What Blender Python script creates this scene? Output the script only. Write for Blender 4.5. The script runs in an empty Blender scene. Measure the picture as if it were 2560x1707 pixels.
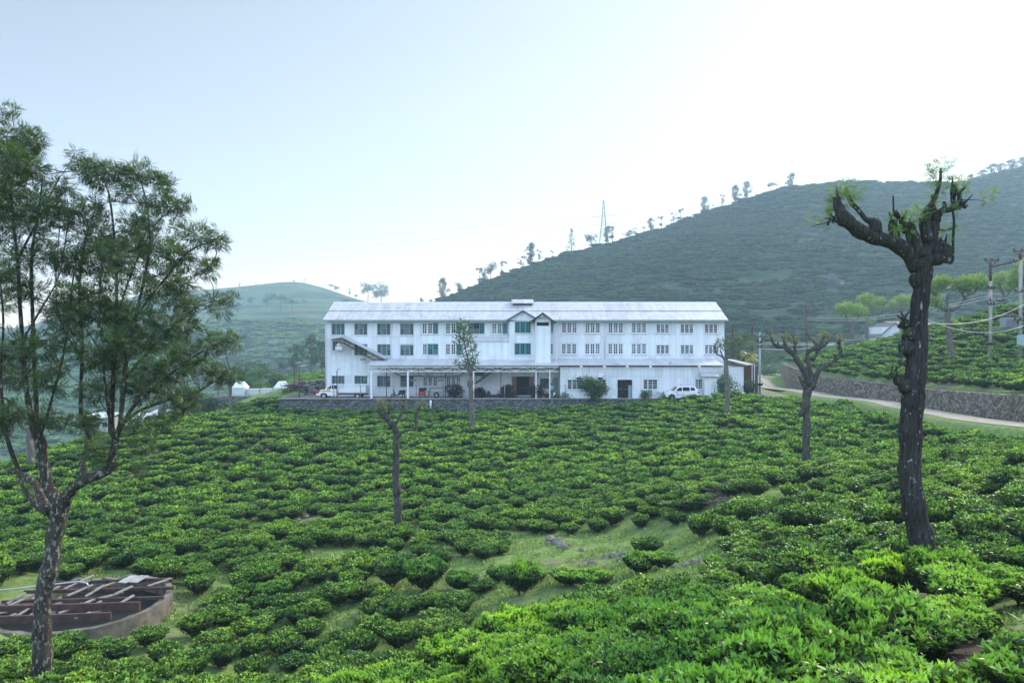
import bpy, bmesh, math, random
import numpy as np
from mathutils import Vector, Matrix, noise as mnoise
R = math.radians; PI = math.pi
rng = np.random.default_rng(7); random.seed(7)
sc = bpy.context.scene
COL = sc.collection
F = 24/36*2560
CU, CV = 1280.0, 853.5
def P(u, v, Y): return Vector(((u-CU)/F*Y, Y, (CV-v)/F*Y))
def PX(u, Y): return (u-CU)/F*Y
def PZ(v, Y): return (CV-v)/F*Y

# ---------------------------------------------------------------- objects
def tag(o, label=None, cat=None, group=None, kind=None):
    if label: o['label'] = label
    if cat: o['category'] = cat
    if group: o['group'] = group
    if kind: o['kind'] = kind
    return o
def thing(name, label, cat, loc=(0,0,0), rz=0.0, group=None):
    o = bpy.data.objects.new(name, None); COL.objects.link(o)
    o.empty_display_size = .3
    o.location = loc; o.rotation_euler = (0,0,rz)
    return tag(o, label, cat, group)
def copy_tree(o, parent=None):
    c = o.copy(); COL.objects.link(c); c.parent = parent
    for ch in list(o.children): copy_tree(ch, c)
    return c

class MB:
    """collects faces; build() links them as one mesh object"""
    def __init__(s): s.v=[]; s.f=[]; s.m=[]; s.sm=[]
    def add(s, vs, fs, mi=0, smooth=False):
        b=len(s.v); s.v += [tuple(p) for p in vs]
        for f in fs: s.f.append([b+i for i in f]); s.m.append(mi); s.sm.append(smooth)
    def box(s, x0,x1,y0,y1,z0,z1, mi=0):
        vs=[(x0,y0,z0),(x1,y0,z0),(x1,y1,z0),(x0,y1,z0),(x0,y0,z1),(x1,y0,z1),(x1,y1,z1),(x0,y1,z1)]
        s.add(vs,[(0,3,2,1),(4,5,6,7),(0,1,5,4),(1,2,6,5),(2,3,7,6),(3,0,4,7)],mi)
    def quad(s,a,b,c,d,mi=0): s.add([a,b,c,d],[(0,1,2,3)],mi)
    def prism_y(s, pts, y0, y1, mi=0):       # pts in x,z extruded along y
        n=len(pts); vs=[(x,y0,z) for x,z in pts]+[(x,y1,z) for x,z in pts]
        fs=[tuple(range(n)), tuple(range(2*n-1,n-1,-1))]+[(i,i+n,(i+1)%n+n,(i+1)%n) for i in range(n)]
        s.add(vs,fs,mi)
    def prism_x(s, pts, x0, x1, mi=0):       # pts in y,z extruded along x
        n=len(pts); vs=[(x0,y,z) for y,z in pts]+[(x1,y,z) for y,z in pts]
        fs=[tuple(range(n)), tuple(range(2*n-1,n-1,-1))]+[(i,i+n,(i+1)%n+n,(i+1)%n) for i in range(n)]
        s.add(vs,fs,mi)
    def slab(s, a,b,c,d, t, mi=0):           # thick sheet from four corners
        a,b,c,d=[Vector(p) for p in (a,b,c,d)]; n=(b-a).cross(d-a).normalized()*t
        vs=[a,b,c,d,a+n,b+n,c+n,d+n]
        s.add(vs,[(0,3,2,1),(4,5,6,7),(0,1,5,4),(1,2,6,5),(2,3,7,6),(3,0,4,7)],mi)
    def tube(s, pts, rad, n=8, mi=0, cap=True, jit=0.0, smooth=True):
        pts=[Vector(p) for p in pts]
        if not hasattr(rad,'__len__'): rad=[rad]*len(pts)
        b=len(s.v); ref=None
        for i,p in enumerate(pts):
            d=(pts[min(i+1,len(pts)-1)]-pts[max(i-1,0)])
            d = d.normalized() if d.length>1e-9 else Vector((0,0,1))
            if ref is None: ref = Vector((1,0,0)) if abs(d.x)<.8 else Vector((0,1,0))
            a=(ref-d*ref.dot(d)).normalized(); c=d.cross(a); ref=a
            for k in range(n):
                t=2*PI*k/n; r=rad[i]*(1+jit*(random.random()*2-1))
                s.v.append(tuple(p+a*math.cos(t)*r+c*math.sin(t)*r))
        for i in range(len(pts)-1):
            for k in range(n):
                s.f.append([b+i*n+k,b+i*n+(k+1)%n,b+(i+1)*n+(k+1)%n,b+(i+1)*n+k]); s.m.append(mi); s.sm.append(smooth)
        if cap:
            s.f.append([b+k for k in range(n)][::-1]); s.m.append(mi); s.sm.append(False)
            e=b+(len(pts)-1)*n; s.f.append([e+k for k in range(n)]); s.m.append(mi); s.sm.append(False)
    def bar(s,a,b,w,mi=0): s.tube([a,b],w*.7,4,mi,smooth=False)
    def blob(s, c, r, mi=0, seg=10, rings=6, jit=.15, squash=(1,1,1)):
        b=len(s.v); c=Vector(c)
        for i in range(rings+1):
            ph=PI*i/rings
            for k in range(seg):
                t=2*PI*k/seg; q=r*(1+jit*(random.random()*2-1)) if 0<i<rings else r
                s.v.append((c.x+q*squash[0]*math.sin(ph)*math.cos(t), c.y+q*squash[1]*math.sin(ph)*math.sin(t), c.z+q*squash[2]*math.cos(ph)))
        for i in range(rings):
            for k in range(seg):
                s.f.append([b+i*seg+k,b+(i+1)*seg+k,b+(i+1)*seg+(k+1)%seg,b+i*seg+(k+1)%seg]); s.m.append(mi); s.sm.append(True)
    def build(s, name, mat, parent=None, origin=None, bevel=0):
        o0 = Vector(origin) if origin is not None else (root_loc(parent) if parent is not None else Vector((0,0,0)))
        me=bpy.data.meshes.new(name)
        me.from_pydata([(x-o0.x,y-o0.y,z-o0.z) for x,y,z in s.v],[],s.f)
        for m in (mat if isinstance(mat,(list,tuple)) else [mat]): me.materials.append(m)
        me.polygons.foreach_set('material_index', s.m); me.polygons.foreach_set('use_smooth', s.sm); me.update()
        ob=bpy.data.objects.new(name,me); COL.objects.link(ob)
        if parent is not None: ob.parent=parent
        else: ob.location=o0
        if bevel:
            md=ob.modifiers.new('bevel','BEVEL'); md.width=bevel; md.segments=2; md.limit_method='ANGLE'
        return ob
def root_loc(o):
    while o.parent is not None: o=o.parent
    return Vector((0,0,0)) if o.get('_local') else Vector(o.location)

def spline(pts, per=6):
    """Catmull-Rom through (x,y,z,r) tuples"""
    pts=[np.array(p,float) for p in pts]
    if len(pts)<3: return pts
    q=[2*pts[0]-pts[1]]+pts+[2*pts[-1]-pts[-2]]; out=[]
    for i in range(1,len(q)-2):
        for k in range(per):
            t=k/per; a,b,c,d=q[i-1],q[i],q[i+1],q[i+2]
            out.append(.5*((2*b)+(-a+c)*t+(2*a-5*b+4*c-d)*t*t+(-a+3*b-3*c+d)*t**3))
    out.append(pts[-1]); return out
def limb(mb, pts, n=9, per=5, jit=.07, mi=0, wob=.0):
    s=spline(pts,per)
    if wob:
        ph=random.random()*9
        for i in range(1,len(s)-1):
            r=s[i][3]; q=sum(np.array([math.sin(i*.9+ph+k),math.sin(i*.7+ph*2+k),0])*.5 for k in (0,2.1)); s[i][:3]+= q*r*wob*.5; s[i][3]=r*(1+.35*wob*math.sin(i*1.1+ph))
    mb.tube([p[:3] for p in s],[max(p[3],.002) for p in s],n,mi,jit=jit)
    return s

def fast_mesh(name, V, Q, mats, tint=None, midx=None, smooth=False):
    me=bpy.data.meshes.new(name); k=Q.shape[1]
    me.vertices.add(len(V)); me.vertices.foreach_set('co', np.asarray(V,np.float32).ravel())
    me.loops.add(Q.size); me.loops.foreach_set('vertex_index', np.asarray(Q,np.int32).ravel())
    me.polygons.add(len(Q)); me.polygons.foreach_set('loop_start', np.arange(0,Q.size,k,dtype=np.int32))
    me.polygons.foreach_set('loop_total', np.full(len(Q),k,np.int32))
    for m in (mats if isinstance(mats,(list,tuple)) else [mats]): me.materials.append(m)
    if midx is not None: me.polygons.foreach_set('material_index', np.asarray(midx,np.int32))
    if smooth: me.polygons.foreach_set('use_smooth', np.ones(len(Q),bool))
    me.update(calc_edges=True)
    if tint is not None:
        a=me.attributes.new('tint','FLOAT','FACE'); a.data.foreach_set('value', np.asarray(tint,np.float32))
    return me
def nrm(a): return a/np.maximum(np.linalg.norm(a,axis=1,keepdims=True),1e-9)
def leaves(p, d, L, W, up=None, droop=.15, fold=.18, g=None):
    """two folded quads for each leaf"""
    g=g or rng; N=len(p); d=nrm(d)
    r=g.normal(size=(N,3))*.6+(np.array([0,0,1.]) if up is None else up)
    s=nrm(np.cross(d,r)); n=np.cross(s,d)
    L=np.broadcast_to(np.asarray(L,float).reshape(-1,1),(N,1)); W=np.broadcast_to(np.asarray(W,float).reshape(-1,1),(N,1))
    tip=p+d*L-n*L*droop; mid=p+d*L*.45
    l=mid+s*W*.5+n*W*fold; q=mid-s*W*.5+n*W*fold
    V=np.stack([p,q,tip,mid,l],1).reshape(-1,3); b=np.arange(N)[:,None]*5
    Q=np.stack([b+np.array([[0,1,2,3]]), b+np.array([[0,3,2,4]])],1).reshape(-1,4)
    return V,Q
def quads(p, d, L, W, g=None):
    g=g or rng; N=len(p); d=nrm(d); s=nrm(np.cross(d,g.normal(size=(N,3))))
    L=np.broadcast_to(np.asarray(L,float).reshape(-1,1),(N,1)); W=np.broadcast_to(np.asarray(W,float).reshape(-1,1),(N,1))
    V=np.stack([p,p+d*L*.5-s*W*.5,p+d*L,p+d*L*.5+s*W*.5],1).reshape(-1,3)
    return V, np.arange(N*4).reshape(-1,4)
def merge(parts):
    V=[];Q=[];T=[];M=[];b=0
    for v,q,t,m in parts:
        V.append(v);Q.append(q+b);b+=len(v);T.append(np.broadcast_to(t,(len(q),)));M.append(np.full(len(q),m))
    return np.concatenate(V),np.concatenate(Q),np.concatenate(T),np.concatenate(M)
def link_mesh(name, me, parent=None, loc=None):
    o=bpy.data.objects.new(name,me); COL.objects.link(o)
    if parent is not None: o.parent=parent
    if loc is not None: o.location=loc
    return o

# ---------------------------------------------------------------- materials
def mat(name):
    m=bpy.data.materials.new(name); m.use_nodes=True; nt=m.node_tree
    return m, nt, nt.nodes['Principled BSDF'], nt.nodes['Material Output']
def N(nt, typ, **k):
    n=nt.nodes.new(typ)
    for a,b in k.items():
        if a.startswith('i_'):
            key=a[2:].replace('_',' '); 
            n.inputs[key].default_value=b
        else: setattr(n,a,b)
    return n
def noise_n(nt, scale, detail=4, rough=.55, coord='Object', stretch=None, dist=0):
    tc=N(nt,'ShaderNodeTexCoord'); out=tc.outputs[coord]
    if stretch:
        mp=N(nt,'ShaderNodeMapping'); mp.inputs['Scale'].default_value=stretch; nt.links.new(out,mp.inputs[0]); out=mp.outputs[0]
    n=N(nt,'ShaderNodeTexNoise'); n.inputs['Scale'].default_value=scale; n.inputs['Detail'].default_value=detail
    n.inputs['Roughness'].default_value=rough; n.inputs['Distortion'].default_value=dist
    nt.links.new(out,n.inputs['Vector']); return n.outputs['Fac']
def ramp(nt, src, stops, interp='LINEAR'):
    r=N(nt,'ShaderNodeValToRGB'); e=r.color_ramp.elements; r.color_ramp.interpolation=interp
    while len(e)>1: e.remove(e[-1])
    e[0].position=stops[0][0]; c=stops[0][1]; e[0].color=(*c,1) if len(c)==3 else c
    for p,c in stops[1:]:
        x=e.new(p); x.color=(*c,1) if len(c)==3 else c
    nt.links.new(src,r.inputs[0]); return r.outputs[0]
def mixc(nt, f, a, b, mode='MIX'):
    m=N(nt,'ShaderNodeMix',data_type='RGBA',blend_type=mode)
    for s,i in ((f,0),(a,6),(b,7)):
        if hasattr(s,'links') or hasattr(s,'is_linked'): nt.links.new(s,m.inputs[i])
        else: m.inputs[i].default_value = s if i==0 else ((*s,1) if len(s)==3 else s)
    return m.outputs[2]
def bump(nt, bs, src, strength=.5, dist=.02):
    b=N(nt,'ShaderNodeBump'); b.inputs['Strength'].default_value=strength; b.inputs['Distance'].default_value=dist
    nt.links.new(src,b.inputs['Height']); nt.links.new(b.outputs[0],bs.inputs['Normal'])
def simple(name, c, rough=.6, metal=0, var=.25, scale=3, spec=.4, bmp=0):
    m,nt,bs,_=mat(name)
    f=noise_n(nt,scale,5,.65)
    d=tuple(x*(1-var) for x in c); e=tuple(min(x*(1+var*.6),1) for x in c)
    nt.links.new(ramp(nt,f,[(.3,d),(.7,e)]),bs.inputs['Base Color'])
    bs.inputs['Roughness'].default_value=rough; bs.inputs['Metallic'].default_value=metal; bs.inputs['Specular IOR Level'].default_value=spec
    if bmp: bump(nt,bs,noise_n(nt,scale*6,5),bmp,.02)
    return m
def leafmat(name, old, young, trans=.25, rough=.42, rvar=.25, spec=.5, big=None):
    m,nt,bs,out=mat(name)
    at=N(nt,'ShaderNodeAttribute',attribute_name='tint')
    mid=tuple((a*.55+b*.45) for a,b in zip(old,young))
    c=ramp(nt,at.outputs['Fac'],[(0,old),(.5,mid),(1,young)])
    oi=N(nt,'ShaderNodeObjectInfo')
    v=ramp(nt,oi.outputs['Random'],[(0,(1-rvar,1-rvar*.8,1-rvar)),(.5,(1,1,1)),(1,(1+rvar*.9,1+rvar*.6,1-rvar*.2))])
    c=mixc(nt,1.0,c,v,'MULTIPLY')
    if big:
        ge=N(nt,'ShaderNodeNewGeometry')
        for sc_,lo,hi in ((.22,.35,.65),(1.3,.35,.65)):
            nn=N(nt,'ShaderNodeTexNoise'); nn.inputs['Scale'].default_value=sc_; nn.inputs['Detail'].default_value=3; nt.links.new(ge.outputs['Position'],nn.inputs['Vector'])
            c=mixc(nt,1.0,c,ramp(nt,nn.outputs['Fac'],[(lo,(.62,.76,.85)),(.5,(1,1,1)),(hi,(1.22,1.16,1.0))]),'MULTIPLY')
    nt.links.new(c,bs.inputs['Base Color']); bs.inputs['Roughness'].default_value=rough; bs.inputs['Specular IOR Level'].default_value=spec
    if trans:
        tr=N(nt,'ShaderNodeBsdfTranslucent'); nt.links.new(mixc(nt,1.0,c,(1.3,1.35,.6),'MULTIPLY'),tr.inputs[0])
        mx=N(nt,'ShaderNodeMixShader'); mx.inputs[0].default_value=trans
        nt.links.new(bs.outputs[0],mx.inputs[1]); nt.links.new(tr.outputs[0],mx.inputs[2]); nt.links.new(mx.outputs[0],out.inputs[0])
    return m
M={}
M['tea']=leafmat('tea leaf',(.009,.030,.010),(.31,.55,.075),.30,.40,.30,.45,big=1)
M['hilltea']=leafmat('hill tea leaf',(.009,.026,.012),(.13,.22,.05),.2,.6,.5,.2)
M['twig']=simple('tea wood',(.11,.085,.06),.8,bmp=.4,scale=8)
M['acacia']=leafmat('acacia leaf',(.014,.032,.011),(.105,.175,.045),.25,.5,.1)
M['moss']=leafmat('mossy sprout leaf',(.08,.08,.035),(.25,.25,.09),.3,.7,.1)
M['feather']=leafmat('silver oak leaf',(.05,.13,.025),(.26,.38,.07),.3,.55,.2)
M['grevillea']=leafmat('grey green leaf',(.05,.09,.045),(.15,.22,.09),.25,.6,.15)
M['broad']=leafmat('broadleaf tree leaf',(.012,.034,.014),(.055,.12,.035),.2,.55,.3)
M['shrub']=leafmat('glossy shrub leaf',(.02,.06,.018),(.10,.22,.05),.2,.4,.1)
M['darkshrub']=leafmat('dark purple shrub leaf',(.005,.008,.007),(.022,.026,.016),.1,.4,.2)
M['redleaf']=leafmat('red croton leaf',(.03,.05,.02),(.35,.04,.03),.2,.4,.1)
M['palm']=leafmat('palm leaf',(.05,.10,.02),(.36,.34,.06),.25,.45,.1)
M['grassblade']=leafmat('grass blade',(.12,.20,.05),(.32,.44,.13),.25,.6,.2)
M['drytwig']=simple('dead twig',(.16,.13,.10),.85,scale=6)

def bark(name, dark, light, lichen, lth=.62, stretch=(9,9,1.6), ls=9):
    m,nt,bs,_=mat(name)
    f=noise_n(nt,1.6,7,.7,stretch=stretch); l=noise_n(nt,ls,3,.5,stretch=(1,1,.5)); big=noise_n(nt,.7,3)
    c=ramp(nt,f,[(.32,dark),(.68,light)])
    c=mixc(nt,ramp(nt,big,[(.4,(0,0,0)),(.7,(.5,.5,.5))]),c,tuple(x*.5 for x in dark))
    lm=ramp(nt,l,[(lth,(0,0,0)),(lth+.04,(.75,.75,.75))])
    nt.links.new(mixc(nt,lm,c,lichen),bs.inputs['Base Color'])
    bs.inputs['Roughness'].default_value=.9; bs.inputs['Specular IOR Level'].default_value=.2
    bump(nt,bs,f,1.0,.05); return m
M['barkdark']=bark('dark fissured bark',(.010,.010,.0095),(.082,.076,.07),(.40,.42,.41),.655,(16,16,1.8),20)
M['barkpoll']=bark('dark gnarled grey bark',(.025,.022,.02),(.13,.115,.10),(.30,.30,.27),.66,(8,8,2),12)
M['barkmot']=bark('mottled pale bark',(.02,.017,.014),(.115,.095,.08),(.30,.31,.28),.57,(6,6,2),15)
M['barkgrey']=bark('grey smooth bark',(.075,.065,.055),(.21,.19,.165),(.36,.35,.32),.64,(5,5,1.5))
M['barkfar']=simple('distant trunk bark',(.13,.12,.10),.9)

def ground_mat(name, a, b, soil, th=.6, scale=.5, bm=.6):
    m,nt,bs,_=mat(name)
    f=noise_n(nt,scale*6,8,.7); g=noise_n(nt,scale*.35,5,.6); h=noise_n(nt,scale*24,4,.7)
    c=ramp(nt,f,[(.3,a),(.7,b)])
    sm=ramp(nt,g,[(th,(0,0,0)),(th+.12,(1,1,1))])
    s2=ramp(nt,h,[(.3,tuple(x*.6 for x in soil)),(.75,tuple(x*1.3 for x in soil))])
    nt.links.new(mixc(nt,sm,c,s2),bs.inputs['Base Color']); bs.inputs['Roughness'].default_value=.95; bs.inputs['Specular IOR Level'].default_value=.15
    bump(nt,bs,h,bm,.06); return m
M['ground']=ground_mat('field turf and soil',(.085,.14,.04),(.25,.34,.10),(.20,.155,.12),.545,.6)
M['yard']=simple('packed yard earth',(.20,.16,.13),.95,var=.35,scale=.8,bmp=.4)
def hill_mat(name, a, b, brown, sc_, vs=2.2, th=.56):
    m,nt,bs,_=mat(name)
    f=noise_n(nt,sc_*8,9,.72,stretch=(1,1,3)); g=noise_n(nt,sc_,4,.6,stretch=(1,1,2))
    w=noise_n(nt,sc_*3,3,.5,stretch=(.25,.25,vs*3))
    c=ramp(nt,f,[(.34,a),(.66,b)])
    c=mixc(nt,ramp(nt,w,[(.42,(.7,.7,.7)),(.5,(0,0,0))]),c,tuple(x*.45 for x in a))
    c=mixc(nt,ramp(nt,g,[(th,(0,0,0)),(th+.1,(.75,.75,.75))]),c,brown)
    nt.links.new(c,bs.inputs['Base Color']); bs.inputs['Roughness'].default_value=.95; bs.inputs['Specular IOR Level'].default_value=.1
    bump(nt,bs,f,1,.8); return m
M['hill']=hill_mat('tea covered hillside',(.015,.036,.018),(.055,.10,.036),(.06,.06,.045),.03)
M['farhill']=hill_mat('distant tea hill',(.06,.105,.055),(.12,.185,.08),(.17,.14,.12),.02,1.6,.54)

def corrugated(name, base, dirty, axis='x', pitch=.19, stain=.5, rough=.45, lap=None):
    m,nt,bs,_=mat(name)
    tc=N(nt,'ShaderNodeTexCoord'); sp=N(nt,'ShaderNodeSeparateXYZ'); nt.links.new(tc.outputs['Object'],sp.inputs[0])
    def mth(op,a,b=None):
        n=N(nt,'ShaderNodeMath',operation=op)
        for i,s in enumerate((a,b)):
            if s is None: continue
            if hasattr(s,'is_linked'): nt.links.new(s,n.inputs[i])
            else: n.inputs[i].default_value=s
        return n.outputs[0]
    X=sp.outputs['X' if axis=='x' else 'Y']
    sn=mth('SINE',mth('MULTIPLY',X,2*PI/pitch))
    # per-sheet tone: sheets .82 m wide
    cell=mth('FLOOR',mth('DIVIDE',X,.82)); zc=mth('FLOOR',mth('DIVIDE',sp.outputs['Z'],lap or 2.4))
    cb=N(nt,'ShaderNodeCombineXYZ'); nt.links.new(cell,cb.inputs[0]); nt.links.new(zc,cb.inputs[1])
    wn=N(nt,'ShaderNodeTexWhiteNoise',noise_dimensions='2D'); nt.links.new(cb.outputs[0],wn.inputs['Vector'])
    tone=ramp(nt,wn.outputs['Value'],[(0,tuple(x*.88 for x in base)),(.5,base),(1,tuple(min(x*1.06,.9) for x in base))])
    edge=mth('FRACT',mth('DIVIDE',X,.82)); e2=mth('LESS_THAN',edge,.045)
    c=mixc(nt,mth('MULTIPLY',e2,.35),tone,dirty)
    rib=mth('MULTIPLY',mth('LESS_THAN',sn,-.55),.28); c=mixc(nt,rib,c,tuple(x*.7 for x in base))
    st=noise_n(nt,.9,7,.7,stretch=(2.2,1,.22)); s2=noise_n(nt,.25,4,.6)
    k=ramp(nt,st,[(.44,(0,0,0)),(.74,(stain,)*3)]); k2=ramp(nt,s2,[(.35,(.25,)*3),(.65,(1,1,1))])
    k=mixc(nt,1.0,k,k2,'MULTIPLY'); c=mixc(nt,k,c,dirty)
    nt.links.new(c,bs.inputs['Base Color']); bs.inputs['Roughness'].default_value=rough; bs.inputs['Specular IOR Level'].default_value=.35
    bump(nt,bs,sn,.55,.02); return m
M['cwall']=corrugated('white corrugated wall sheet',(.80,.81,.82),(.38,.33,.29),stain=.6)
M['cwall2']=corrugated('flat white painted sheet',(.79,.80,.81),(.50,.47,.44),pitch=.82,stain=.4)
M['croof']=corrugated('pale zinc roof sheet',(.54,.545,.555),(.25,.17,.14),stain=.75,rough=.38,pitch=.15)
M['croof2']=corrugated('weathered lean-to sheet',(.60,.59,.59),(.36,.30,.28),stain=.6,rough=.5,pitch=.15)
M['cside']=corrugated('white side wall sheet',(.78,.79,.80),(.45,.42,.40),axis='y',stain=.42)
def plaster():
    m,nt,bs,_=mat('whitewashed plaster with damp')
    f=noise_n(nt,1.2,8,.75); g=noise_n(nt,.5,5,.6,stretch=(1,1,.6))
    c=mixc(nt,ramp(nt,f,[(.52,(0,0,0)),(.75,(.55,)*3)]),(.78,.80,.82),(.40,.38,.33))
    nt.links.new(c,bs.inputs['Base Color']); bs.inputs['Roughness'].default_value=.9; bump(nt,bs,f,.4,.03); return m
M['plaster']=plaster()
M['white']=simple('white paint',(.80,.80,.80),.45,var=.08)
M['whitedull']=simple('aged white paint',(.66,.67,.68),.6,var=.2,scale=5)
M['teal']=simple('teal paint',(.07,.30,.30),.5,var=.3,scale=6)
M['tealgrey']=simple('grey green paint',(.22,.32,.32),.55,var=.25,scale=6)
M['glass']=simple('dark window glass',(.010,.016,.020),.15,var=.6,scale=2.5,spec=.22)
M['glass2']=simple('pane with pale blind behind',(.09,.12,.13),.3,var=.6,scale=2.2,spec=.5)
M['dark']=simple('dark interior',(.012,.013,.013),.9)
M['darkgreen']=simple('dark green paint',(.02,.05,.04),.6)
M['red']=simple('maroon painted steel',(.085,.03,.028),.6,var=.35,scale=7)
M['redbright']=simple('red enamel',(.55,.05,.03),.4,var=.15)
M['orange']=simple('orange brown wood',(.38,.13,.05),.6,var=.3)
M['rust']=simple('rusty steel',(.13,.06,.04),.85,var=.4,scale=6)
M['rubber']=simple('black rubber',(.012,.012,.013),.8)
M['black']=simple('black plastic',(.015,.016,.018),.5)
M['carwhite']=simple('white car paint',(.78,.79,.80),.25,var=.03,spec=.6)
M['chrome']=simple('grey metal',(.45,.46,.47),.35,metal=.7,var=.15)
M['stripe']=simple('orange vinyl stripe',(.75,.32,.04),.4,var=.05)
M['stripered']=simple('dark red front panel',(.35,.05,.04),.4,var=.1)
M['concrete']=simple('weathered concrete',(.38,.36,.33),.9,var=.4,scale=2.5,bmp=.5)
M['wood']=simple('weathered grey timber',(.30,.27,.24),.85,var=.4,scale=5,bmp=.4)
M['woodbrown']=simple('red brown rotten timber',(.10,.055,.045),.9,var=.5,scale=4,bmp=.5)
M['tile']=simple('old clay tile',(.24,.21,.19),.9,var=.4,scale=4,bmp=.5)
M['polegrey']=simple('pale blue green pole paint',(.30,.42,.42),.6,var=.2)
M['poletan']=simple('weathered pole paint',(.34,.30,.27),.7,var=.3)
M['steel']=simple('galvanised pylon steel',(.28,.30,.33),.6,var=.1)
M['wire']=simple('pale cable',(.50,.52,.52),.5,var=.1)
M['wiredark']=simple('dark cable',(.08,.08,.08),.6,var=.1)
M['skin']=simple('skin',(.22,.11,.07),.6,var=.1)
M['hair']=simple('black hair',(.01,.009,.008),.6)
M['trouser']=simple('grey trousers',(.09,.10,.12),.9)
def stripes():
    m,nt,bs,_=mat('green and white striped shirt')
    w=N(nt,'ShaderNodeTexWave',bands_direction='Z'); w.inputs['Scale'].default_value=4; tc=N(nt,'ShaderNodeTexCoord'); nt.links.new(tc.outputs['Object'],w.inputs['Vector'])
    nt.links.new(ramp(nt,w.outputs['Fac'],[(.4,(.10,.30,.20)),(.6,(.55,.58,.5))]),bs.inputs['Base Color']); return m
M['shirt']=stripes()
def stone(name,a,b,mortar,sx=1.0):
    m,nt,bs,_=mat(name)
    tc=N(nt,'ShaderNodeTexCoord'); mp=N(nt,'ShaderNodeMapping'); mp.inputs['Scale'].default_value=(sx,sx,sx*1.5); nt.links.new(tc.outputs['Object'],mp.inputs[0])
    v=N(nt,'ShaderNodeTexVoronoi',feature='F1'); v.inputs['Scale'].default_value=3.2; nt.links.new(mp.outputs[0],v.inputs['Vector'])
    e=N(nt,'ShaderNodeTexVoronoi',feature='DISTANCE_TO_EDGE'); e.inputs['Scale'].default_value=3.2; nt.links.new(mp.outputs[0],e.inputs['Vector'])
    sp=N(nt,'ShaderNodeSeparateColor'); nt.links.new(v.outputs['Color'],sp.inputs[0])
    c=ramp(nt,sp.outputs[0],[(0,a),(.6,b),(1,tuple(min(1,x*1.35) for x in b))])
    n=noise_n(nt,5,5,.7); c=mixc(nt,ramp(nt,n,[(.45,(0,0,0)),(.75,(.6,)*3)]),c,tuple(x*.5 for x in a))
    mo=noise_n(nt,.6,5,.65); c=mixc(nt,ramp(nt,mo,[(.55,(0,0,0)),(.72,(.65,)*3)]),c,(.05,.075,.03))
    c=mixc(nt,ramp(nt,e.outputs['Distance'],[(.02,(1,1,1)),(.07,(0,0,0))]),c,mortar)
    nt.links.new(c,bs.inputs['Base Color']); bs.inputs['Roughness'].default_value=.9
    r=ramp(nt,e.outputs['Distance'],[(0,(0,0,0)),(.15,(1,1,1))]); bump(nt,bs,r,.9,.08); return m
M['oldwall']=simple('stained old concrete ring',(.20,.17,.14),.95,var=.7,scale=1.6,bmp=.8)
M['stone']=stone('dark rubble stone',(.07,.068,.066),(.17,.165,.16),(.03,.03,.028))
M['stone2']=stone('tan rubble stone',(.14,.11,.085),(.33,.27,.22),(.055,.045,.038))
def rockm():
    m,nt,bs,_=mat('grey rock'); f=noise_n(nt,1.2,8,.7)
    nt.links.new(ramp(nt,f,[(.35,(.10,.09,.075)),(.65,(.30,.265,.22))]),bs.inputs['Base Color']); bs.inputs['Roughness'].default_value=.9; bump(nt,bs,f,.8,.1); return m
M['rock']=rockm()
M['hillrock']=simple('dark weathered hill rock',(.075,.078,.07),.9,var=.6,scale=.8,bmp=.6)
M['tankwhite']=simple('weathered white tank wall',(.58,.60,.60),.8,var=.25,scale=1.5)
def pathm():
    m,nt,bs,_=mat('dirt road with grassy crown')
    at=N(nt,'ShaderNodeAttribute',attribute_name='across'); f=noise_n(nt,2.5,6,.7); g=noise_n(nt,.8,4)
    ad=N(nt,'ShaderNodeMath',operation='ADD'); mu=N(nt,'ShaderNodeMath',operation='MULTIPLY'); mu.inputs[1].default_value=.35
    nt.links.new(f,mu.inputs[0]); nt.links.new(mu.outputs[0],ad.inputs[0]); nt.links.new(at.outputs['Fac'],ad.inputs[1])
    dirt=ramp(nt,g,[(.3,(.28,.22,.18)),(.7,(.40,.33,.28))]); gr=ramp(nt,f,[(.3,(.08,.14,.04)),(.7,(.16,.24,.07))])
    mk=ramp(nt,ad.outputs[0],[(.18,(1,1,1)),(.34,(.0,)*3),(.98,(0,0,0)),(1.0,(.8,)*3)])
    nt.links.new(mixc(nt,mk,dirt,gr),bs.inputs['Base Color']); bs.inputs['Roughness'].default_value=.95; bump(nt,bs,f,.5,.05); return m
M['path']=pathm()
def lampm():
    m,nt,bs,_=mat('lit tube lamp'); bs.inputs['Emission Color'].default_value=(1,.95,.8,1); bs.inputs['Emission Strength'].default_value=.7; return m
M['lit']=lampm()
# ---------------------------------------------------------------- terrain
def tps_fit(pts, lam=.02):
    A=np.array(pts,float); xy=A[:,:2]; z=A[:,2]; n=len(A)
    d=np.linalg.norm(xy[:,None]-xy[None],axis=2); K=np.where(d>0,d*d*np.log(np.maximum(d,1e-9)),0)+lam*np.eye(n)*100
    Pm=np.c_[np.ones(n),xy]; L=np.zeros((n+3,n+3)); L[:n,:n]=K; L[:n,n:]=Pm; L[n:,:n]=Pm.T
    w=np.linalg.solve(L,np.r_[z,0,0,0]); return xy,w
def tps_eval(m, x, y):
    xy,w=m; n=len(xy); out=np.empty(len(x))
    for i in range(0,len(x),20000):
        q=np.c_[x[i:i+20000],y[i:i+20000]]; d=np.linalg.norm(q[:,None]-xy[None],axis=2)
        out[i:i+20000]=(np.where(d>0,d*d*np.log(np.maximum(d,1e-9)),0))@w[:n]+w[n]+q@w[n+1:]
    return out
BH=.64
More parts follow.
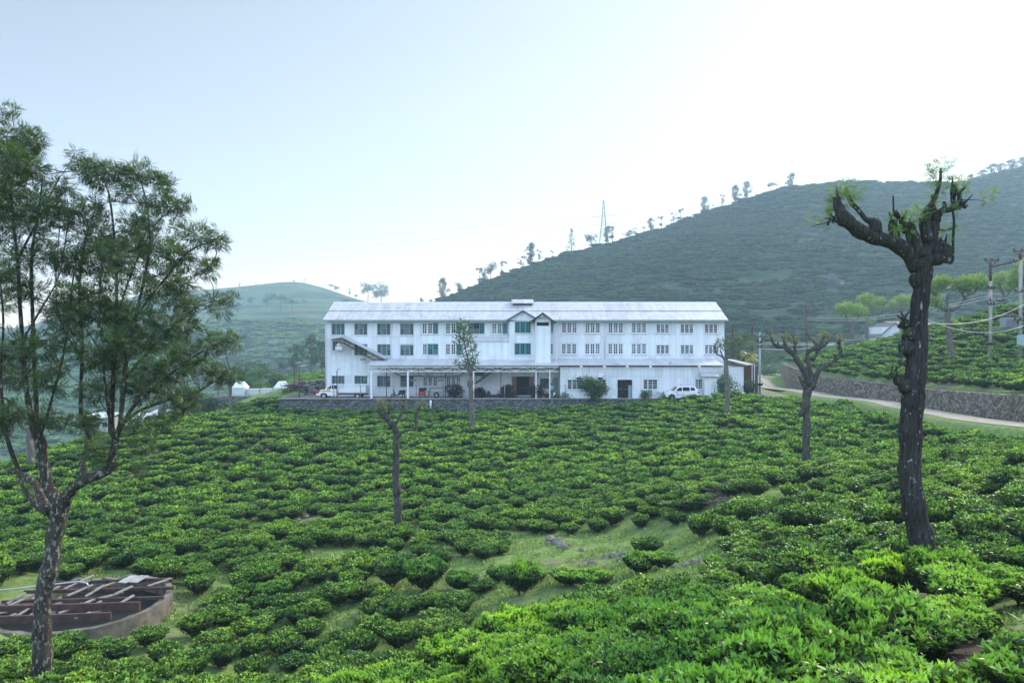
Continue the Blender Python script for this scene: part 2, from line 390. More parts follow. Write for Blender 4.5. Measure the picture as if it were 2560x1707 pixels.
FP=[(0,1707,15,1),(0,1600,19,1),(0,1440,26,0),(0,1300,34,1),(0,1158,49,1),(250,1650,18,1),(200,1570,22,0),(250,1330,33,1),
(300,1190,46,1),(200,1108,58,1),(400,1057,67,1),(540,1035,79,1),(600,1640,20,1),(650,1400,31,0),(650,1280,38,1),(700,1130,54,1),(720,1033,74,1),
(1000,1680,17,1),(1000,1450,28,0),(1000,1300,36,1),(1100,1150,52,1),(1175,1065,65,1),(1100,1030,75,1),(1300,1650,11,1),
(1250,1570,15,1),(1200,1520,25,0),(1300,1400,30,0),(1450,1535,15,1),(1500,1440,26,0),(1600,1380,30,0),(1500,1300,37,0),
(1500,1150,52,1),(1500,1016,75,1),(1650,1000,75,1),(1700,1500,14,1),(1820,1450,16,1),(1750,1400,24,0),(1820,1250,32,0),
(1800,1150,44,1),(1850,1005,70,1),(1920,968,76,1),(2020,1155,40,1),(2000,1300,23,1),(2000,1400,16,1),(2100,1006,66,1),
(2300,1042,50,1),(2200,1200,27,1),(2300,1420,12.8,1),(2560,1100,34,1),(2560,1200,21,1),(2560,1400,11,1),(2300,1600,7,1),
(1700,1650,7,1),(2560,1707,5.5,1),(1400,1707,8,1),
(760,960,108,0),(700,975,100,0),(815,925,130,0),(640,988,105,0),(560,990,120,0)]
fpts=[]
for u,v,Y,b in FP:
    p=P(u,v,Y); fpts.append((p.x,p.y,p.z-BH*b))
fpts+=[(0,2,-3.6),(0,-10,-3),(20,-5,-2.4),(-20,0,-8),(-20,-20,-7),(-48,60,-20),(-65,60,-28),(-48,38,-15),(-34,15,-11),(-55,90,-27),(-46,100,-18),
(0,130,-6.5),(25,130,-6.5),(0,100,-6.5),(10,180,-12),(40,90,-6.2),(36,140,-7),(60,170,-8),(45,30,-5),(45,10,-3),(-34,86,-7)]
TF=tps_fit(fpts)
WALL2=[(36,12,-3.4,-4.6),(34.6,28,-3.0,-4.5)]+[(PX(u,Y),Y,PZ(vt,Y),PZ(vb,Y)) for u,Y,vt,vb in
 [(2560,42.3,991,1052),(2440,51,984,1036),(2320,60,975,1017),(2250,67,965,1002),(2117,76,950,989),(2042,84,940,976),(1972,97,917,967),(1951,124,908,942)]]+[(58,133,-4.2,-6.6),(75,140,-3,-6.6)]
bp=[(x,y,t) for x,y,t,b in WALL2]
for u,v,Y in [(2560,761,76),(2495,774,80),(2414,792,86),(2330,818,92),(2246,840,98),(2197,850,105),(2131,868,110),(2045,884,113),(1975,896,124)]:
    p=P(u,v,Y); bp.append((p.x,p.y,p.z-BH))
bp+=[(90,90,7),(70,50,2.5),(60,20,1),(50,5,0),(80,120,3),(95,150,-2),(60,150,-5),(110,180,-8),(62,118,-1.5),(75,170,-9)]
TB=tps_fit(bp)
BANK=np.array([(x+.8,y) for x,y,_,_ in WALL2[:-2]]+[(58,134),(75,141)]+[(200,170),(200,-40),(40,-40)])
YARD=np.array([(-36.4,84.8),(-25.5,84.8),(-25.5,77.8),(24,77.8),(33,80.5),(36,96),(40,128),(20,134),(-30,104)])
def inpoly(poly,x,y):
    x=np.asarray(x,float); y=np.asarray(y,float); r=np.zeros(x.shape,bool); n=len(poly)
    for i in range(n):
        x0,y0=poly[i]; x1,y1=poly[(i+1)%n]
        c=((y0>y)!=(y1>y)); t=np.where(y1!=y0,(y-y0)/((y1-y0) if y1!=y0 else 1),0)
        r^=c&(x<x0+t*(x1-x0))
    return r
def seg_d(poly,x,y,vals=None):
    best=np.full(len(x),1e9); val=np.zeros(len(x)); side=np.zeros(len(x))
    for i in range(len(poly)-1):
        ax,ay=poly[i][:2]; bx,by=poly[i+1][:2]; dx,dy=bx-ax,by-ay; l=dx*dx+dy*dy
        t=np.clip(((x-ax)*dx+(y-ay)*dy)/l,0,1); d=np.hypot(x-ax-t*dx,y-ay-t*dy); m=d<best
        best=np.where(m,d,best)
        if vals is not None: val=np.where(m,vals[i]+(vals[i+1]-vals[i])*t,val)
    return best,val
ROAD=[(33.2,10,-4.5),(32.2,28,-4.55)]+[(x-2.0,y,b) for x,y,t,b in WALL2[2:8]]+[(36.6,97,-6.45),(41.5,114,-6.5),(44,124,-6.5),(48,133,-6.5),(58,140,-6.6),(80,148,-6.6)]
rs=spline([(x,y,z,0) for x,y,z in ROAD],8); ROADS=[tuple(p[:3]) for p in rs]
def sstep(a,b,x): t=np.clip((x-a)/(b-a),0,1); return t*t*(3-2*t)
TCX=(212-CU)/F*23.5
def H(x,y):
    x=np.atleast_1d(np.asarray(x,float)); y=np.atleast_1d(np.asarray(y,float))
    z=tps_eval(TF,x,y); r=np.hypot(x,y)
    z=z+.10*np.sin(x*.9+1.3*np.sin(y*.35))*np.sin(y*.8)*(r>6)
    zb=tps_eval(TB,x,y); inb=inpoly(BANK,x,y)
    far=-10-36*sstep(20,-60,x)-0*y
    w=sstep(125,190,r); z=z*(1-w)+far*w; zb=zb*(1-w)+far*w
    beh=sstep(-5,-30,y); z=z*(1-beh)+(-6)*beh
    d,rz=seg_d(ROADS,x,y,[p[2] for p in ROADS]); w=1-sstep(2.0,4.5,d)
    z=z*(1-w)+(rz-.05)*w
    w2=sstep(1.7,3.0,d)*(1-sstep(6,12,d))*(y<100); z=z*(1-w2)+np.minimum(z,rz-1.05)*w2
    iny=inpoly(YARD,x,y); z=np.where(iny,np.where((x<-26.4)|(y>110),-6.8+.3*sstep(-33,-26,x),-6.5),z)
    z=np.where(inb,zb,z)
    z=np.where(np.hypot(x-TCX,y-23.5)<2.55,-9.9,z)
    return z
def h1(x,y): return float(H([x],[y])[0])

ang=np.unique(np.concatenate([np.linspace(-48,48,430),np.linspace(-180,-48,34),np.linspace(48,180,34)]))
rad=np.concatenate([[.3,1.2],np.geomspace(2.4,940,600)])
A_,R_=np.meshgrid(np.radians(ang),rad); gx=(np.sin(A_)*R_).ravel(); gy=(np.cos(A_)*R_).ravel(); gz=H(gx,gy)
na=len(ang); nr=len(rad); i=np.arange(nr-1)[:,None]*na+np.arange(na-1)[None]; i=i.ravel()
Q=np.stack([i,i+1,i+na+1,i+na],1)
me=fast_mesh('ground',np.c_[gx,gy,gz],Q[:,::-1],M['ground'],smooth=True)
o=link_mesh('ground',me); tag(o,kind='structure')

# yard floor
mb=MB(); ys=[(-26.1,77.3),(23.6,77.3),(32,80.4),(34,95),(30,100),(-14,100),(-26.1,92)]
mb.add([(x,y,-6.494) for x,y in ys],[tuple(range(len(ys)))]); tag(mb.build('yard',M['yard']),kind='structure')
# dirt road
V=[];Qf=[];ac=[]
W=[-1.5,-1.15,-.75,-.3,0,.3,.75,1.15,1.5]; prof=[1.3,.75,.6,.25,0,.25,.6,.75,1.3]
for k,p in enumerate(ROADS):
    a=np.array(ROADS[max(k-1,0)][:2]); b=np.array(ROADS[min(k+1,len(ROADS)-1)][:2]); d=(b-a)/np.linalg.norm(b-a); nx,ny=-d[1],d[0]
    for w in W: V.append((p[0]+nx*w,p[1]+ny*w,p[2]+.02-.03*abs(w)))
    if k:
        b0=(k-1)*len(W)
        for j in range(len(W)-1): Qf.append((b0+j,b0+j+1,b0+j+1+len(W),b0+j+len(W)))
me=fast_mesh('path',np.array(V),np.array(Qf)[:,::-1],M['path'],smooth=True)
a=me.attributes.new('across','FLOAT','POINT'); a.data.foreach_set('value',np.array([prof[j] for _ in ROADS for j in range(len(W))],np.float32))
tag(link_mesh('path',me),kind='structure')

# hills as lofts: per column a foot and a ridge, sloping down again behind
def loft(name, cols, mat_, nu, nt_, amp, seed, back=.5, foot_pow=1.15):
    U=np.array([c[0] for c in cols]); us=np.linspace(U[0],U[-1],nu)
    vr=np.interp(us,U,[c[1] for c in cols]); Yr=np.interp(us,U,[c[2] for c in cols]); Yf=np.interp(us,U,[c[3] for c in cols]); zf=np.interp(us,U,[c[4] for c in cols])
    k=np.ones(9)/9; vp=np.convolve(np.pad(vr,4,'edge'),k,'valid'); vr=vp
    ts=np.concatenate([np.linspace(0,1,nt_),1+np.linspace(.03,1,12)*back])
    V=np.empty((len(ts),nu,3))
    for j,t in enumerate(ts):
        zr=(CV-vr)/F*Yr
        Y=Yf+(Yr-Yf)*t
        if t<=1: s=t**foot_pow; z=zf+(zr-zf)*(s*.75+.25*math.sin(t*PI/2))
        else: q=(t-1)/back; z=zr-(zr-zf)*q*q*1.0
        V[j,:,0]=(us-CU)/F*Yr*(.55+.45*min(t,1)) if False else (us-CU)/F*Y
        V[j,:,1]=Y; V[j,:,2]=z
    for j in range(len(ts)):
        fade=min(1,ts[j]*4)*(1 if ts[j]<.9 else max(.12,(1-ts[j])*10 if ts[j]<1 else .12))
        for i_ in range(nu):
            x,y=V[j,i_,0],V[j,i_,1]
            n=mnoise.fractal(Vector((x/60+seed,y/60,.3)),1.0,2.0,5)
            V[j,i_,2]+=amp*n*fade
    n_,m_=len(ts),nu; i=(np.arange(n_-1)[:,None]*m_+np.arange(m_-1)[None]).ravel()
    me=fast_mesh(name,V.reshape(-1,3),np.stack([i,i+1,i+m_+1,i+m_],1),mat_,smooth=True)
    o=link_mesh(name,me); tag(o,kind='structure'); return V,us,ts
HR=[(940,812,330,165,-12),(1000,790,335,165,-12),(1060,768,340,165,-12),(1120,747,345,165,-12),(1180,722,350,165,-12),(1250,694,350,165,-12),(1330,664,355,165,-12),(1400,642,360,165,-12),(1500,614,370,165,-12),(1560,598,375,165,-12),
(1620,580,380,165,-11),(1700,556,385,165,-11),(1800,519,390,165,-11),(1900,491,400,165,-10),(2000,466,410,168,-10),(2120,458,420,170,-10),(2250,455,430,170,-10),(2400,458,445,170,-9),(2440,452,452,170,-9),(2500,434,462,170,-9),(2560,420,475,170,-8),(2800,385,490,170,-5),(3300,370,500,170,0),(3900,390,500,170,0)]
VH,usH,tsH=loft('hillside',HR,M['hill'],330,150,5.0,3.1)
HL=[(-800,790,700,230,-42),(-600,800,720,230,-42),(-200,825,720,230,-42),(60,818,720,230,-42),(200,775,730,230,-42),(330,742,740,230,-42),(440,728,740,230,-42),(510,725,740,230,-42),(560,721,740,230,-42),(620,714,740,230,-42),
(690,706,740,230,-42),(735,703,740,230,-42),(765,707,735,230,-42),(800,716,730,230,-42),(850,733,715,230,-40),(905,752,700,230,-38),(960,764,680,230,-34),(1040,785,660,230,-30),(1200,815,640,230,-26),(1700,830,640,230,-26)]
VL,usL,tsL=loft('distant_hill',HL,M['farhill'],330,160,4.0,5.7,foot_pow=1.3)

def hill_point(V,us,ts,u,t):
    j=int(np.clip(np.searchsorted(ts,t),1,len(ts)-1)); i_=int(np.clip(np.searchsorted(us,u),1,len(us)-1))
    a=(t-ts[j-1])/(ts[j]-ts[j-1]); b=(u-us[i_-1])/(us[i_]-us[i_-1])
    return Vector((V[j-1,i_-1]*(1-a)+V[j,i_-1]*a)*(1-b)+(V[j-1,i_]*(1-a)+V[j,i_]*a)*b)
def hill_at(V,us,ts,u,v):
    """ground point of a hill seen at picture height v in column u"""
    best=None
    for t in np.linspace(0,1,240):
        p=hill_point(V,us,ts,u,t); vv=CV-p.z/p.y*F
        if vv<=v: return p
    return hill_point(V,us,ts,u,1.0)
# ---------------------------------------------------------------- tea bushes
def bush_mesh(seed, nleaf, L, W, Rb=.56, Hb=.76, lod=0,lm='tea'):
    g=np.random.default_rng(seed); ph=g.uniform(0,6.28,6)
    def Rt(t): return Rb*(1+.13*np.sin(2*t+ph[0])+.10*np.sin(3*t+ph[1])+.07*np.sin(5*t+ph[2])+.04*np.sin(9*t+ph[3]))
    def lump(x,y): return .075*np.sin(x*7+ph[3])*np.sin(y*8+ph[4])+.045*np.sin(x*15+ph[5])*np.sin(y*13+ph[0])
    nt_=int(nleaf*.62); t=g.uniform(0,6.28,nt_); r=np.sqrt(g.uniform(0,1,nt_)); R0=Rt(t)
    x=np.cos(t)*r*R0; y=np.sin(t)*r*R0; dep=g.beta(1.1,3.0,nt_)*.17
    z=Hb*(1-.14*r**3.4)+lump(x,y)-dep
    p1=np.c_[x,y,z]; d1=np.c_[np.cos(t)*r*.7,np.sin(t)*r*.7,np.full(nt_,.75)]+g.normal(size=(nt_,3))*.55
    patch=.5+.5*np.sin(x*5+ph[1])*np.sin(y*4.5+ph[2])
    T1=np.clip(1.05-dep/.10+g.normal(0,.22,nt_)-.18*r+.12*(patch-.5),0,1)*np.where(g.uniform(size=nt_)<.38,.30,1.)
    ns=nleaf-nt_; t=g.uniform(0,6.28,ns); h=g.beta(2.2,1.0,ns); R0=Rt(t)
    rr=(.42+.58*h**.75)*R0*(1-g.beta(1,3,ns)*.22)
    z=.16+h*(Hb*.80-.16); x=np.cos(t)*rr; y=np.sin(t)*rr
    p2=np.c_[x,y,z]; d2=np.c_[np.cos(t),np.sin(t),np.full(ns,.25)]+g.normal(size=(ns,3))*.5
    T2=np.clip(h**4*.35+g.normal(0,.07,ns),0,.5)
    Lr=L*g.uniform(.65,1.15,nleaf); Wr=W*g.uniform(.75,1.15,nleaf)
    p=np.r_[p1,p2]; d=np.r_[d1,d2]; T=np.r_[T1,T2]
    if lod<2: V,Q=leaves(p-nrm(d)*L*.3,d,Lr,Wr,g=g); TT=np.repeat(T,2)
    else: V,Q=quads(p-nrm(d)*L*.3,d,Lr,Wr,g=g); TT=T
    parts=[(V,Q,TT,0)]
    if lod==0:     # fresh shoots standing proud of the plucking table
        n=int(nleaf*.06); t=g.uniform(0,6.28,n); r=np.sqrt(g.uniform(0,1,n)); R0=Rt(t); x=np.cos(t)*r*R0; y=np.sin(t)*r*R0
        z=Hb*(1-.14*r**3.4)+lump(x,y); pb=np.repeat(np.c_[x,y,z],3,0); db=g.normal(size=(3*n,3))*.5+np.array([0,0,1.1])
        V,Q=leaves(pb,db,L*g.uniform(.7,1.1,3*n),W*g.uniform(.55,.8,3*n),g=g); parts.append((V,Q,np.repeat(np.clip(g.normal(.95,.08,3*n),0,1),2),0))
    # dark inner mass of old leaves
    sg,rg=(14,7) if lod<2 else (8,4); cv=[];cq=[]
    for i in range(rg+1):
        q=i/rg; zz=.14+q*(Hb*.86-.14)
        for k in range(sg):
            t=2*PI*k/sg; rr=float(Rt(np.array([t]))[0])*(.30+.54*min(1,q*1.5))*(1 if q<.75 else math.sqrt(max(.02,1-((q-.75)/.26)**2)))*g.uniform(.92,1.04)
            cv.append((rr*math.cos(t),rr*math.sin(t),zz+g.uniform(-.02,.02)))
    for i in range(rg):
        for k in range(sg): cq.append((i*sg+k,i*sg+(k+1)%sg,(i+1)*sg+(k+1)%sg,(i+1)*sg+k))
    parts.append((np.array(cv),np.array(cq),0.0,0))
    if lod<2:
        mb=MB()
        for k in range(7):
            t=g.uniform(0,6.28); e=(math.cos(t)*.36,math.sin(t)*.36,.34); mb.tube([(math.cos(t)*.05,math.sin(t)*.05,-.15),(math.cos(t)*.12,math.sin(t)*.12,.1),e],[.028,.02,.012],5)
        V=np.array(mb.v); Q=np.array([f for f in mb.f if len(f)==4]); parts.append((V,Q,0.,1))
    V,Q,T,Mi=merge(parts)
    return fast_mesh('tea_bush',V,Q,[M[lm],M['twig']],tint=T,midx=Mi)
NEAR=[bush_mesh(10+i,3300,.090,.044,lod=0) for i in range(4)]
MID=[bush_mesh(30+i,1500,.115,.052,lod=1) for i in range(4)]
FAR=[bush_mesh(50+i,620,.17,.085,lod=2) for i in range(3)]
HILL=[bush_mesh(60+i,520,.19,.10,lod=2,lm='hilltea') for i in range(3)]

# clearings measured as outlines on the ground (picture coordinates of their corners)
def outline(pts): return np.array(pts,float)
OPEN=[outline([(1270,1320),(1400,1330),(1500,1322),(1600,1318),(1700,1290),(1780,1255),(1860,1235),(1900,1250),(1840,1300),(1800,1340),(1850,1370),(1830,1400),(1800,1450),(1640,1490),(1480,1500),(1380,1560),(1300,1575),(1200,1600),(1150,1560),(1230,1480),(1180,1450),(1080,1440),(1150,1405),(1220,1400),(1290,1370)]),
 outline([(850,1510),(900,1515),(935,1560),(880,1580),(800,1540),(770,1500)]),
 outline([(760,1385),(900,1360),(960,1370),(880,1400),(790,1410),(720,1420)]),
 outline([(560,1300),(640,1297),(760,1300),(860,1290),(860,1303),(700,1320),(600,1325)]),
 outline([(1900,1210),(2000,1205),(2060,1180),(2090,1195),(2010,1240),(1900,1250)]),
 outline([(185,1440),(300,1405),(330,1425),(230,1470)]),
 outline([(2370,1560),(2600,1480),(2600,1720),(2420,1720)])]
HALF=[outline([(120,1330),(700,1390),(1100,1300),(1300,1330),(1250,1420),(1250,1560),(1100,1660),(600,1640),(420,1560),(300,1480),(300,1420)]),
 outline([(1600,1270),(1860,1190),(1960,1230),(1900,1330),(1700,1330)])]
def uv(x,y,z): return CU+x/y*F, CV-z/y*F
TREES_XY=[]   # keep bushes off trunks
bush=[]       # x,y,z,scale,sx,rz,sz
def row_warp(x,y): return y+1.6*math.sin(x*.11+y*.05)+.6*math.sin(x*.31+1.7)
def gen(xr,yr,sp_row,sp,test,slope=.0):
    y=yr[0]
    while y<yr[1]:
        x=xr[0]+random.random()*sp
        while x<xr[1]:
            px=x+random.uniform(-.22,.22); py=row_warp(x,y)+slope*x+random.uniform(-.16,.16)
            bush.append((px,py)); x+=sp*random.uniform(.86,1.14)
        y+=sp_row*random.uniform(.92,1.08)
gen((-62,36),(2.5,100),1.10,.92,None,-.06)
nfield=len(bush)
gen((30,100),(10,135),1.22,1.0,None,-.35)
B=np.array(bush); isb=np.arange(len(B))>=nfield
inb=inpoly(BANK,B[:,0],B[:,1]); dw,_=seg_d([(a,b) for a,b,_,_ in WALL2],B[:,0],B[:,1]); dr,_=seg_d(ROADS,B[:,0],B[:,1])
ok=np.where(isb, inb&(dw>.9), (~inb)&(dr>2.7)&~inpoly(YARD,B[:,0],B[:,1]))
ok&=(B[:,1]>1.5)&(np.abs(B[:,0]/np.maximum(B[:,1],.1))<.92)
ok&=~((B[:,0]<-39)&(B[:,1]>70))&~((B[:,1]>76.3)&(B[:,0]>-26.5)&(B[:,0]<27)&~isb)
ok&=~((~isb)&(B[:,1]>81)&(B[:,0]>-40)&(B[:,0]<36.5)&(B[:,1]<100))
ok&=~((~isb)&(B[:,1]>79)&(B[:,0]>-27.2))&~((~isb)&(B[:,1]>82.9))
ok&=~((~isb)&(B[:,0]>np.interp(B[:,1],[p[1] for p in ROADS],[p[0] for p in ROADS])))
TANKC=Vector((PX(212,23.5),23.5)); ok&=np.hypot(B[:,0]-TANKC.x,B[:,1]-TANKC.y)>np.where(B[:,1]<TANKC.y,3.75,3.1)
B=B[ok]; isb=isb[ok]; Z=H(B[:,0],B[:,1])
U_,V_=uv(B[:,0],B[:,1],Z+.25)
keep=np.ones(len(B),bool)
for pg in OPEN: keep&=~(inpoly(pg,U_,V_)&(B[:,1]<60))
for pg in HALF: keep&=~(inpoly(pg,U_,V_)&(rng.uniform(size=len(B))<.16)&(B[:,1]<60))
keep&=rng.uniform(size=len(B))>.08
keep&=(Z>-16)
# the camera's own clear air
keep&=np.sqrt(B[:,0]**2+B[:,1]**2+(Z+BH)**2)>3.6
for (tx,ty) in [(PX(2310,12.8),12.8),(PX(110,16),16)]: keep&=np.hypot(B[:,0]-tx,B[:,1]-ty)>.62
B=B[keep]; Z=Z[keep]; isb=isb[keep]
EXTRA=[(1615,1383,1.0,1.0,'lone rounded tea bush on a short stem in the middle of the grass clearing','s'),
(1598,1425,1.15,.8,'low spreading dark tea bush just below the lone rounded bush in the clearing','s'),
(1655,1412,.95,.75,'small tea bush adjoining the right end of the low dark bush in the clearing','s'),
(1787,1428,.6,1.15,'thin scraggly dark sapling bush beside the stones at the right of the clearing','s'),
(1302,1478,1.25,1.15,'big rounded tea bush standing by itself at the left edge of the grass clearing','s'),
(1245,1445,.85,.9,'small tea bush left and just behind the big rounded bush of the clearing','s'),
(1340,1445,.85,.7,'flat small tea bush touching the back of the big rounded bush of the clearing','s'),
(1492,1325,.9,1.05,'upright dark tea bush alone on the grass at the back of the clearing','s'),
(1600,1312,.8,1.1,'narrow upright tea bush on visible stems at the back right of the clearing','s'),
(1425,1328,.8,.95,'small grey stemmed tea bush at the back left of the clearing','s'),
(1750,1335,1.0,1.15,'dark tea bush at the lower end of the diagonal clump right of the clearing','s'),
(1790,1320,1.0,1.05,'second tea bush up the diagonal clump right of the clearing','s'),
(1830,1305,1.05,1.05,'third tea bush up the diagonal clump right of the clearing','s'),
(1868,1290,1.1,1.0,'topmost tea bush of the diagonal clump right of the clearing','s'),
(1690,1305,.85,.9,'pale leaved young tea bush left of the diagonal clump','s'),
(1265,1580,.95,.7,'dark loose tea bush at the bottom tip of the grass clearing','s'),
(1150,1470,1.0,.9,'tea bush at the right end of the clump that juts into the lower left grass','s'),
(1060,1470,1.35,1.1,'broad dark tea bush in the clump that juts into the lower left grass','s'),
(980,1460,1.3,1.1,'broad tea bush at the left end of the clump jutting into the lower left grass','s'),
(680,1500,1.05,.95,'rounded tea bush alone on the lower left grass','s'),
(725,1470,1.0,.9,'rounded tea bush at the right of the lone one on the lower left grass','s'),
(1420,1455,1.1,.7,'low dark sprawling tea bush at the lower left of the clearing stones','s'),
(1480,1462,1.1,.75,'low dark tea bush joined to the right of the sprawling one below the stones','s'),
(2235,1590,.8,.75,'bright tea bush hugging the left foot of the big dark pollard trunk','s'),
(2318,1600,.8,.7,'bright tea bush directly before the foot of the big dark pollard trunk','s'),
(2405,1590,.85,.75,'bright tea bush hugging the right foot of the big dark pollard trunk','s'),
(820,1290,.9,.9,'small light green tea bush by the bare strip left of the slender pollard trunk','s')]
def ground_hit(u,v):
    Y=np.arange(4,100,.12); z=H((u-CU)/F*Y,Y); k=np.nonzero((CV-v)/F*Y<=z)[0]
    if len(k): k=k[0]; return Vector((PX(u,Y[k]),Y[k],z[k]))
    return P(u,v,30)
ex=[]
for u,v,s,hz,lab,k in EXTRA:
    p=ground_hit(u,v+8); ex.append((p.x,p.y,p.z,s,hz,lab))
E=np.array([(e[0],e[1]) for e in ex])
dd=np.min(np.hypot(B[:,0][:,None]-E[:,0],B[:,1][:,None]-E[:,1]),axis=1); k=dd>.9; B=B[k];Z=Z[k];isb=isb[k]
n=len(B); S=rng.uniform(.70,1.08,n); SZ=rng.uniform(.72,1.22,n); RZ=rng.uniform(-.5,.5,n)+PI*(rng.uniform(size=n)<.5); SX=rng.uniform(.98,1.22,n)
BD=np.sqrt(B[:,0]**2+B[:,1]**2+Z**2); U_,V_=uv(B[:,0],B[:,1],Z+BH)
inframe=(U_>-60)&(U_<2620)&(V_<1760)
score=np.where(inframe,S/BD,0); order=np.argsort(-score); top=set(order[:262].tolist())
far_idx=[int(i) for i in order if 60<B[i,1]<75 and inframe[i] and not isb[i]]
mid_idx=[int(i) for i in order if 26<B[i,1]<40 and inframe[i]]
def zone(u,v,Y):
    if Y<13:
        if u<1500: return 'bright tea bush packed in the near mass along the bottom left of the dark trunk'
        if u<2050: return 'bright large leaved tea bush in the closest foreground at the bottom right'
        return 'bright large leaved tea bush around and right of the big dark pollard trunk'
    if u<520: return 'tea bush of the packed rows around the ruined round tank'
    if u<1000: return 'tea bush among the loose clumps on the lower left grass'
    if u<1350: return 'tea bush of the clumps between slender pollard trunk and grass clearing'
    if u<1900: return 'tea bush of the packed slope bordering the grass clearing on its lower right'
    return 'tea bush of the packed rows behind the big dark pollard trunk'
protos=bpy.data.collections.new('bush_kinds'); COL.children.link(protos); colmap=[]
def mk(me,x,y,z,s,sx,sz,rz,lab,grp):
    o=bpy.data.objects.new('tea_bush',me); COL.objects.link(o); o.location=(x,y,z-.03); o.rotation_euler=(0,0,rz); o.scale=(s*sx,s,s*sz)
    tag(o,lab,'tea bush',grp); return o
kinds=[]
used=set()
def from_idx(i,me):
    used.add(i); lab=zone(U_[i],V_[i],B[i,1])
    if B[i,1]>=40: lab='tea bush of the even rows below the white factory wall, nearest its foot'
    return mk(me,B[i,0],B[i,1],Z[i],S[i],SX[i],SZ[i],RZ[i],lab,lab.replace('tea bush','tea bushes',1))
nl=[i for i in order[:262] if BD[i]<15]
for k,me in enumerate(NEAR): kinds.append(from_idx(int(nl[k*3]),me))
for k,me in enumerate(MID): kinds.append(from_idx(mid_idx[k*7],me))
for k,me in enumerate(FAR): kinds.append(from_idx(far_idx[k*9],me))
for k,me in enumerate(HILL):
    p=hill_point(VH,usH,tsH,1950+k*40,.06); kinds.append(mk(me,p.x,p.y,p.z,1.3,1.4,1,.4*k,'dark tea bush at the foot of the big hill beyond the road bend','tea bushes at the foot of the big hill'))
names=[o.name for o in kinds]           # tea_bush, .001 ... sorted order = kind number
for o in kinds: protos.objects.link(o); COL.objects.unlink(o)
for i in order[:262]:
    i=int(i)
    if i in used: continue
    from_idx(i, NEAR[i%4] if BD[i]<17 else MID[i%4])
for j,(x,y,z,s,hz,lab) in enumerate(ex): mk(NEAR[j%4] if y<27 else MID[j%4],x,y,z,s,1.05,hz,j*1.3,lab,None)

def instancer(name, pts, rot, scl, kind_idx, coll, label, cat):
    me=bpy.data.meshes.new(name); me.vertices.add(len(pts)); me.vertices.foreach_set('co',np.asarray(pts,np.float32).ravel())
    for nm,ty,arr in (('rot','FLOAT_VECTOR',rot),('scl','FLOAT_VECTOR',scl)):
        a=me.attributes.new(nm,ty,'POINT'); a.data.foreach_set('vector',np.asarray(arr,np.float32).ravel())
    a=me.attributes.new('kind_idx','INT','POINT'); a.data.foreach_set('value',np.asarray(kind_idx,np.int32))
    ob=link_mesh(name,me); tag(ob,label,cat,kind='stuff')
    ng=bpy.data.node_groups.new(name,'GeometryNodeTree')
    ng.interface.new_socket('Geometry',in_out='INPUT',socket_type='NodeSocketGeometry'); ng.interface.new_socket('Geometry',in_out='OUTPUT',socket_type='NodeSocketGeometry')
    gi=ng.nodes.new('NodeGroupInput'); go=ng.nodes.new('NodeGroupOutput'); ip=ng.nodes.new('GeometryNodeInstanceOnPoints'); ci=ng.nodes.new('GeometryNodeCollectionInfo')
    ci.inputs['Collection'].default_value=coll; ci.inputs['Separate Children'].default_value=True; ci.inputs['Reset Children'].default_value=True
    def attr(nm,ty):
        n=ng.nodes.new('GeometryNodeInputNamedAttribute'); n.data_type=ty; n.inputs['Name'].default_value=nm; return n.outputs['Attribute']
    L=ng.links.new; L(gi.outputs[0],ip.inputs['Points']); L(ci.outputs[0],ip.inputs['Instance']); ip.inputs['Pick Instance'].default_value=True
    L(attr('kind_idx','INT'),ip.inputs['Instance Index']); L(attr('scl','FLOAT_VECTOR'),ip.inputs['Scale'])
    e=ng.nodes.new('FunctionNodeEulerToRotation'); L(attr('rot','FLOAT_VECTOR'),e.inputs[0]); L(e.outputs[0],ip.inputs['Rotation'])
    L(ip.outputs[0],go.inputs[0])
    md=ob.modifiers.new('rows','NODES'); md.node_group=ng; return ob
rest=np.array([i for i in range(n) if i not in used and i not in top])
bd=BD[rest]; ki=np.where(bd<16,rest%4,np.where(bd<44,4+rest%4,8+rest%3))
# bring the terrain tilt in a little so rows lie on the slope
instancer('tea_field',np.c_[B[rest],Z[rest]-.03],np.c_[np.zeros(len(rest)),np.zeros(len(rest)),RZ[rest]],np.c_[S[rest]*SX[rest],S[rest],S[rest]*SZ[rest]],ki,protos,
 'dense rows of clipped green tea bushes filling the field and the bank by the road','tea field')
# tea and scrub on the big hill
def hill_tea(name,V,us,ts,nn,urange,trange,label,bm=1.0,seed=0,k0=11):
    g=np.random.default_rng(seed); u=g.uniform(*urange,nn*3); t=np.sqrt(g.uniform(trange[0]**2,trange[1]**2,nn*3)); k=0; pts=[]
    for a,b in zip(u,t):
        p=hill_point(V,us,ts,a,b); q=mnoise.noise(Vector((p.x/16,p.y/22,p.z/1.3)))*1.6; w=mnoise.noise(Vector((p.x/35,p.y/35,2)))
        if w>.9 or q<-.5+.7*g.uniform(): continue
        pts.append(p); 
        if len(pts)>=nn: break
    pts=np.array(pts); m=len(pts); s=g.uniform(.9,1.9,m)*bm; s[g.uniform(size=m)<.06]*=1.8
    return instancer(name,pts-np.array([0,0,.35]),np.c_[np.zeros((m,2)),g.uniform(-.4,.4,m)],np.c_[s*1.5,s,s*.9],k0+g.integers(0,3,m),protos,label,'hillside tea')
hill_tea('hillside_tea',VH,usH,tsH,30000,(1000,2620),(.02,1.0),'dark terraced tea and scrub covering the big hill behind the factory',.95,1)
hill_tea('valley_tea',VL,usL,tsL,9000,(-60,960),(.02,.55),'pale terraced tea rows across the far valley slope',1.7,2,8)
g=np.random.default_rng(5)
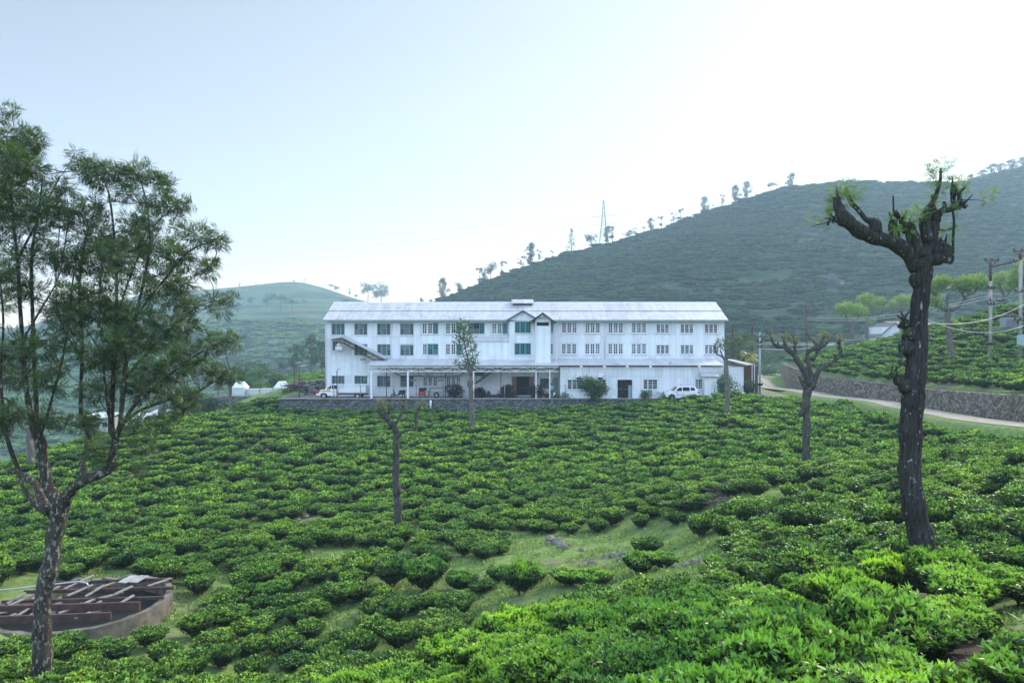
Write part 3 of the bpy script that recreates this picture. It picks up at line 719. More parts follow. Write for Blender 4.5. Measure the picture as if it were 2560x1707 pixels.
uu_=g.uniform(560,830,1600); Yy_=g.uniform(97,135,1600); xx_=PX(uu_,Yy_); kk_=~inpoly(YARD,xx_,Yy_); pts=np.c_[xx_,Yy_,H(xx_,Yy_)-.45][kk_][:900]
instancer('back_slope_tea',np.array(pts),np.c_[np.zeros((900,2)),g.uniform(-.4,.4,900)],np.c_[g.uniform(1.2,1.8,900),g.uniform(.9,1.1,900),g.uniform(.7,.9,900)],8+g.integers(0,3,900),protos,'light green tea slope behind the firewood pile left of the factory','tea field')

# short grass and clover in the clearings
def grass_patch():
    g=np.random.default_rng(11); P3=[];D=[];S_=[]
    cnt=0; per=[]
    for pg in OPEN+HALF:
        u0,v0=pg.min(0); u1,v1=pg.max(0); per.append((pg,u0,v0,u1,v1))
    Yg=[]; xs=[]; ys=[]
    for _ in range(110):
        Y=g.uniform(8,42,9000); u=g.uniform(150,2560,9000); x=(u-CU)/F*Y; z=H(x,Y); uu,vv=uv(x,Y,z+.05)
        m=np.zeros(len(x),bool)
        for pg in OPEN+HALF: m|=inpoly(pg,uu,vv)
        m&=(Y>9)
        m&=g.uniform(size=9000)<Y/42
        m&=np.array([mnoise.noise(Vector((a*.9,b*.9,1)))+.35*mnoise.noise(Vector((a*3,b*3,5)))>-.12 for a,b in zip(x,Y)])
        P3.append(np.c_[x,Y,z][m])
        cnt+=m.sum()
        if cnt>60000: break
    p=np.concatenate(P3); n=len(p); d=g.normal(size=(n,3))*.8+np.array([0,0,.7])
    big=g.uniform(size=n)<.12; V,Q=quads(p,d,g.uniform(.05,.13,n)*np.where(big,2.0,1),g.uniform(.025,.06,n)*np.where(big,1.8,1),g=g)
    me=fast_mesh('grass',V,Q,M['grassblade'],tint=g.uniform(0,1,n)); o=link_mesh('grass',me)
    tag(o,'short green grass and clover covering the clearings between the tea bushes','grass',kind='stuff')
grass_patch()
# ---------------------------------------------------------------- the factory
YW=81.0; GZ=-6.5
c1=lambda x,y:(780+.23384*x,720+.23384*y)
c2=lambda x,y:(1280+.24235*x,720+.24235*y)
fac=thing('factory_building','long two storey white corrugated iron tea factory with pale zinc gable roof','factory',(PX(1310,YW),YW,GZ))
def rect(c,x0,y0,x1,y1,Y=YW):
    a=c(x0,y0); b=c(x1,y1); return (PX(a[0],Y),PX(b[0],Y),PZ(b[1],Y),PZ(a[1],Y))
def wall_holes(mb,x0,x1,z0,z1,y,holes,depth=.16,mi=0):
    xs=sorted({x0,x1}|{h[0] for h in holes}|{h[1] for h in holes}); zs=sorted({z0,z1}|{h[2] for h in holes}|{h[3] for h in holes})
    for i in range(len(xs)-1):
        for j in range(len(zs)-1):
            cx=(xs[i]+xs[i+1])/2; cz=(zs[j]+zs[j+1])/2
            if any(h[0]<cx<h[1] and h[2]<cz<h[3] for h in holes) or not(x0<=cx<=x1 and z0<=cz<=z1): continue
            mb.quad((xs[i],y,zs[j]),(xs[i+1],y,zs[j]),(xs[i+1],y,zs[j+1]),(xs[i],y,zs[j+1]),mi)
    for a,b,c,d in holes:
        mb.quad((a,y,c),(a,y+depth,c),(a,y+depth,d),(a,y,d),mi); mb.quad((b,y,c),(b,y,d),(b,y+depth,d),(b,y+depth,c),mi)
        mb.quad((a,y,c),(b,y,c),(b,y+depth,c),(a,y+depth,c),mi); mb.quad((a,y,d),(a,y+depth,d),(b,y+depth,d),(b,y,d),mi)
def window(par,r,y,kind,mats=None,lab=None,fm=None):
    x0,x1,z0,z1=r; f=MB(); mats=mats or ['white']*3
    def bars(a,b,c,d,nc,nr,fw,bw,mi):
        f.box(a,b,y-.035,y+.05,c,c+fw,mi); f.box(a,b,y-.035,y+.05,d-fw,d,mi); f.box(a,a+fw,y-.035,y+.05,c+fw,d-fw,mi); f.box(b-fw,b,y-.035,y+.05,c+fw,d-fw,mi)
        for k in range(1,nc):
            x=a+fw+(b-a-2*fw)*k/nc; f.box(x-bw/2,x+bw/2,y-.02,y+.03,c+fw,d-fw,mi)
        for k in range(1,nr):
            z=c+fw+(d-c-2*fw)*k/nr; f.box(a+fw,b-fw,y-.016,y+.026,z-bw/2,z+bw/2,mi)
    names=sorted(set(mats)); ml=[]
    if kind[0]=='B':
        w=(x1-x0)/3
        for k in range(3): 
            if mats[k]=='open': continue
            bars(x0+w*k+.015,x0+w*(k+1)-.015,z0,z1,2,4,.09,.045,names.index(mats[k]))
    else:
        nc,nr=kind[1],kind[2]; bars(x0,x1,z0,z1,nc,nr,.06,.045,0)
        if len(kind)>3: # heavier mullion
            for q in kind[3]: x=x0+(x1-x0)*q; f.box(x-.045,x+.045,y-.045,y+.055,z0+.06,z1-.06,0)
    ml=[M['dark'] if n_=='open' else M[n_] for n_ in names]
    fr=f.build('window',ml if kind[0]=='B' else [M[fm or 'tealgrey']],par)
    if lab: fr['label']=lab
    p=MB(); nx=3; w=(x1-x0)/nx
    for k in range(nx):
        for j in range(2):
            mi=1 if random.random()<.22 else 0
            a,b=x0+w*k+.01,x0+w*(k+1)-.01; c,d=z0+(z1-z0)*j/2,z0+(z1-z0)*(j+1)/2
            p.quad((a,y+.09,c),(b,y+.09,c),(b,y+.09,d),(a,y+.09,d),mi)
    p.build('pane',[M['glass'],M['glass2']],fr)
    s=MB(); s.box(x0-.08,x1+.08,y-.16,y-.04,z0-.09,z0-.01); s.build('sill',M['whitedull'],fr)
    s=MB(); s.box(x0-.08,x1+.08,y-.11,y-.04,z1+.01,z1+.07); s.build('lintel',M['whitedull'],fr)
    return fr
wins=[]  # (rect,y,kind,mats,label,fm)
T='teal';W_='white'
for x0,x1 in ((208,350),(452,592),(695,840),(942,1086)): wins.append((rect(c1,x0,381,x1,500),('A',4,6,(.36,.67)),None,'tealgrey'))
for x0,x1,m_ in ((1174,1350,(W_,W_,T)),(1424,1600,(W_,W_,T)),(1672,1845,(T,'open',T)),(1920,2093,(W_,W_,T))): wins.append((rect(c1,x0,374,x1,490),('B',),m_,None))
for x0,x1 in ((268,430),(510,672),(752,912),(990,1150),(1231,1388)): wins.append((rect(c2,x0,355,x1,465),('B',),(W_,)*3,None))
for x0,x1 in ((1487,1620),(1736,1872),(1986,2123)): wins.append((rect(c2,x0,373,x1,463),('A',3,5,(.33,.67)),None,'white'))
wins.append((rect(c1,218,570,305,668),('A',3,4),None,'tealgrey'))
for x0,x1 in ((452,592),(697,840),(943,1086)): wins.append((rect(c1,x0,601,x1,720),('A',4,6,(.36,.67)),None,'tealgrey'))
for x0,x1,m_ in ((1178,1350,(W_,T,T)),(1424,1600,(W_,W_,T))): wins.append((rect(c1,x0,597,x1,714),('B',),m_,None))
for x0,x1 in ((268,428),(508,668),(750,911),(987,1148),(1231,1388)): wins.append((rect(c2,x0,572,x1,682),('B',),(W_,)*3,None))
for x0,x1 in ((1487,1622),(1738,1874),(1988,2110)): wins.append((rect(c2,x0,588,x1,678),('A',3,5,(.33,.67)),None,'white'))
low=[]
for x0,x1 in ((210,348),(453,592),(695,838),(945,1085)): low.append((rect(c1,x0,938,x1,1054),('A',4,7,(.5,)),None,'tealgrey'))
for x0,x1 in ((1182,1345),(1432,1590)): low.append((rect(c1,x0,950,x1,1050),('B',),(W_,)*3,None))
low.append(((PX(1350,YW),PX(1372,YW),PZ(971,YW),PZ(946,YW)),('A',3,4),None,'tealgrey'))
door_r=(PX(1280,YW),PX(1335,YW),GZ+.12,PZ(941,YW))
holes=[w_[0] for w_ in wins+low]+[door_r]
X0,X1=PX(814,YW),PX(1811,YW); EZ=2.36
zpl=PZ(969,YW)
mb=MB(); up=[h for h in holes if h[2]>zpl-.2]
wall_holes(mb,X0,X1,zpl,EZ,YW,[(h[0],h[1],max(h[2],zpl),h[3]) for h in holes]); 
mb.quad((X0,YW,zpl),(X0,YW,EZ),(X0,89.4,EZ),(X0,89.4,zpl)); mb.build('wall',M['cwall'],fac)
mb=MB()   # end walls with gables, back wall
for X in (X0+.002,X1-.002): mb.add([(X,YW+.01,zpl-.9),(X,89.4,zpl-.9),(X,89.4,EZ),(X,85.2,4.62),(X,YW+.01,EZ)],[(0,1,2,3,4)])
mb.quad((X0,89.4,GZ),(X1,89.4,GZ),(X1,89.4,EZ),(X0,89.4,EZ)); mb.build('wall',M['cside'],fac)
mb=MB(); wall_holes(mb,X0-.04,X1,GZ,zpl-.004,YW-.05,[(h[0],h[1],h[2],zpl-.004) for h in holes if h[2]<zpl]); mb.box(X0-.04,X1,YW-.05,YW+.0,zpl-.006,zpl-.002)
mb.box(X0-.03,X0+.1,YW+.01,89.4,GZ,zpl-.9); mb.build('plinth',M['plaster'],fac)
mb=MB()  # dark rooms behind the openings
mb.box(X0+.15,X1-.15,YW+.6,YW+.64,GZ,EZ-.1); mb.box(X0+.15,X1-.15,YW+.17,YW+.6,2.2,2.24); mb.box(X0+.15,X1-.15,YW+.17,YW+.6,-2.02,-1.98); mb.box(X0+.15,X1-.15,YW+.17,YW+.6,GZ+.0,GZ+.1)
mb.build('interior',M['dark'],fac)
for r,k,m_,fm in wins+low: window(fac,r,YW+.04,k,m_,None,fm)
# trims
mb=MB(); zt=PZ(939,YW); mb.box(X0-.02,PX(1183,YW),YW-.03,YW-.002,zt,zt+.05)
for v in (851,): 
    for a,b in ((c1(860,0)[0],c1(1090,0)[0]),): mb.box(PX(a,YW),PX(b,YW),YW-.02,YW-.002,PZ(v+12,YW),PZ(v+12,YW)+.05)
mb.box(X0-.02,X1,YW-.06,YW-.002,EZ-.16,EZ-.05); mb.build('trim',M['whitedull'],fac)
# roof: two overlapping courses in front
rx0,rx1=-22.25,25.45
def slope(mb,x0,x1,ya,za,yb,zb,t=.05): mb.slab((x0,ya,za),(x1,ya,za),(x1,yb,zb),(x0,yb,zb),t)
ym,zm=82.75,2.5+2.24*(82.75-80.3)/4.9
mb=MB(); slope(mb,rx0,rx1,80.3,2.50,ym+.12,zm+.05); slope(mb,rx0,rx1,ym,zm+.07,85.2,4.80); slope(mb,rx0,rx1,85.22,4.80,90.0,2.6)
rf=mb.build('roof',M['croof'],fac)
mb=MB(); mb.prism_x([(84.95,4.76),(85.2,4.93),(85.45,4.76),(85.2,4.86)],rx0-.02,rx1+.02); mb.build('ridge_cap',M['whitedull'],rf)
mb=MB(); a,b=PX(1279,84.6),PX(1334,84.6)
for x in (a+.1,b-.16): mb.box(x,x+.06,84.3,86.1,4.5,4.95)
slope(mb,a,b,83.9,4.66,85.2,5.20,.05); slope(mb,a,b,85.21,5.20,86.5,4.66,.05); mb.build('ridge_vent',M['croof'],rf)
mb=MB(); mb.box(a+.25,b-.25,84.35,86.0,4.4,4.85); mb.build('vent_opening',M['rust'],rf)
mb=MB(); mb.box(rx0,rx1,80.2,80.30,2.34,2.46); mb.build('gutter_soffit_shade',M['tealgrey'],rf)  # gutter coloured dark to stand in for the soffit shadow under the eave
for xx,v0,v1 in ((c1(843,0)[0],c1(0,345)[1],c1(0,760)[1]),(c2(957,0)[0],c2(0,325)[1],c2(0,735)[1]),(c1(2105,0)[0],801,852),(c1(148,0)[0],806,976)):
    mb=MB(); mb.tube([(PX(xx,YW),YW-.1,PZ(v0,YW)),(PX(xx,YW),YW-.1,PZ(v1,YW))],.05,6); mb.build('downpipe',M['whitedull'],fac)
# gabled bay, tower, boxed panel
def gable(mb,u0,u1,ua,ve,va,Y,yb,t=.05):
    a=Vector((PX(u0,Y),Y,PZ(ve,Y))); c=Vector((PX(ua,Y),Y,PZ(va,Y))); b=Vector((PX(u1,Y),Y,PZ(ve,Y))); k=Vector((0,yb-Y,0))
    mb.slab(a,c,c+k,a+k,-t); mb.slab(c,b,b+k,c+k,-t)
yb=80.2; bx0,bx1=PX(1273,yb),PX(1341,yb)
r1=rect(c1,2168,358,2340,480,yb); r2=rect(c1,2165,590,2340,712,yb)
mb=MB(); wall_holes(mb,bx0,bx1,PZ(906,yb),PZ(797,yb),yb,[r1,r2]); mb.add([(bx0,yb,PZ(797,yb)),(bx1,yb,PZ(797,yb)),(PX(1307,yb),yb,PZ(778,yb))],[(0,1,2)])
mb.quad((bx0,yb,PZ(906,yb)),(bx0,YW,PZ(906,yb)),(bx0,YW,PZ(797,yb)),(bx0,yb,PZ(797,yb)))
bay=mb.build('bay',M['cwall2'],fac)
for r in (r1,r2): window(bay,r,yb+.04,('B',),(T,T,T))
mb=MB(); mb.box(bx0+.1,bx1-.1,yb+.4,yb+.42,PZ(903,yb),PZ(800,yb)); mb.build('interior',M['dark'],bay)
mb=MB(); gable(mb,1265,1350,1307.5,800,775,79.9,84.4); br_=mb.build('bay_roof',[M['croof']],bay)
mb=MB(); gable(mb,1264,1351,1307.5,801,775.6,79.8,79.9,.11); mb.build('bargeboard',M['black'],br_)
yt=78.7; tx0,tx1=PX(1338.5,yt),PX(1376.5,yt); slot=(PX(1342,yt),PX(1372.5,yt),PZ(814.5,yt),PZ(805.5,yt))
mb=MB(); wall_holes(mb,tx0,tx1,PZ(911,yt),PZ(800,yt),yt,[slot]); mb.add([(tx0,yt,PZ(800,yt)),(tx1,yt,PZ(800,yt)),(PX(1357.5,yt),yt,PZ(783,yt))],[(0,1,2)])
for X in (tx0,tx1): mb.quad((X,yt,PZ(911,yt)),(X,YW,PZ(911,yt)),(X,YW,PZ(800,yt)),(X,yt,PZ(800,yt)))
zf=PZ(865,yt); mb.box(tx0-.03,tx1+.03,yt-.03,yt-.002,zf,zf+.06); mb.box(PX(1360,yt),PX(1361,yt),yt-.02,yt-.002,zf,PZ(815,yt))
tw=mb.build('hoist_tower',M['cwall2'],fac)
mb=MB(); mb.box(tx0+.1,tx1-.1,yt+.3,yt+.33,PZ(818,yt),PZ(803,yt)); mb.build('slot_shadow',M['dark'],tw)
mb=MB(); gable(mb,1321,1391,1357,806,781,78.2,84.0,.07); tr_=mb.build('tower_roof',M['tealgrey'],tw)
mb=MB(); gable(mb,1320,1392,1357,807,781,78.1,78.2,.14); mb.build('bargeboard',M['black'],tr_)
mb=MB(); mb.blob((PX(1354,78.0),78.3,PZ(791,78.3)),.22,squash=(1.1,.6,.7)); mb.build('floodlight',M['whitedull'],tw)
yp=80.35; px0,px1=PX(c1(1660,0)[0],yp),PX(c1(2124,0)[0],yp); zt=PZ(c1(0,570)[1],yp); zb=PZ(906,yp)
mb=MB(); mb.box(px0,px1,yp,YW-.01,zb,zt)
for k in range(1,5): x=px0+(px1-px0)*k/5; mb.box(x-.02,x+.02,yp-.02,yp-.001,zb,zt-.05)
mb.box(px0,px1,yp-.025,yp-.022,zb+.35,zb+.39)
pn=mb.build('boxed_panel',M['cwall2'],fac)
mb=MB(); slope(mb,px0-.1,px1+.02,yp-.12,zt+.0,YW-.012,PZ(842,YW),.04); mb.build('panel_roof',M['croof2'],pn)
# canopy and wing roofs
cx0,cx1,cx2=PX(917,77),PX(1399,77),PX(1809,77); zc0,zc1=PZ(914,77),PZ(897.5,YW)
mb=MB(); slope(mb,cx0,cx1,76.95,zc0,YW-.02,zc1,.04); cr=mb.build('canopy_roof',M['croof2'],fac)
mb=MB(); slope(mb,cx1+.003,cx2,76.9,zc0+.02,YW-.02,zc1+.02,.05); wr=mb.build('wing_roof',M['croof2'],fac)
mb=MB(); za,zb_=PZ(917,77.1),PZ(928.5,77.1); yy=77.1
for z in (za,zb_): mb.box(cx0+.1,cx1-.1,yy-.04,yy+.04,z-.045,z+.045)
n_=22; st=(cx1-cx0-.3)/n_
for k in range(n_):
    xa=cx0+.15+st*k
    mb.bar((xa,yy,zb_ if k%2 else za),(xa+st,yy,za if k%2 else zb_),.045); mb.bar((xa,yy,zb_),(xa,yy,za),.04)
for X in (cx0+.1,cx0+8,cx0+16): mb.box(X,X+.08,77.14,YW-.06,za-.06,za+.04)
mb.build('truss',M['white'],fac)
for u,w in ((929,.11),(1020,.10),(1183,.10),(1340,.055),(1374.5,.055)):
    mb=MB(); x=PX(u,77.1); mb.box(x-w,x+w,77.1-w,77.1+w,GZ,zb_-.046); mb.build('post',M['white'],fac)
# wing
yg=77.35; gx0,gx1=PX(1401,yg),PX(1808,yg); gzt=PZ(917,yg); gpl=PZ(973,yg)
gw=[(rect(c2,570,945,720,1044,yg),('A',3,4,(.33,)),None,'white'),(rect(c2,850,945,973,1042,yg),('A',3,4,(.33,)),None,'white'),(rect(c2,1353,943,1503,1043,yg),('A',3,4,(.33,)),None,'white'),(rect(c2,1888,940,1985,1040,yg),('A',3,4),None,'white')]
dr=rect(c2,1088,945,1238,1120,yg); dr=(dr[0],dr[1],GZ+.05,dr[3])
hs=[w_[0] for w_ in gw]+[dr]
mb=MB(); wall_holes(mb,gx0,gx1,gpl,gzt,yg,[(h[0],h[1],max(h[2],gpl),h[3]) for h in hs]); zt2=PZ(941,yg)
mb.build('wing_wall',M['cwall'],fac)
for X in (gx0,gx1): mb=MB(); mb.box(X-.02,X+.02,yg+.01,YW-.06,GZ,gzt); mb.build('wing_side_wall',M['cside'],fac)
mb=MB(); wall_holes(mb,gx0-.03,gx1,GZ,gpl-.003,yg-.04,[(h[0],h[1],h[2],gpl-.003) for h in hs if h[2]<gpl]); mb.build('wing_plinth',M['plaster'],fac)
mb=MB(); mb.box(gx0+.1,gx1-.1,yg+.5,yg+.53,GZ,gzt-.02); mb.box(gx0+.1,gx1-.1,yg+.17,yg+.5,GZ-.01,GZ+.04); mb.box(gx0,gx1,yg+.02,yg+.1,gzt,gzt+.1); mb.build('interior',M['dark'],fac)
mb=MB(); mb.box(gx0,gx1,yg-.03,yg-.002,zt2,zt2+.05); 
for k in (1360,1530,1800,900,1000): 
    x=PX(c2(k,0)[0],yg); mb.box(x,x+.04,yg-.05,yg-.002,zt2-.5,zt2)
mb.build('trim',M['whitedull'],fac)
for k,(r,kk,m_,fm) in enumerate(gw): window(fac,r,yg+.04,kk,m_,'window with green tinted panes' if k==3 else None,fm)
# wing doorway frame, dim green machinery gate inside
mb=MB(); a,b,c,d=dr; mb.box(a-.08,a,yg-.08,yg+.1,c,d+.08); mb.box(b,b+.08,yg-.08,yg+.1,c,d+.08); mb.box(a,b,yg-.08,yg+.1,d,d+.08)
df=mb.build('doorway_frame',M['whitedull'],fac)
mb=MB(); mb.box(b-.42,b-.05,yg-.03,yg+.04,c,PZ(963,yg)); mb.build('half_door',M['tealgrey'],df)
mb=MB(); mb.bar((a+.2,yg+.4,c+.1),(b-.4,yg+.4,c+1.3),.04); mb.bar((a+.2,yg+.4,c+1.2),(b-.4,yg+.4,c+.1),.04); mb.bar((a+.1,yg+.4,c+1.0),(b-.4,yg+.4,c+1.0),.05); mb.build('gate_bars',M['darkgreen'],df)
for k in (690,910):
    mb=MB(); a_=c2(k-29,882); b_=c2(k+29,938); x0,x1=PX(a_[0],yg),PX(b_[0],yg); z0,z1=PZ(b_[1],yg),PZ(a_[1],yg); zm_=PZ(c2(0,920)[1],yg)
    mb.prism_x([(yg-.02,z1),(yg-.5,z1-.12),(yg-.5,zm_),(yg-.02,zm_)],x0,x1); h_=mb.build('vent_hood',M['cwall2'],fac)
    mb=MB(); mb.box(x0+.08,x1-.08,yg-.4,yg-.03,z0,zm_-.003); mb.build('fan_grille',M['dark'],h_)
for u in (1453,1511,1568,1626,1748):
    mb=MB(); x=PX(u,yg); mb.box(x-.14,x+.14,yg-.12,yg-.06,PZ(916.3,yg),PZ(915.0,yg)); mb.build('tube_lamp',M['lit'],fac)
# door leaves of the main entrance
for a,b in ((1280.5,1291),(1323,1334.5)):
    mb=MB(); x0,x1=PX(a,YW),PX(b,YW); z0,z1=GZ+.13,door_r[3]-.04
    mb.box(x0,x1,YW-.04,YW+.03,z0,z0+.9); mb.box(x0,x0+.13,YW-.04,YW+.03,z0+.9,z1); mb.box(x1-.13,x1,YW-.04,YW+.03,z0+.9,z1); mb.box(x0+.13,x1-.13,YW-.04,YW+.03,z1-.12,z1); 
    for q in (.33,.66): zz=z0+.9+(z1-z0-1.02)*q; mb.box(x0+.13,x1-.13,YW-.03,YW+.02,zz-.03,zz+.03)
    dl=mb.build('door',M['orange'],fac); mb=MB(); mb.quad((x0+.13,YW,z0+.9),(x1-.13,YW,z0+.9),(x1-.13,YW,z1-.12),(x0+.13,YW,z1-.12)); mb.build('pane',M['glass2'],dl)
mb=MB(); mb.box(door_r[0]-.15,door_r[1]+.15,YW-.09,YW-.05,door_r[3],door_r[3]+.12); mb.box(door_r[0]-.12,door_r[0]-.01,YW-.09,YW-.05,GZ,door_r[3]); mb.box(door_r[1]+.01,door_r[1]+.12,YW-.09,YW-.05,GZ,door_r[3]); mb.build('door_frame',M['whitedull'],fac)
mb=MB(); mb.box(PX(1381,YW),PX(1394,YW),YW-.12,YW-.052,GZ+.05,PZ(944,YW)); mb.build('side_door',M['tealgrey'],fac)
# steps of the outside stair
mb=MB(); sx0,sz0,sx1,sz1=PX(1187,79.6),PZ(957,79.6),PX(1236,79.6),PZ(923,79.6); k_=9
for k in range(k_):
    x=sx0+(sx1-sx0)*k/k_; z=sz0+(sz1-sz0)*k/k_; mb.box(x,x+.42,79.3,80.3,z,z+.06); mb.box(x+.36,x+.42,79.3,80.3,z+.06,z+.22)
mb.bar((sx0,79.25,sz0-.1),(sx1,79.25,sz1),.07); mb.bar((sx0,79.25,sz0+.95),(sx1-.9,79.25,sz1+.1),.04)
for k in range(0,4): x=sx0+.2+k*.75; z=sz0+(sz1-sz0)*(x-sx0)/(sx1-sx0); mb.bar((x,79.25,z),(x,79.25,min(z+.95,zc0)),.04)
mb.box(PX(1187,80),PX(1210,80),80.6,80.9,PZ(940,80),PZ(925,80)); mb.build('stair',M['darkgreen'],fac)
# slanting leaf conveyor housing
A_p=lambda x,y,Y: Vector((PX(c1(x,y)[0],Y),Y,PZ(c1(x,y)[1],Y)))
mb=MB(); a=A_p(318,526,79.3); b=A_p(790,760,79.3); mb.slab(a,b,b+Vector((0,1.65,.12)),a+Vector((0,1.65,.12)),.05)
l=A_p(160,553,79.3); mb.slab(l,a,a+Vector((0,1.65,.12)),l+Vector((0,1.65,.1)),.05)
cv=mb.build('conveyor_roof',M['croof2'],fac)
mb=MB(); p=A_p(262,576,79.8); q=A_p(340,590,79.8); r_=A_p(680,785,79.8); q2=A_p(350,560,79.8); r2_=A_p(760,770,79.8)
mb.bar(p,q,.09); mb.bar(q,r_,.10); mb.bar(A_p(330,548,79.8),r2_,.07)
for k in range(9):
    t=k/8; mb.bar(q.lerp(r_,t),A_p(330,548,79.8).lerp(r2_,min(1,t+.06)),.04)
mb.build('conveyor_frame',M['red'],cv)
mb=MB(); e=A_p(285,640,79.9); mb.box(e.x-.35,e.x+.45,79.7,80.3,e.z-.25,e.z+.15); mb.blob((e.x,80.0,e.z+.35),.28); mb.build('conveyor_motor',M['whitedull'],cv)
mb=MB(); e=A_p(545,760,80.4); mb.box(e.x-.3,e.x+.3,80.2,80.7,e.z-.12,e.z+.12); mb.bar((e.x,80.5,e.z),(e.x,YW,e.z+.5),.03); mb.build('floodlight',M['tealgrey'],fac)
mb=MB(); A0,A1=PX(c1(203,0)[0],YW),PX(c1(405,0)[0],YW); z0,z1=PZ(c1(0,772)[1],YW),PZ(c1(0,585)[1],YW)
for x in (A0,A1): mb.box(x,x+.05,YW-.03,YW-.002,z0,z1)
mb.box(A0,A1+.05,YW-.03,YW-.002,z0-.05,z0); mb.build('patch_frame',M['whitedull'],fac)
# overhead rail under the canopy
mb=MB(); pts=[A_p(x,y,80.2) for x,y in ((800,845),(870,885),(950,940),(1140,940),(1200,945),(1560,940),(1640,890),(1760,850))]
s=spline([(*p_,.05) for p_ in pts],4); mb.tube([p_[:3] for p_ in s],.055,6)
for x in (1140,1230,1380,1500): q_=A_p(x,938,80.2); mb.bar(q_,(q_.x,80.2,q_.z+1.0),.03)
mb.build('overhead_rail',M['red'],fac)
for x in (1085,1380):
    mb=MB(); q_=A_p(x,995,79.6); mb.prism_x([(79.3,q_.z),(79.9,q_.z),(79.75,q_.z+.2),(79.45,q_.z+.2)],q_.x-.3,q_.x+.3); mb.bar((q_.x,79.6,q_.z+.2),(q_.x,79.6,PZ(928,79.6)),.025); mb.build('hanging_lamp',M['tealgrey'],fac)
# small white lean-to shed on the wing and the annex at its right end
sh=thing('shed','small white corrugated lean-to shed beside the green paned window of the factory wing','shed',(PX(1776,76.6),76.6,GZ))
mb=MB(); a,b=PX(1761,76.4),PX(1793,76.4); zt=PZ(941,76.4); mb.box(a,b,76.4,77.3,GZ,zt); mb.build('wall',M['cwall'],sh)
mb=MB(); mb.slab((a-.35,76.15,zt-.02),(b+.2,76.15,zt-.02),(b+.2,77.31,zt+.45),(a-.35,77.31,zt+.45),.04); mb.build('roof',M['croof'],sh)
mb=MB(); mb.box(PX(1778,76.3),PX(1786,76.3),76.36,76.39,GZ,PZ(957,76.3)); mb.build('door',M['whitedull'],sh)
an=thing('annex','low white annex with sloping sheet roof behind the red flowered bush, right of the factory','annex',(PX(1845,80),80,GZ))
mb=MB(); a,b=PX(1812,79),PX(1859,79); mb.box(a,b,79,84,GZ,PZ(917,79)); mb.build('wall',M['cwall'],an)
mb=MB(); mb.slab((PX(1809,78.6),78.6,PZ(898,78.6)),(PX(1869,78.6),78.6,PZ(913,78.6)),(PX(1889,84),84.5,PZ(911,84)),(PX(1830,84.5),84.5,PZ(899,84.5)),.06); mb.build('roof',M['croof'],an)
mb=MB(); mb.box(PX(1861,84),PX(1884,84),82.5,86,GZ,PZ(914,84)); mb.build('open_bay',M['rust'],an)
for u in (1879,1885): 
    mb=MB(); mb.box(PX(u,82.4),PX(u+1.5,82.4),82.3,82.4,GZ,PZ(912,82.4)); mb.build('post',M['white'],an)
# ---------------------------------------------------------------- trees
def cloud(centers, radii, dens, L, W, seed, kind='leaf', young=(.2,.8), squash=.8, up=.35, shell=.25):
    """leaf sprays spread through the volume of several clumps"""
    g=np.random.default_rng(seed); P_=[];D_=[];T_=[]
    for c,r in zip(centers,radii):
        n=max(6,int(dens*r*r)); d=nrm(g.normal(size=(n,3))); q=g.uniform(shell,1,n)**.5
        q*=1+.25*np.sin(d[:,0]*5+c[0])*np.sin(d[:,2]*6+c[2])
        p=np.array(c)+d*(r*q)[:,None]*np.array([1,1,squash]); P_.append(p)
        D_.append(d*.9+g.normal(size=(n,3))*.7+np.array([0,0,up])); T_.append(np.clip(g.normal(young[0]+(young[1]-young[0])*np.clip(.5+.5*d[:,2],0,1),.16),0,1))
    return np.concatenate(P_),np.concatenate(D_),np.concatenate(T_)
def frond_mesh(p,d,T,L,W,seed,pairs=6,droop=.35):
    """feather leaves: a midrib with paired narrow leaflets"""
    g=np.random.default_rng(seed); n=len(p); d=nrm(d); s=nrm(np.cross(d,g.normal(size=(n,3))*.5+np.array([0,0,1.]))); u=np.cross(s,d)
    L=L*g.uniform(.7,1.2,n)[:,None]; V=[];Q=[];TT=[];b=0
    for k in range(pairs+1):
        t=(k+.4)/(pairs+.4); base=p+d*L*t-u*L*droop*t*t
        dd=nrm(d-u*droop*2*t)
        wl=W*(1-.75*abs(t-.35)/.65)
        for sg in (-1,1):
            tip=base+s*sg*wl*.9+dd*wl*.55-u*wl*.2
            m=(base+tip)/2; h=dd*wl*.20
            v=np.stack([base,m-h,tip,m+h],1).reshape(-1,3); V.append(v); Q.append(np.arange(n*4).reshape(-1,4)+b); b+=n*4; TT.append(T)
    return np.concatenate(V),np.concatenate(Q),np.concatenate(TT)
def px_pts(lst,Y0):
    """(u,v,radius_m[,dy]) -> world points"""
    return [(*P(a[0],a[1],Y0+(a[3] if len(a)>3 else 0)),a[2]) for a in lst]
def make_tree(name,label,cat,base,limbs,barkm,Y0,tufts=None,stubs=None,group=None,wob=.25,n=9):
    t=thing(name,label,cat,P(*base),0,group); 
    for k,l in enumerate(limbs):
        mb=MB(); limb(mb,px_pts(l,Y0),n=n if k==0 else 7,wob=wob,per=5); mb.build('trunk' if k==0 else 'branch',barkm,t)
    return t
def attach(t,name,V,Q,T,m):
    lo=root_loc(t); me=fast_mesh(name,V-np.array(lo),Q,m,tint=T); return link_mesh(name,me,t)
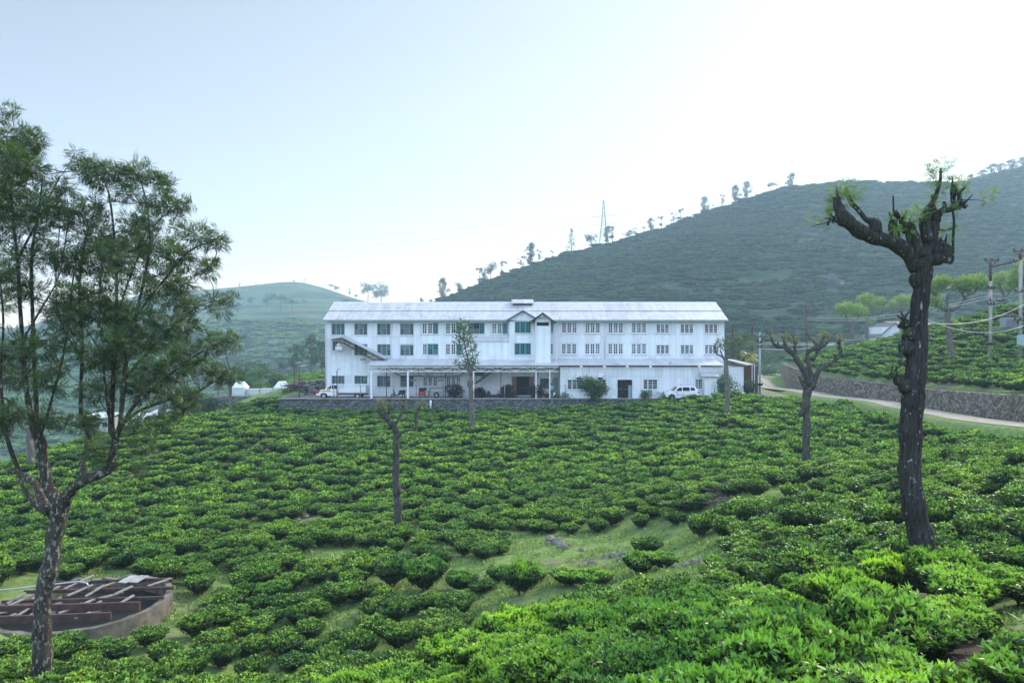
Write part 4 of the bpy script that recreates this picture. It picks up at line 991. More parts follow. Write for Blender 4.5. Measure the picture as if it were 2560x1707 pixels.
# --- big dark pollard on the right
BY=12.8
limbs=[[(2318,1470,0.270),(2314,1400,0.237),(2302,1340,0.217),(2288,1283,0.205),(2276,1200,0.193),(2275,1130,0.188),(2279,1050,0.193),(2284,977,0.193),(2290,930,0.184),(2293,848,0.176),(2301,757,0.143),(2307,695,0.160),(2304,660,0.193),(2312,628,0.164),(2325,592,0.140),(2334,560,0.102),(2338,530,0.073)],
[(2300,670,.18),(2268,628,.155),(2222,603,.13,-.1),(2175,590,.14,-.2),(2140,570,.13,-.3),(2112,545,.12,-.35),(2096,515,.085,-.3),(2092,492,.06,-.3)],
[(2186,582,.13,-.2),(2188,560,.11,-.2),(2165,548,.05,-.1),(2148,528,.045,0),(2125,500,.045,0),(2115,470,.03,.1)],
[(2240,600,.09,.1),(2232,570,.085,.1),(2236,545,.055,.1),(2234,528,.02,.1),(2233,490,.014,.1)],
[(2285,620,.10,.1),(2275,585,.08,.15),(2262,560,.06,.2),(2258,540,.05,.2)],
[(2300,640,.13,-.1),(2290,600,.09,-.1),(2280,570,.065,-.1),(2276,556,.05,-.1)],
[(2318,600,.12,-.1),(2316,560,.07,-.15),(2326,525,.05,-.1),(2338,495,.04,0),(2350,455,.03,0),(2352,420,.02,0)],
[(2322,590,.12,.2),(2308,560,.08,.2),(2312,530,.05,.2),(2330,505,.035,.2),(2342,480,.03,.2)],
[(2336,555,.11),(2350,530,.07),(2368,525,.055),(2388,520,.05),(2398,512,.04),(2412,504,.02)],
[(2358,528,.05),(2362,512,.035),(2359,504,.02)],
[(2384,520,.045,0),(2383,495,.045),(2385,478,.05),(2386,458,.04)],
[(2393,515,.035,0),(2398,492,.03),(2403,478,.028),(2414,468,.02)],
[(2405,512,.025,0),(2412,520,.018),(2420,512,.01)],
[(2315,650,.15,.0),(2335,648,.14,-.1),(2358,640,.12,-.15),(2362,620,.11,-.15),(2364,612,.10,-.15)],
[(2355,650,.05,-.15),(2372,656,.03,-.15),(2381,650,.028,-.15),(2383,600,.024,-.15),(2385,555,.022,-.1),(2382,525,.018,0)],
[(2340,575,.03),(2365,575,.022),(2384,570,.018),(2392,563,.01)],
[(2120,560,.05,-.3),(2098,556,.028,-.3),(2080,548,.018,-.3),(2062,546,.01,-.3)],
[(2110,565,.03,-.3),(2098,562,.02,-.3),(2086,552,.014,-.3),(2030,566,.006,-.4)],
[(2400,500,.012),(2440,500,.006),(2462,504,.004)]]
bt=make_tree('pollarded_tree','tall dark fissured pollard tree with a long left arm, nearest on the right','tree',(2316,1450,BY),limbs,M['barkdark'],BY,wob=.14,n=20)
for u,v,r,dy in ((2272,838,.15,-.06),(2266,868,.17,-.05),(2264,805,.07,-.1),(2280,890,.14,0),(2262,965,.16,-.05),(2246,950,.12,-.06),(2272,985,.15,0),(2236,932,.06,-.06),(2296,700,.2,.0),(2345,628,.15,-.1),(2190,575,.13,-.2),(2232,560,.09,.1),(2262,815,.08,0)):
    mb=MB(); mb.blob(P(u,v,BY+dy),r*.82,seg=16,rings=12,jit=.09,squash=(.95,1,1.15)); mb.build('burl',M['barkdark'],bt)
q_=random.Random(77)
for u,v,r in [(2092,500,.04),(2100,520,.05),(2118,545,.05),(2080,545,.03),(2236,540,.04),(2262,552,.04),(2276,565,.04),(2330,520,.04),(2362,612,.05),(2350,612,.05),(2388,475,.03),(2404,505,.03),(2256,800,.04),(2232,925,.03)]*3:
    a=P(u+q_.uniform(-9,9),v+q_.uniform(-4,8),BY-.1); d=Vector((q_.gauss(0,.5),q_.gauss(0,.3),.8)).normalized()*q_.uniform(.1,.28); mb=MB(); mb.tube([a-d*.5,a+d*.5,a+d],[r*.8,r*.5,r*.12],6,jit=.3); mb.build('stub',M['barkdark'],bt)
g=np.random.default_rng(3)
tuf=[(2032,558,.10),(2050,562,.08),(2090,532,.16),(2075,540,.10),(2105,500,.2),(2125,475,.22),(2095,480,.2),(2238,545,.10),(2262,552,.14),(2285,545,.16),(2270,570,.14),(2250,580,.12),(2300,530,.14),(2345,440,.2),(2350,415,.2),(2340,475,.14),(2366,592,.12),(2372,575,.08),(2388,457,.15),(2405,466,.14),(2412,470,.08),(2468,496,.12),(2480,488,.09),(2392,560,.08),(2380,525,.08),(2345,520,.12),(2228,925,.15),(2266,838,.08)]
cs=[tuple(P(u,v,BY-.15)) for u,v,r in tuf]; rs_=[r for _,_,r in tuf]
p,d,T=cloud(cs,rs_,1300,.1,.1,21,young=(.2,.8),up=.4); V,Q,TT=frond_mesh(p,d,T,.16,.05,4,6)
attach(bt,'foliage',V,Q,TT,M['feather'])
# --- multi stemmed tree on the left
LY=16.0
limbs=[[(106,1720,0.243),(106,1660,0.216),(106,1600,0.198),(105,1540,0.180),(108,1490,0.171),(118,1445,0.194),(124,1425,0.198),(130,1390,0.171),(136,1340,0.180),(146,1290,0.198),(147,1270,0.162),(138,1245,0.135),(118,1207,0.117),(107,1149,0.108),(100,1104,0.122),(86,1068,0.090),(72,1010,0.063),(64,956,0.054),(56,850,0.045),(50,760,0.041),(43,650,0.036),(32,540,0.032),(24,430,0.027),(16,340,0.018)],
[(145,1290,.16),(160,1262,.15),(174,1228,.13,-.2),(203,1203,.12,-.3),(243,1187,.11,-.4),(272,1172,.10,-.4),(282,1135,.085,-.4),(288,1095,.08,-.3),(278,1063,.07,-.3),(284,930,.05,-.3),(291,800,.04,-.2),(289,640,.03,0),(275,500,.022,.1),(262,455,.015,.1)],
[(132,1285,.12),(108,1255,.10,.2),(88,1212,.09,.4),(64,1188,.06,.5),(27,1180,.04,.6),(-30,1195,.02,.7)],
[(120,1285,.07,-.2),(85,1258,.06,-.3),(58,1215,.05,-.4),(40,1160,.05,-.4),(22,1110,.045,-.5),(10,1050,.04,-.5),(2,940,.03,-.5),(8,800,.022,-.5),(-5,640,.015,-.4)],
[(94,1090,.07,.2),(90,1000,.05,.3),(86,903,.045,.3),(80,742,.04,.4),(80,635,.03,.4),(96,528,.022,.4),(107,447,.015,.4)],
[(97,1100,.045,-.2),(118,1037,.03,-.3),(161,876,.025,-.4),(177,740,.02,-.5),(190,650,.014,-.5)],
[(210,1200,.10,-.3),(207,1150,.07,-.1),(222,1090,.065,.2),(204,1040,.05,.4),(203,960,.04,.5),(206,849,.035,.6),(198,720,.03,.6),(214,600,.022,.6),(240,520,.015,.6)],
[(285,1110,.07,-.3),(300,1063,.055,-.4),(308,980,.05,-.5),(316,903,.045,-.6),(340,790,.04,-.6),(360,700,.03,-.6),(375,608,.025,-.6),(366,510,.02,-.6),(348,437,.012,-.6)],
[(288,1095,.05,-.3),(318,1040,.045,-.6),(343,1005,.04,-.8),(407,951,.03,-1),(482,892,.022,-1.1),(562,850,.012,-1.2)],
[(300,1063,.045,-.4),(352,1025,.035,0),(420,1000,.028,.3),(500,975,.02,.5),(575,925,.012,.6)],
[(310,950,.035,-.5),(370,880,.03,-.2),(430,820,.02,.2),(490,770,.016,.3),(536,752,.01,.4)],
[(340,790,.03,-.6),(410,700,.022,-.9),(470,630,.018,-1),(540,600,.01,-1.1)],
[(290,800,.025,-.2),(330,680,.02,.3),(390,560,.016,.5),(440,520,.01,.6)],
[(205,900,.025,.5),(150,800,.02,.8),(140,700,.015,1),(150,560,.01,1)],
[(56,850,.03),(110,760,.02,-.5),(150,680,.015,-.7),(175,520,.01,-.8)],
[(43,650,.03),(90,560,.02,-.3),(140,460,.014,-.4),(160,430,.008,-.4)],
[(278,1063,.04,-.3),(262,960,.03,-.8),(255,850,.03,-1),(250,720,.022,-1.1),(262,600,.015,-1.2)],
[(275,1172,.03,-.4),(330,1150,.012,-.6),(400,1145,.008,-.9)],
[(100,1104,.035),(60,1040,.025,.4),(20,1000,.02,.6),(-30,980,.01,.7)],
[(284,930,.03,-.3),(240,860,.02,.2),(200,800,.012,.5)]]
lt=make_tree('acacia_tree','tall multi stemmed feathery tree on a pale mottled trunk at the left edge','tree',(106,1650,LY),limbs,M['barkmot'],LY,wob=.15,n=14)
CC=[(30,60,40),(60,150,70),(150,180,60),(20,250,80),(100,260,90),(40,380,90),(180,300,60),(280,380,60),(200,450,80),(80,500,80),(20,600,70),(150,580,80),(260,530,70),(340,500,70),(60,720,70),(180,720,70),(290,720,60),(40,850,70),(130,850,50),(30,950,50),(270,950,60),(50,1120,80),(180,1130,80),(40,1280,80),(160,1320,80),(260,1230,50),(60,1450,70),(200,1450,60),
(430,510,70),(400,620,90),(500,650,80),(350,740,80),(470,760,90),(420,900,70),(330,880,60),(560,720,80),(640,640,70),(520,870,70),(380,1000,90),(300,1000,60),(480,1000,90),(560,1000,80),(440,1150,80),(330,1100,60),(520,1180,80),
(380,270,50),(430,310,60),(500,310,50),(450,360,40),(350,235,22),(600,340,60),(660,330,60),(720,360,50),(770,370,40),(600,430,50),(760,440,50),(820,470,50),(870,470,30),(660,470,40),
(620,560,60),(700,560,60),(850,590,40),(920,620,50),(990,620,45),(1030,650,30),(700,680,70),(800,700,70),(870,720,50),(940,760,50),(980,740,30),(650,800,60),(750,820,70),(860,830,60),(700,900,60),(820,920,60),(900,930,50),(650,1000,70),(760,1020,70),(870,1030,70),(1000,920,50),(1070,920,35),(600,1100,80),(720,1130,80),(840,1130,80),(960,1120,50),(1040,1100,50),(1090,1110,30),(700,1230,80),(820,1250,80),(920,1220,60),(1030,1270,60),(1080,1260,35),(560,1290,70),(440,1330,60),(640,1340,60),(760,1350,60),(880,1380,60),(840,1420,40),(400,1480,50),(300,1500,40),(650,1480,50),(760,1480,40)]
CC=[(x*.5356,260+y*.5356,r*.5356) for x,y,r in CC]+[(245,1128,30),(325,1095,16),(375,1120,18),(210,1065,26),(340,1180,18),(60,1215,12),(-40,500,60),(-50,700,60),(-50,900,60),(-40,1050,50),(-30,350,40)]
cs=[];rs_=[]
for u,v,r in CC:
    for k in range(2):
        cs.append(tuple(P(u+g.normal()*r*.3,v+g.normal()*r*.25,LY+g.uniform(-1.5,1.3)))); rs_.append(r/F*LY*1.05)
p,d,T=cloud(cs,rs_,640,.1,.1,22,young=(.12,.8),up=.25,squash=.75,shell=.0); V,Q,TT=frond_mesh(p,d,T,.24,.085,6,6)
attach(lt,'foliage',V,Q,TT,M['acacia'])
# twigs that carry the sprays
mb=MB(); st=[Vector(P(a[0],a[1],LY+(a[3] if len(a)>3 else 0))) for l in limbs for a in l[3:]]
for c in cs[::2]:
    c=Vector(c); q=min(st,key=lambda s:(s-c).length+max(0,s.z-c.z)*.6)
    if (q-c).length<2.2: m_=(q+c)/2+Vector((g.normal()*.06,g.normal()*.06,-.05)); mb.tube([q,m_,c,c+Vector((g.normal()*.1,g.normal()*.1,.16))],[.013,.010,.006,.003],4)
mb.build('twigs',M['barkmot'],lt)

# --- slender pollards in the field
def pollard(label,base,limbs,barkm,Y0,tufts,leafm,L=.16,W=.055,dens=500,young=(.3,.8),seed=1,wob=.4,knobs=True,fr=True,group=None,squash=.85,ts=1.0):
    t=make_tree('pollarded_tree',label,'tree',base,limbs,barkm,Y0,wob=wob,group=group)
    g=np.random.default_rng(seed)
    if knobs:   # cut stubs at the ends of the arms
        mb=MB()
        for l in limbs[1:]:
            e=px_pts(l,Y0)
            for _ in range(9):
                k=random.choice(e[len(e)//2:]); q=Vector(k[:3]); dv=Vector((g.normal()*.5,g.normal()*.4,.9)).normalized()*g.uniform(.15,.38)
                mb.tube([q,q+dv*.6,q+dv],[k[3]*.7,k[3]*.55,k[3]*.25],6,jit=.25)
        mb.build('stubs',barkm,t)
    cs=[tuple(P(u,v,Y0+g.uniform(-.5,.5)*r/F*Y0*1.2)) for u,v,r in tufts]; rr=[r*ts/F*Y0 for _,_,r in tufts]
    p,d,T=cloud(cs,rr,dens,.1,.1,seed+50,young=young,squash=squash)
    if fr: V,Q,TT=frond_mesh(p,d,T,L,W,seed,5)
    else: V,Q=quads(p,d,L*g.uniform(.6,1.2,len(p)),W,g=g); TT=T
    attach(t,'foliage',V,Q,TT,leafm); return t
pollard('grey pollard tree with three gnarled arms of cut stubs, left of the dark tree','tree' and (2018,1175,38),
 [[(2018,1190,.27),(2016,1100,.21),(2016,1035,.20),(2014,1005,.24),(2022,975,.21),(2030,962,.22),(2026,935,.15),(2019,900,.13),(2020,880,.12),(2032,872,.13),(2050,868,.14),(2056,850,.07),(2062,838,.04)],
 [(2026,960,0.221),(2012,930,0.182),(1996,905,0.169),(1982,885,0.143),(1962,869,0.130),(1944,866,0.104),(1932,855,0.065),(1925,838,0.039)],
 [(2036,958,0.169),(2046,928,0.130),(2068,912,0.117),(2090,898,0.104),(2102,878,0.091),(2098,860,0.078),(2100,838,0.039)],
 [(2030,900,0.117),(2042,885,0.091),(2043,868,0.065)],[(1968,870,0.104),(1960,852,0.065),(1962,838,0.026)],[(1986,884,0.104),(1988,862,0.065),(1984,845,0.026)],
 [(2024,980,0.182),(2008,962,0.104),(2000,950,0.052)],[(2052,868,0.104),(2066,860,0.052),(2074,852,0.026)],[(2048,864,0.078),(2030,850,0.039),(2020,840,0.019)],[(2016,1010,0.208),(2004,1035,0.130),(2000,1042,0.039)]],
 M['barkpoll'],38,[(1928,845,9),(1962,842,9),(1986,850,9),(2040,850,8),(2058,842,11),(2100,845,9),(1975,848,7),(2002,953,5),(2106,855,6),(2070,835,6)],M['moss'],L=.22,W=.09,dens=700,young=(.3,1),seed=2,ts=1.15)
pollard('grey trunked tree with small grey green crown at the right end of the factory',(1819,1030,65),
 [[(1820,1040,.27),(1818,990,.22),(1816,940,.20),(1815,905,.19),(1818,885,.14),(1830,872,.08),(1836,850,.04)],[(1815,905,.14),(1806,892,.10),(1792,884,.08),(1788,868,.05),(1792,855,.03)],[(1816,903,.12),(1804,885,.06),(1800,868,.03)],[(1822,895,.08),(1845,880,.05),(1852,860,.03)]],
 M['barkgrey'],65,[(1830,858,17),(1845,868,15),(1818,868,12),(1795,868,11),(1802,855,9),(1838,885,12),(1786,876,7),(1852,850,10)],M['grevillea'],L=.3,W=.11,dens=420,young=(.1,.6),seed=3,fr=False)
pollard('slender tree with loose feathery crown before the middle of the factory',(1181,1070,65),
 [[(1182,1080,.28),(1180,1040,.22),(1178,990,.21),(1176,962,.27),(1177,940,.20),(1176,925,.22),(1168,890,.07),(1160,850,.05),(1158,815,.03)],[(1178,930,.12),(1184,900,.05),(1176,860,.035),(1172,830,.02)],[(1174,930,.12),(1160,915,.05),(1145,905,.03),(1135,908,.015)],[(1177,925,.1),(1188,905,.05),(1192,880,.03)],[(1174,925,.1),(1163,900,.05),(1150,860,.03),(1147,845,.02)]],
 M['barkgrey'],65,[(1159,812,17),(1154,828,16),(1168,830,12),(1172,842,14),(1145,850,13),(1160,855,14),(1180,865,13),(1184,885,12),(1162,880,13),(1150,885,8),(1142,908,9),(1188,902,9),(1170,905,14),(1158,918,8),(1195,912,6)],M['grevillea'],L=.34,W=.11,dens=330,young=(.25,.8),seed=4,fr=False,knobs=False)
pollard('slender grey pollard with two crooked mossy arms standing alone mid field',(996,1305,35),
 [[(996,1315,.23),(994,1250,.185),(992,1225,.21),(990,1180,.17),(991,1120,.16),(990,1080,.16),(985,1062,.15),(972,1054,.14),(962,1035,.13),(956,1018,.08),(950,1003,.04)],
 [(994,1095,.10),(1003,1082,.07),(1020,1075,.06),(1036,1073,.06),(1040,1058,.06),(1039,1040,.07),(1046,1022,.05),(1056,1008,.02)],[(985,1064,.08),(998,1045,.05),(1008,1020,.03),(1012,1006,.015)],[(966,1040,.09),(975,1022,.05),(972,1008,.03)],[(968,1050,.08),(952,1040,.05),(948,1025,.03)],[(990,1150,.09),(984,1145,.05)],[(988,1190,.09),(983,1186,.05)]],
 M['barkpoll'],35,[(950,1010,10),(962,1025,8),(974,1012,6),(1044,1015,7),(1058,1006,7),(1012,1012,6),(1002,1045,5),(1010,1130,6),(990,1100,5)],M['moss'],L=.2,W=.08,dens=800,young=(.3,1),seed=5,ts=1.2)
pollard('thin pale trunk before the left wall end by the white tanks',(577,1050,74),
 [[(578,1055,.26),(577,1020,.19),(576,985,.17),(575,955,.15),(580,930,.09),(588,912,.05)],[(576,960,.1),(592,940,.06),(604,925,.04),(606,905,.03)],[(576,950,.1),(568,930,.06),(562,915,.04)],[(580,935,.07),(586,922,.05),(594,910,.03)]],
 M['barkgrey'],74,[(588,915,8),(604,908,8),(564,916,7),(575,925,8)],M['grevillea'],L=.25,W=.1,dens=350,young=(.2,.6),seed=6,fr=False)
pollard('short grey trunk at the left field edge behind the feathery tree',(405,1085,68),[[(405,1090,.4),(404,1050,.36),(405,1015,.3),(400,1000,.2)],[(405,1020,.2),(415,1000,.12),(420,985,.06)]],M['barkgrey'],68,[(400,990,14),(418,985,12),(390,1000,10)],M['grevillea'],L=.3,W=.12,dens=200,seed=7,fr=False)
pollard('small dark trunk at the far left field edge',(77,1150,47),[[(77,1160,.28),(76,1130,.24),(74,1095,.2),(70,1070,.12)],[(75,1100,.14),(86,1080,.08),(90,1060,.04)]],M['barkgrey'],47,[(72,1068,14),(88,1058,12),(60,1075,10)],M['grevillea'],L=.25,W=.1,dens=300,seed=8,fr=False)
# --- feathery pollards on the bank
FG=dict(dens=430,young=(.15,1),knobs=False,fr=False,L=.55,W=.055)
def bankp(label,base,limbs,Y,tufts,seed,sc_=1): pollard(label,base,limbs,M['barkfar'] if Y>75 else M['barkgrey'],Y,tufts,M['feather'],seed=seed,dens=FG['dens']*sc_,young=FG['young'],knobs=False,fr=False,L=.40,W=.10,squash=1.0,ts=.80)
bankp('leafy pollard with two round green heads just right of the dark tree, on the bank',(2382,950,68),[[(2383,960,.42),(2380,900,.36),(2372,830,.28),(2370,790,.26),(2366,772,.3),(2345,765,.16),(2340,740,.13),(2338,725,.10)],[(2374,775,.24),(2395,768,.16),(2408,752,.15),(2418,738,.15),(2435,732,.12),(2443,715,.10),(2444,692,.06)],[(2368,775,.16),(2368,750,.12),(2374,735,.10)],[(2410,745,.1),(2402,725,.08)]],68,
 [(2348,712,24),(2362,704,16),(2336,722,16),(2338,755,14),(2348,765,9),(2412,712,25),(2396,716,18),(2430,705,18),(2448,698,14),(2458,712,16),(2470,708,13),(2378,812,15),(2368,820,10),(2392,815,11)],31,2.2)
bankp('green headed pollard in front of the cottage, leftmost on the bank',(2131,884,106),[[(2132,890,.34),(2131,850,.28),(2129,815,.24),(2118,795,.14),(2108,780,.08)],[(2130,818,.18),(2142,800,.12),(2150,785,.07)]],106,[(2106,775,19),(2118,768,17),(2098,770,12),(2146,776,20),(2158,780,15),(2130,790,12),(2136,770,12)],32,1.0)
bankp('taller pale green pollard behind the leftmost one on the bank',(2166,866,116),[[(2167,872,.32),(2166,820,.26),(2165,790,.2),(2160,765,.12)],[(2166,792,.14),(2180,770,.1),(2192,755,.06)]],116,[(2156,750,18),(2170,745,16),(2192,757,17),(2204,752,12),(2180,765,14),(2182,800,9),(2158,790,8)],33,1.0)
bankp('pale green pollard directly left of the dark trunk, above the cottage',(2254,842,112),[[(2254,848,.3),(2253,800,.26),(2250,780,.18),(2238,765,.1)],[(2253,785,.16),(2264,768,.1)]],112,[(2232,762,15),(2244,754,14),(2268,756,19),(2256,748,14),(2282,745,12),(2260,800,10),(2220,768,8)],34,1.0)
bankp('green pollard between the two transformer poles',(2514,842,84),[[(2514,850,.32),(2514,790,.26),(2512,745,.22),(2502,722,.12),(2498,705,.08)],[(2513,748,.16),(2526,728,.1),(2530,712,.06)]],84,[(2497,697,17),(2508,690,14),(2488,712,13),(2526,706,15),(2514,722,11),(2536,720,11)],35,1.5)
bankp('bright green pollard at the right edge behind the second transformer pole',(2590,870,70),[[(2592,880,.4),(2590,800,.32),(2585,740,.28),(2570,705,.14),(2556,690,.1)],[(2588,742,.2),(2605,710,.14)]],70,[(2545,695,24),(2558,672,24),(2575,655,24),(2590,680,24),(2535,708,14),(2600,650,20),(2560,705,18)],36,2.0)

# --- far trees: kinds with a crown and a trunk, copied
def far_tree(shape,seed,leafm=None,n=900,L=.46):
    g=np.random.default_rng(seed); t=thing('tree','x','tree'); t['_local']=1
    mb=MB(); mb.tube([(0,0,-1.2),(0,0,2),(.1*g.normal(),.1,6),(0,0,8.5)],[.22,.18,.1,.03],6)
    for k in range(6): a=g.uniform(0,6.28); z=g.uniform(3,7); mb.tube([(0,0,z),(math.cos(a)*1.4,math.sin(a)*1.4,z+1)],[.07,.02],4)
    if shape=='round': cs=[(g.normal()*1.3,g.normal()*1.3,g.uniform(4,8.3)) for _ in range(13)]; rr=[g.uniform(.9,1.6) for _ in cs]
    elif shape=='tall': cs=[(g.normal()*1.0*(1.25-abs(z-5.6)/4.2),g.normal()*1.0*(1.25-abs(z-5.6)/4.2),z) for z in np.linspace(2.2,9.3,24)]; rr=[g.uniform(.5,.95) for _ in cs]
    elif shape=='cone': cs=[];rr=[]; [ (cs.append((math.cos(a)*q,math.sin(a)*q,z)),rr.append(.35+.1*g.uniform())) for z in np.linspace(2,10,11) for a in g.uniform(0,6.28,4) for q in [(10.6-z)*.24*g.uniform(.5,1.1)] ]
    elif shape=='umbrella': cs=[(g.normal()*2.2,g.normal()*2.2,g.uniform(6.5,8.5)) for _ in range(14)]; rr=[g.uniform(.8,1.3) for _ in cs]
    else: cs=[(g.normal()*.8,g.normal()*.8,g.uniform(3,9)) for _ in range(9)]; rr=[g.uniform(.5,.9) for _ in cs]
    den=n/sum(r*r for r in rr); p,d,T=cloud(cs,rr,den,.1,.1,seed,young=(.0,.7),shell=.1); V,Q=quads(p,d,L*g.uniform(.5,1.2,len(p)),L*.5,g=g)
    link_mesh('crown',fast_mesh('crown',V,Q,leafm or M['broad'],tint=T),t); mb.build('trunk',M['barkfar'],t,origin=(0,0,0)); return t
KT={'round':[far_tree('round',101,n=1500),far_tree('round',102,n=1200)],'tall':[far_tree('tall',103,n=1900),far_tree('tall',104,n=1600)],'cone':[far_tree('cone',105,n=700,L=.4)],'umbrella':[far_tree('umbrella',106,n=1100)],'sparse':[far_tree('sparse',107,n=800,L=.5),far_tree('sparse',108,n=600,L=.45)]}
fresh=set()
def plant(kind,p,h,label,group=None,k=0,wide=1.0,name='tree',cat='tree'):
    src=KT[kind][k%len(KT[kind])]
    if id(src) not in fresh: o=src; fresh.add(id(src))
    else: o=copy_tree(src)
    o.name=name; o.location=(p[0],p[1],p[2]-.3); s=h/10; o.scale=(s*wide,s*wide,s); o.rotation_euler=(0,0,random.uniform(0,6)); 
    for a in ('group',):
        if a in o: del o[a]
    tag(o,label,cat,group); return o
RT=[(330,635,680,'tall'),(380,650,680,'round'),(440,585,680,'tall'),(525,590,650,'round'),(640,530,605,'sparse'),(700,505,595,'round'),(757,520,590,'sparse'),(860,480,545,'sparse'),(910,430,530,'tall'),(958,435,500,'sparse'),(1030,440,480,'sparse'),(1130,360,460,'cone'),(1235,370,440,'round'),(1320,340,415,'tall'),(1350,330,405,'sparse'),(1470,325,370,'sparse'),(1515,330,365,'sparse'),(1552,298,360,'tall'),(1612,290,345,'sparse'),(1675,270,328,'sparse'),(1712,248,310,'sparse'),(1840,190,265,'tall'),(1885,225,250,'sparse'),(1938,165,225,'sparse'),(2005,127,205,'tall'),(2065,105,185,'tall'),(2305,38,105,'tall')]
where=['lowest','second','third','fourth','fifth','sixth','seventh','eighth','ninth','tenth','eleventh','twelfth','thirteenth','fourteenth','fifteenth','sixteenth','seventeenth','eighteenth','nineteenth','twentieth','twenty first','twenty second','twenty third','twenty fourth','twenty fifth','twenty sixth','topmost']
look={'tall':'dense upright','round':'rounded bushy','sparse':'thin see-through','cone':'pointed conifer like','umbrella':'flat topped'}
for k,(x,a,b,kd) in enumerate(RT):
    u=900+x*.4677; va=440+a*.4677; vb=440+b*.4677; p=hill_point(VH,usH,tsH,u,.985)
    plant(kd,p,max(4,(vb-va)/F*p.y*1.35),f'{look[kd]} tree, {where[k]} along the skyline of the big hill','trees along the big hill skyline',k,wide=1.1)
p=hill_point(VH,usH,tsH,1573,.98); plant('round',p,6.2,'low dark dome shaped tree on the big hill skyline right of the pylon','trees along the big hill skyline',1,1.6)
p=hill_point(VH,usH,tsH,1929,.985); plant('umbrella',p,7.5,'low flat topped tree high on the big hill skyline','trees along the big hill skyline',0,1.1)
for k,(u,h) in enumerate(((2425,7),(2455,8),(2480,10),(2502,9),(2530,10),(2556,10))):
    p=hill_point(VH,usH,tsH,u,.985); p.z-=1; plant('tall',p,h*.95,f'round hazy tree, {where[k] if k else "first"} from the left on the top right ridge','trees on the far right ridge',k,1.9)
for k,(x,a,b,kd) in enumerate([(145,215,272,'sparse'),(360,218,268,'sparse'),(510,210,240,'sparse'),(860,190,222,'round'),(950,188,232,'sparse'),(1190,235,300,'umbrella'),(1245,245,312,'round'),(1365,260,345,'sparse'),(1420,312,360,'round')]):
    u=500+x*.274; p=hill_point(VL,usL,tsL,u,.985); plant(kd,p,(b-a)*.274/F*p.y*1.1,f'small {look[kd]} tree, {where[k] if k else "first"} from the left on the pale left hill skyline','trees along the pale left hill skyline',k,1.3)
for u,h in ((920,17),(953,20),(940,12)):
    p=hill_point(VL,usL,tsL,u,.98); plant('round',p,h*1.3,'dark rounded tree in the clump on the saddle just above the factory roof','trees on the saddle above the roof',int(u),1.2)
# mid slope trees
rr=random.Random(4)
for k in range(34):
    u=rr.uniform(1090,2560); t=rr.uniform(.12,.9); p=hill_point(VH,usH,tsH,u,t)
    plant(rr.choice(['sparse','sparse','tall','umbrella']),p,rr.uniform(5,9),'thin pale tree scattered on the face of the big hill','trees scattered over the big hill face',k,1.0)
for k in range(26):
    u=rr.uniform(330,940); t=rr.uniform(.12,.75); p=hill_point(VL,usL,tsL,u,t)
    plant(rr.choice(['round','tall','umbrella']),p,rr.uniform(9,17),'hazy blue tree scattered on the slope of the pale left hill','trees scattered over the left hill slope',k,1.3)
for u,va,vb,Y,kd,w_,lab in [(655,888,972,128,'round',1.15,'dark round headed tree on a visible trunk behind the white tanks'),(742,855,932,160,'tall',1.2,'tall green tree behind the two lamp posts left of the factory'),(777,833,925,172,'tall',1.2,'tallest grey green tree close to the left end of the factory'),(806,850,930,180,'tall',1.2,'hazy tree half hidden by the left end wall of the factory'),
  (700,890,935,200,'round',1.4,'hazy rounded tree between the round headed tree and the two lamp posts'),(620,900,960,190,'tall',1.1,'hazy tree left of the round headed tree'),(545,900,985,150,'tall',1.1,'hazy tree low at the right fringe of the feathery tree'),(1925,868,925,150,'sparse',1.8,'thin trunked pale tree where the dirt road turns'),(1915,860,928,158,'sparse',1.6,'thin pale tree left of the one at the road bend'),(1890,852,930,150,'round',1.3,'bushy green tree behind the annex and palms')]:
    z=PZ(vb,Y); plant(kd,(PX(u,Y),Y,z),(vb-va)/F*Y,lab,None,1,w_)
    
def shrub(name,label,p,r,h,m,seed,n=700,L=.22,W=.12,cat='shrub',stem=True,group=None,young=(.1,.8)):
    g=np.random.default_rng(seed); t=thing(name,label,cat,p,0,group)
    cs=[(p[0]+g.normal()*r*.35,p[1]+g.normal()*r*.35,p[2]+h*(.2+.58*g.uniform())) for _ in range(11)]; rr=[r*g.uniform(.4,.62) for _ in cs]; den=n/sum(q*q for q in rr)
    q,d,T=cloud(cs,rr,den,.1,.1,seed,young=young,squash=max(.6,min(1.3,h/r/2)),shell=.1); V,Q=leaves(q,d,L*g.uniform(.7,1.2,len(q)),W,g=g)
    attach(t,'foliage',V,Q,np.repeat(T,2),m)
    mb=MB()
    for k in range(5): a=g.uniform(0,6.28); mb.tube([(p[0],p[1],p[2]-.1),(p[0]+math.cos(a)*r*.3,p[1]+math.sin(a)*r*.3,p[2]+h*.5)],[.04,.015],5)
    mb.build('stems',M['twig'],t); return t
def gp(u,Y,z=GZ): return Vector((PX(u,Y),Y,z))
shrub('shrub','big round bright green shrub in front of the factory wing windows',gp(1481,77.0-.6),1.55,2.6,M['shrub'],201,3400,.24,.12)
shrub('shrub','low spiky green bush beside the wing doorway',gp(1612,77.9-1.1),.65,1.15,M['shrub'],202,600,.35,.05,young=(.4,1))
for k,(u,r,h,lab) in enumerate([(1138,1.15,1.5,'dark leaved bush beside the frame table, leftmost of the dark bushes on the wall'),(1268,1.1,1.45,'dark leaved bush below the white sheet hopper, left of the entrance'),(1334,1.0,1.65,'tall dark leaved bush right of the orange entrance doors'),(1200,.75,1.2,'smaller dark bush just right of the slender tree trunk')]):
    shrub('potted_shrub',lab,gp(u,77.9),r,h,M['darkshrub'],210+k,1300,.22,.11,group='dark bushes along the yard edge')
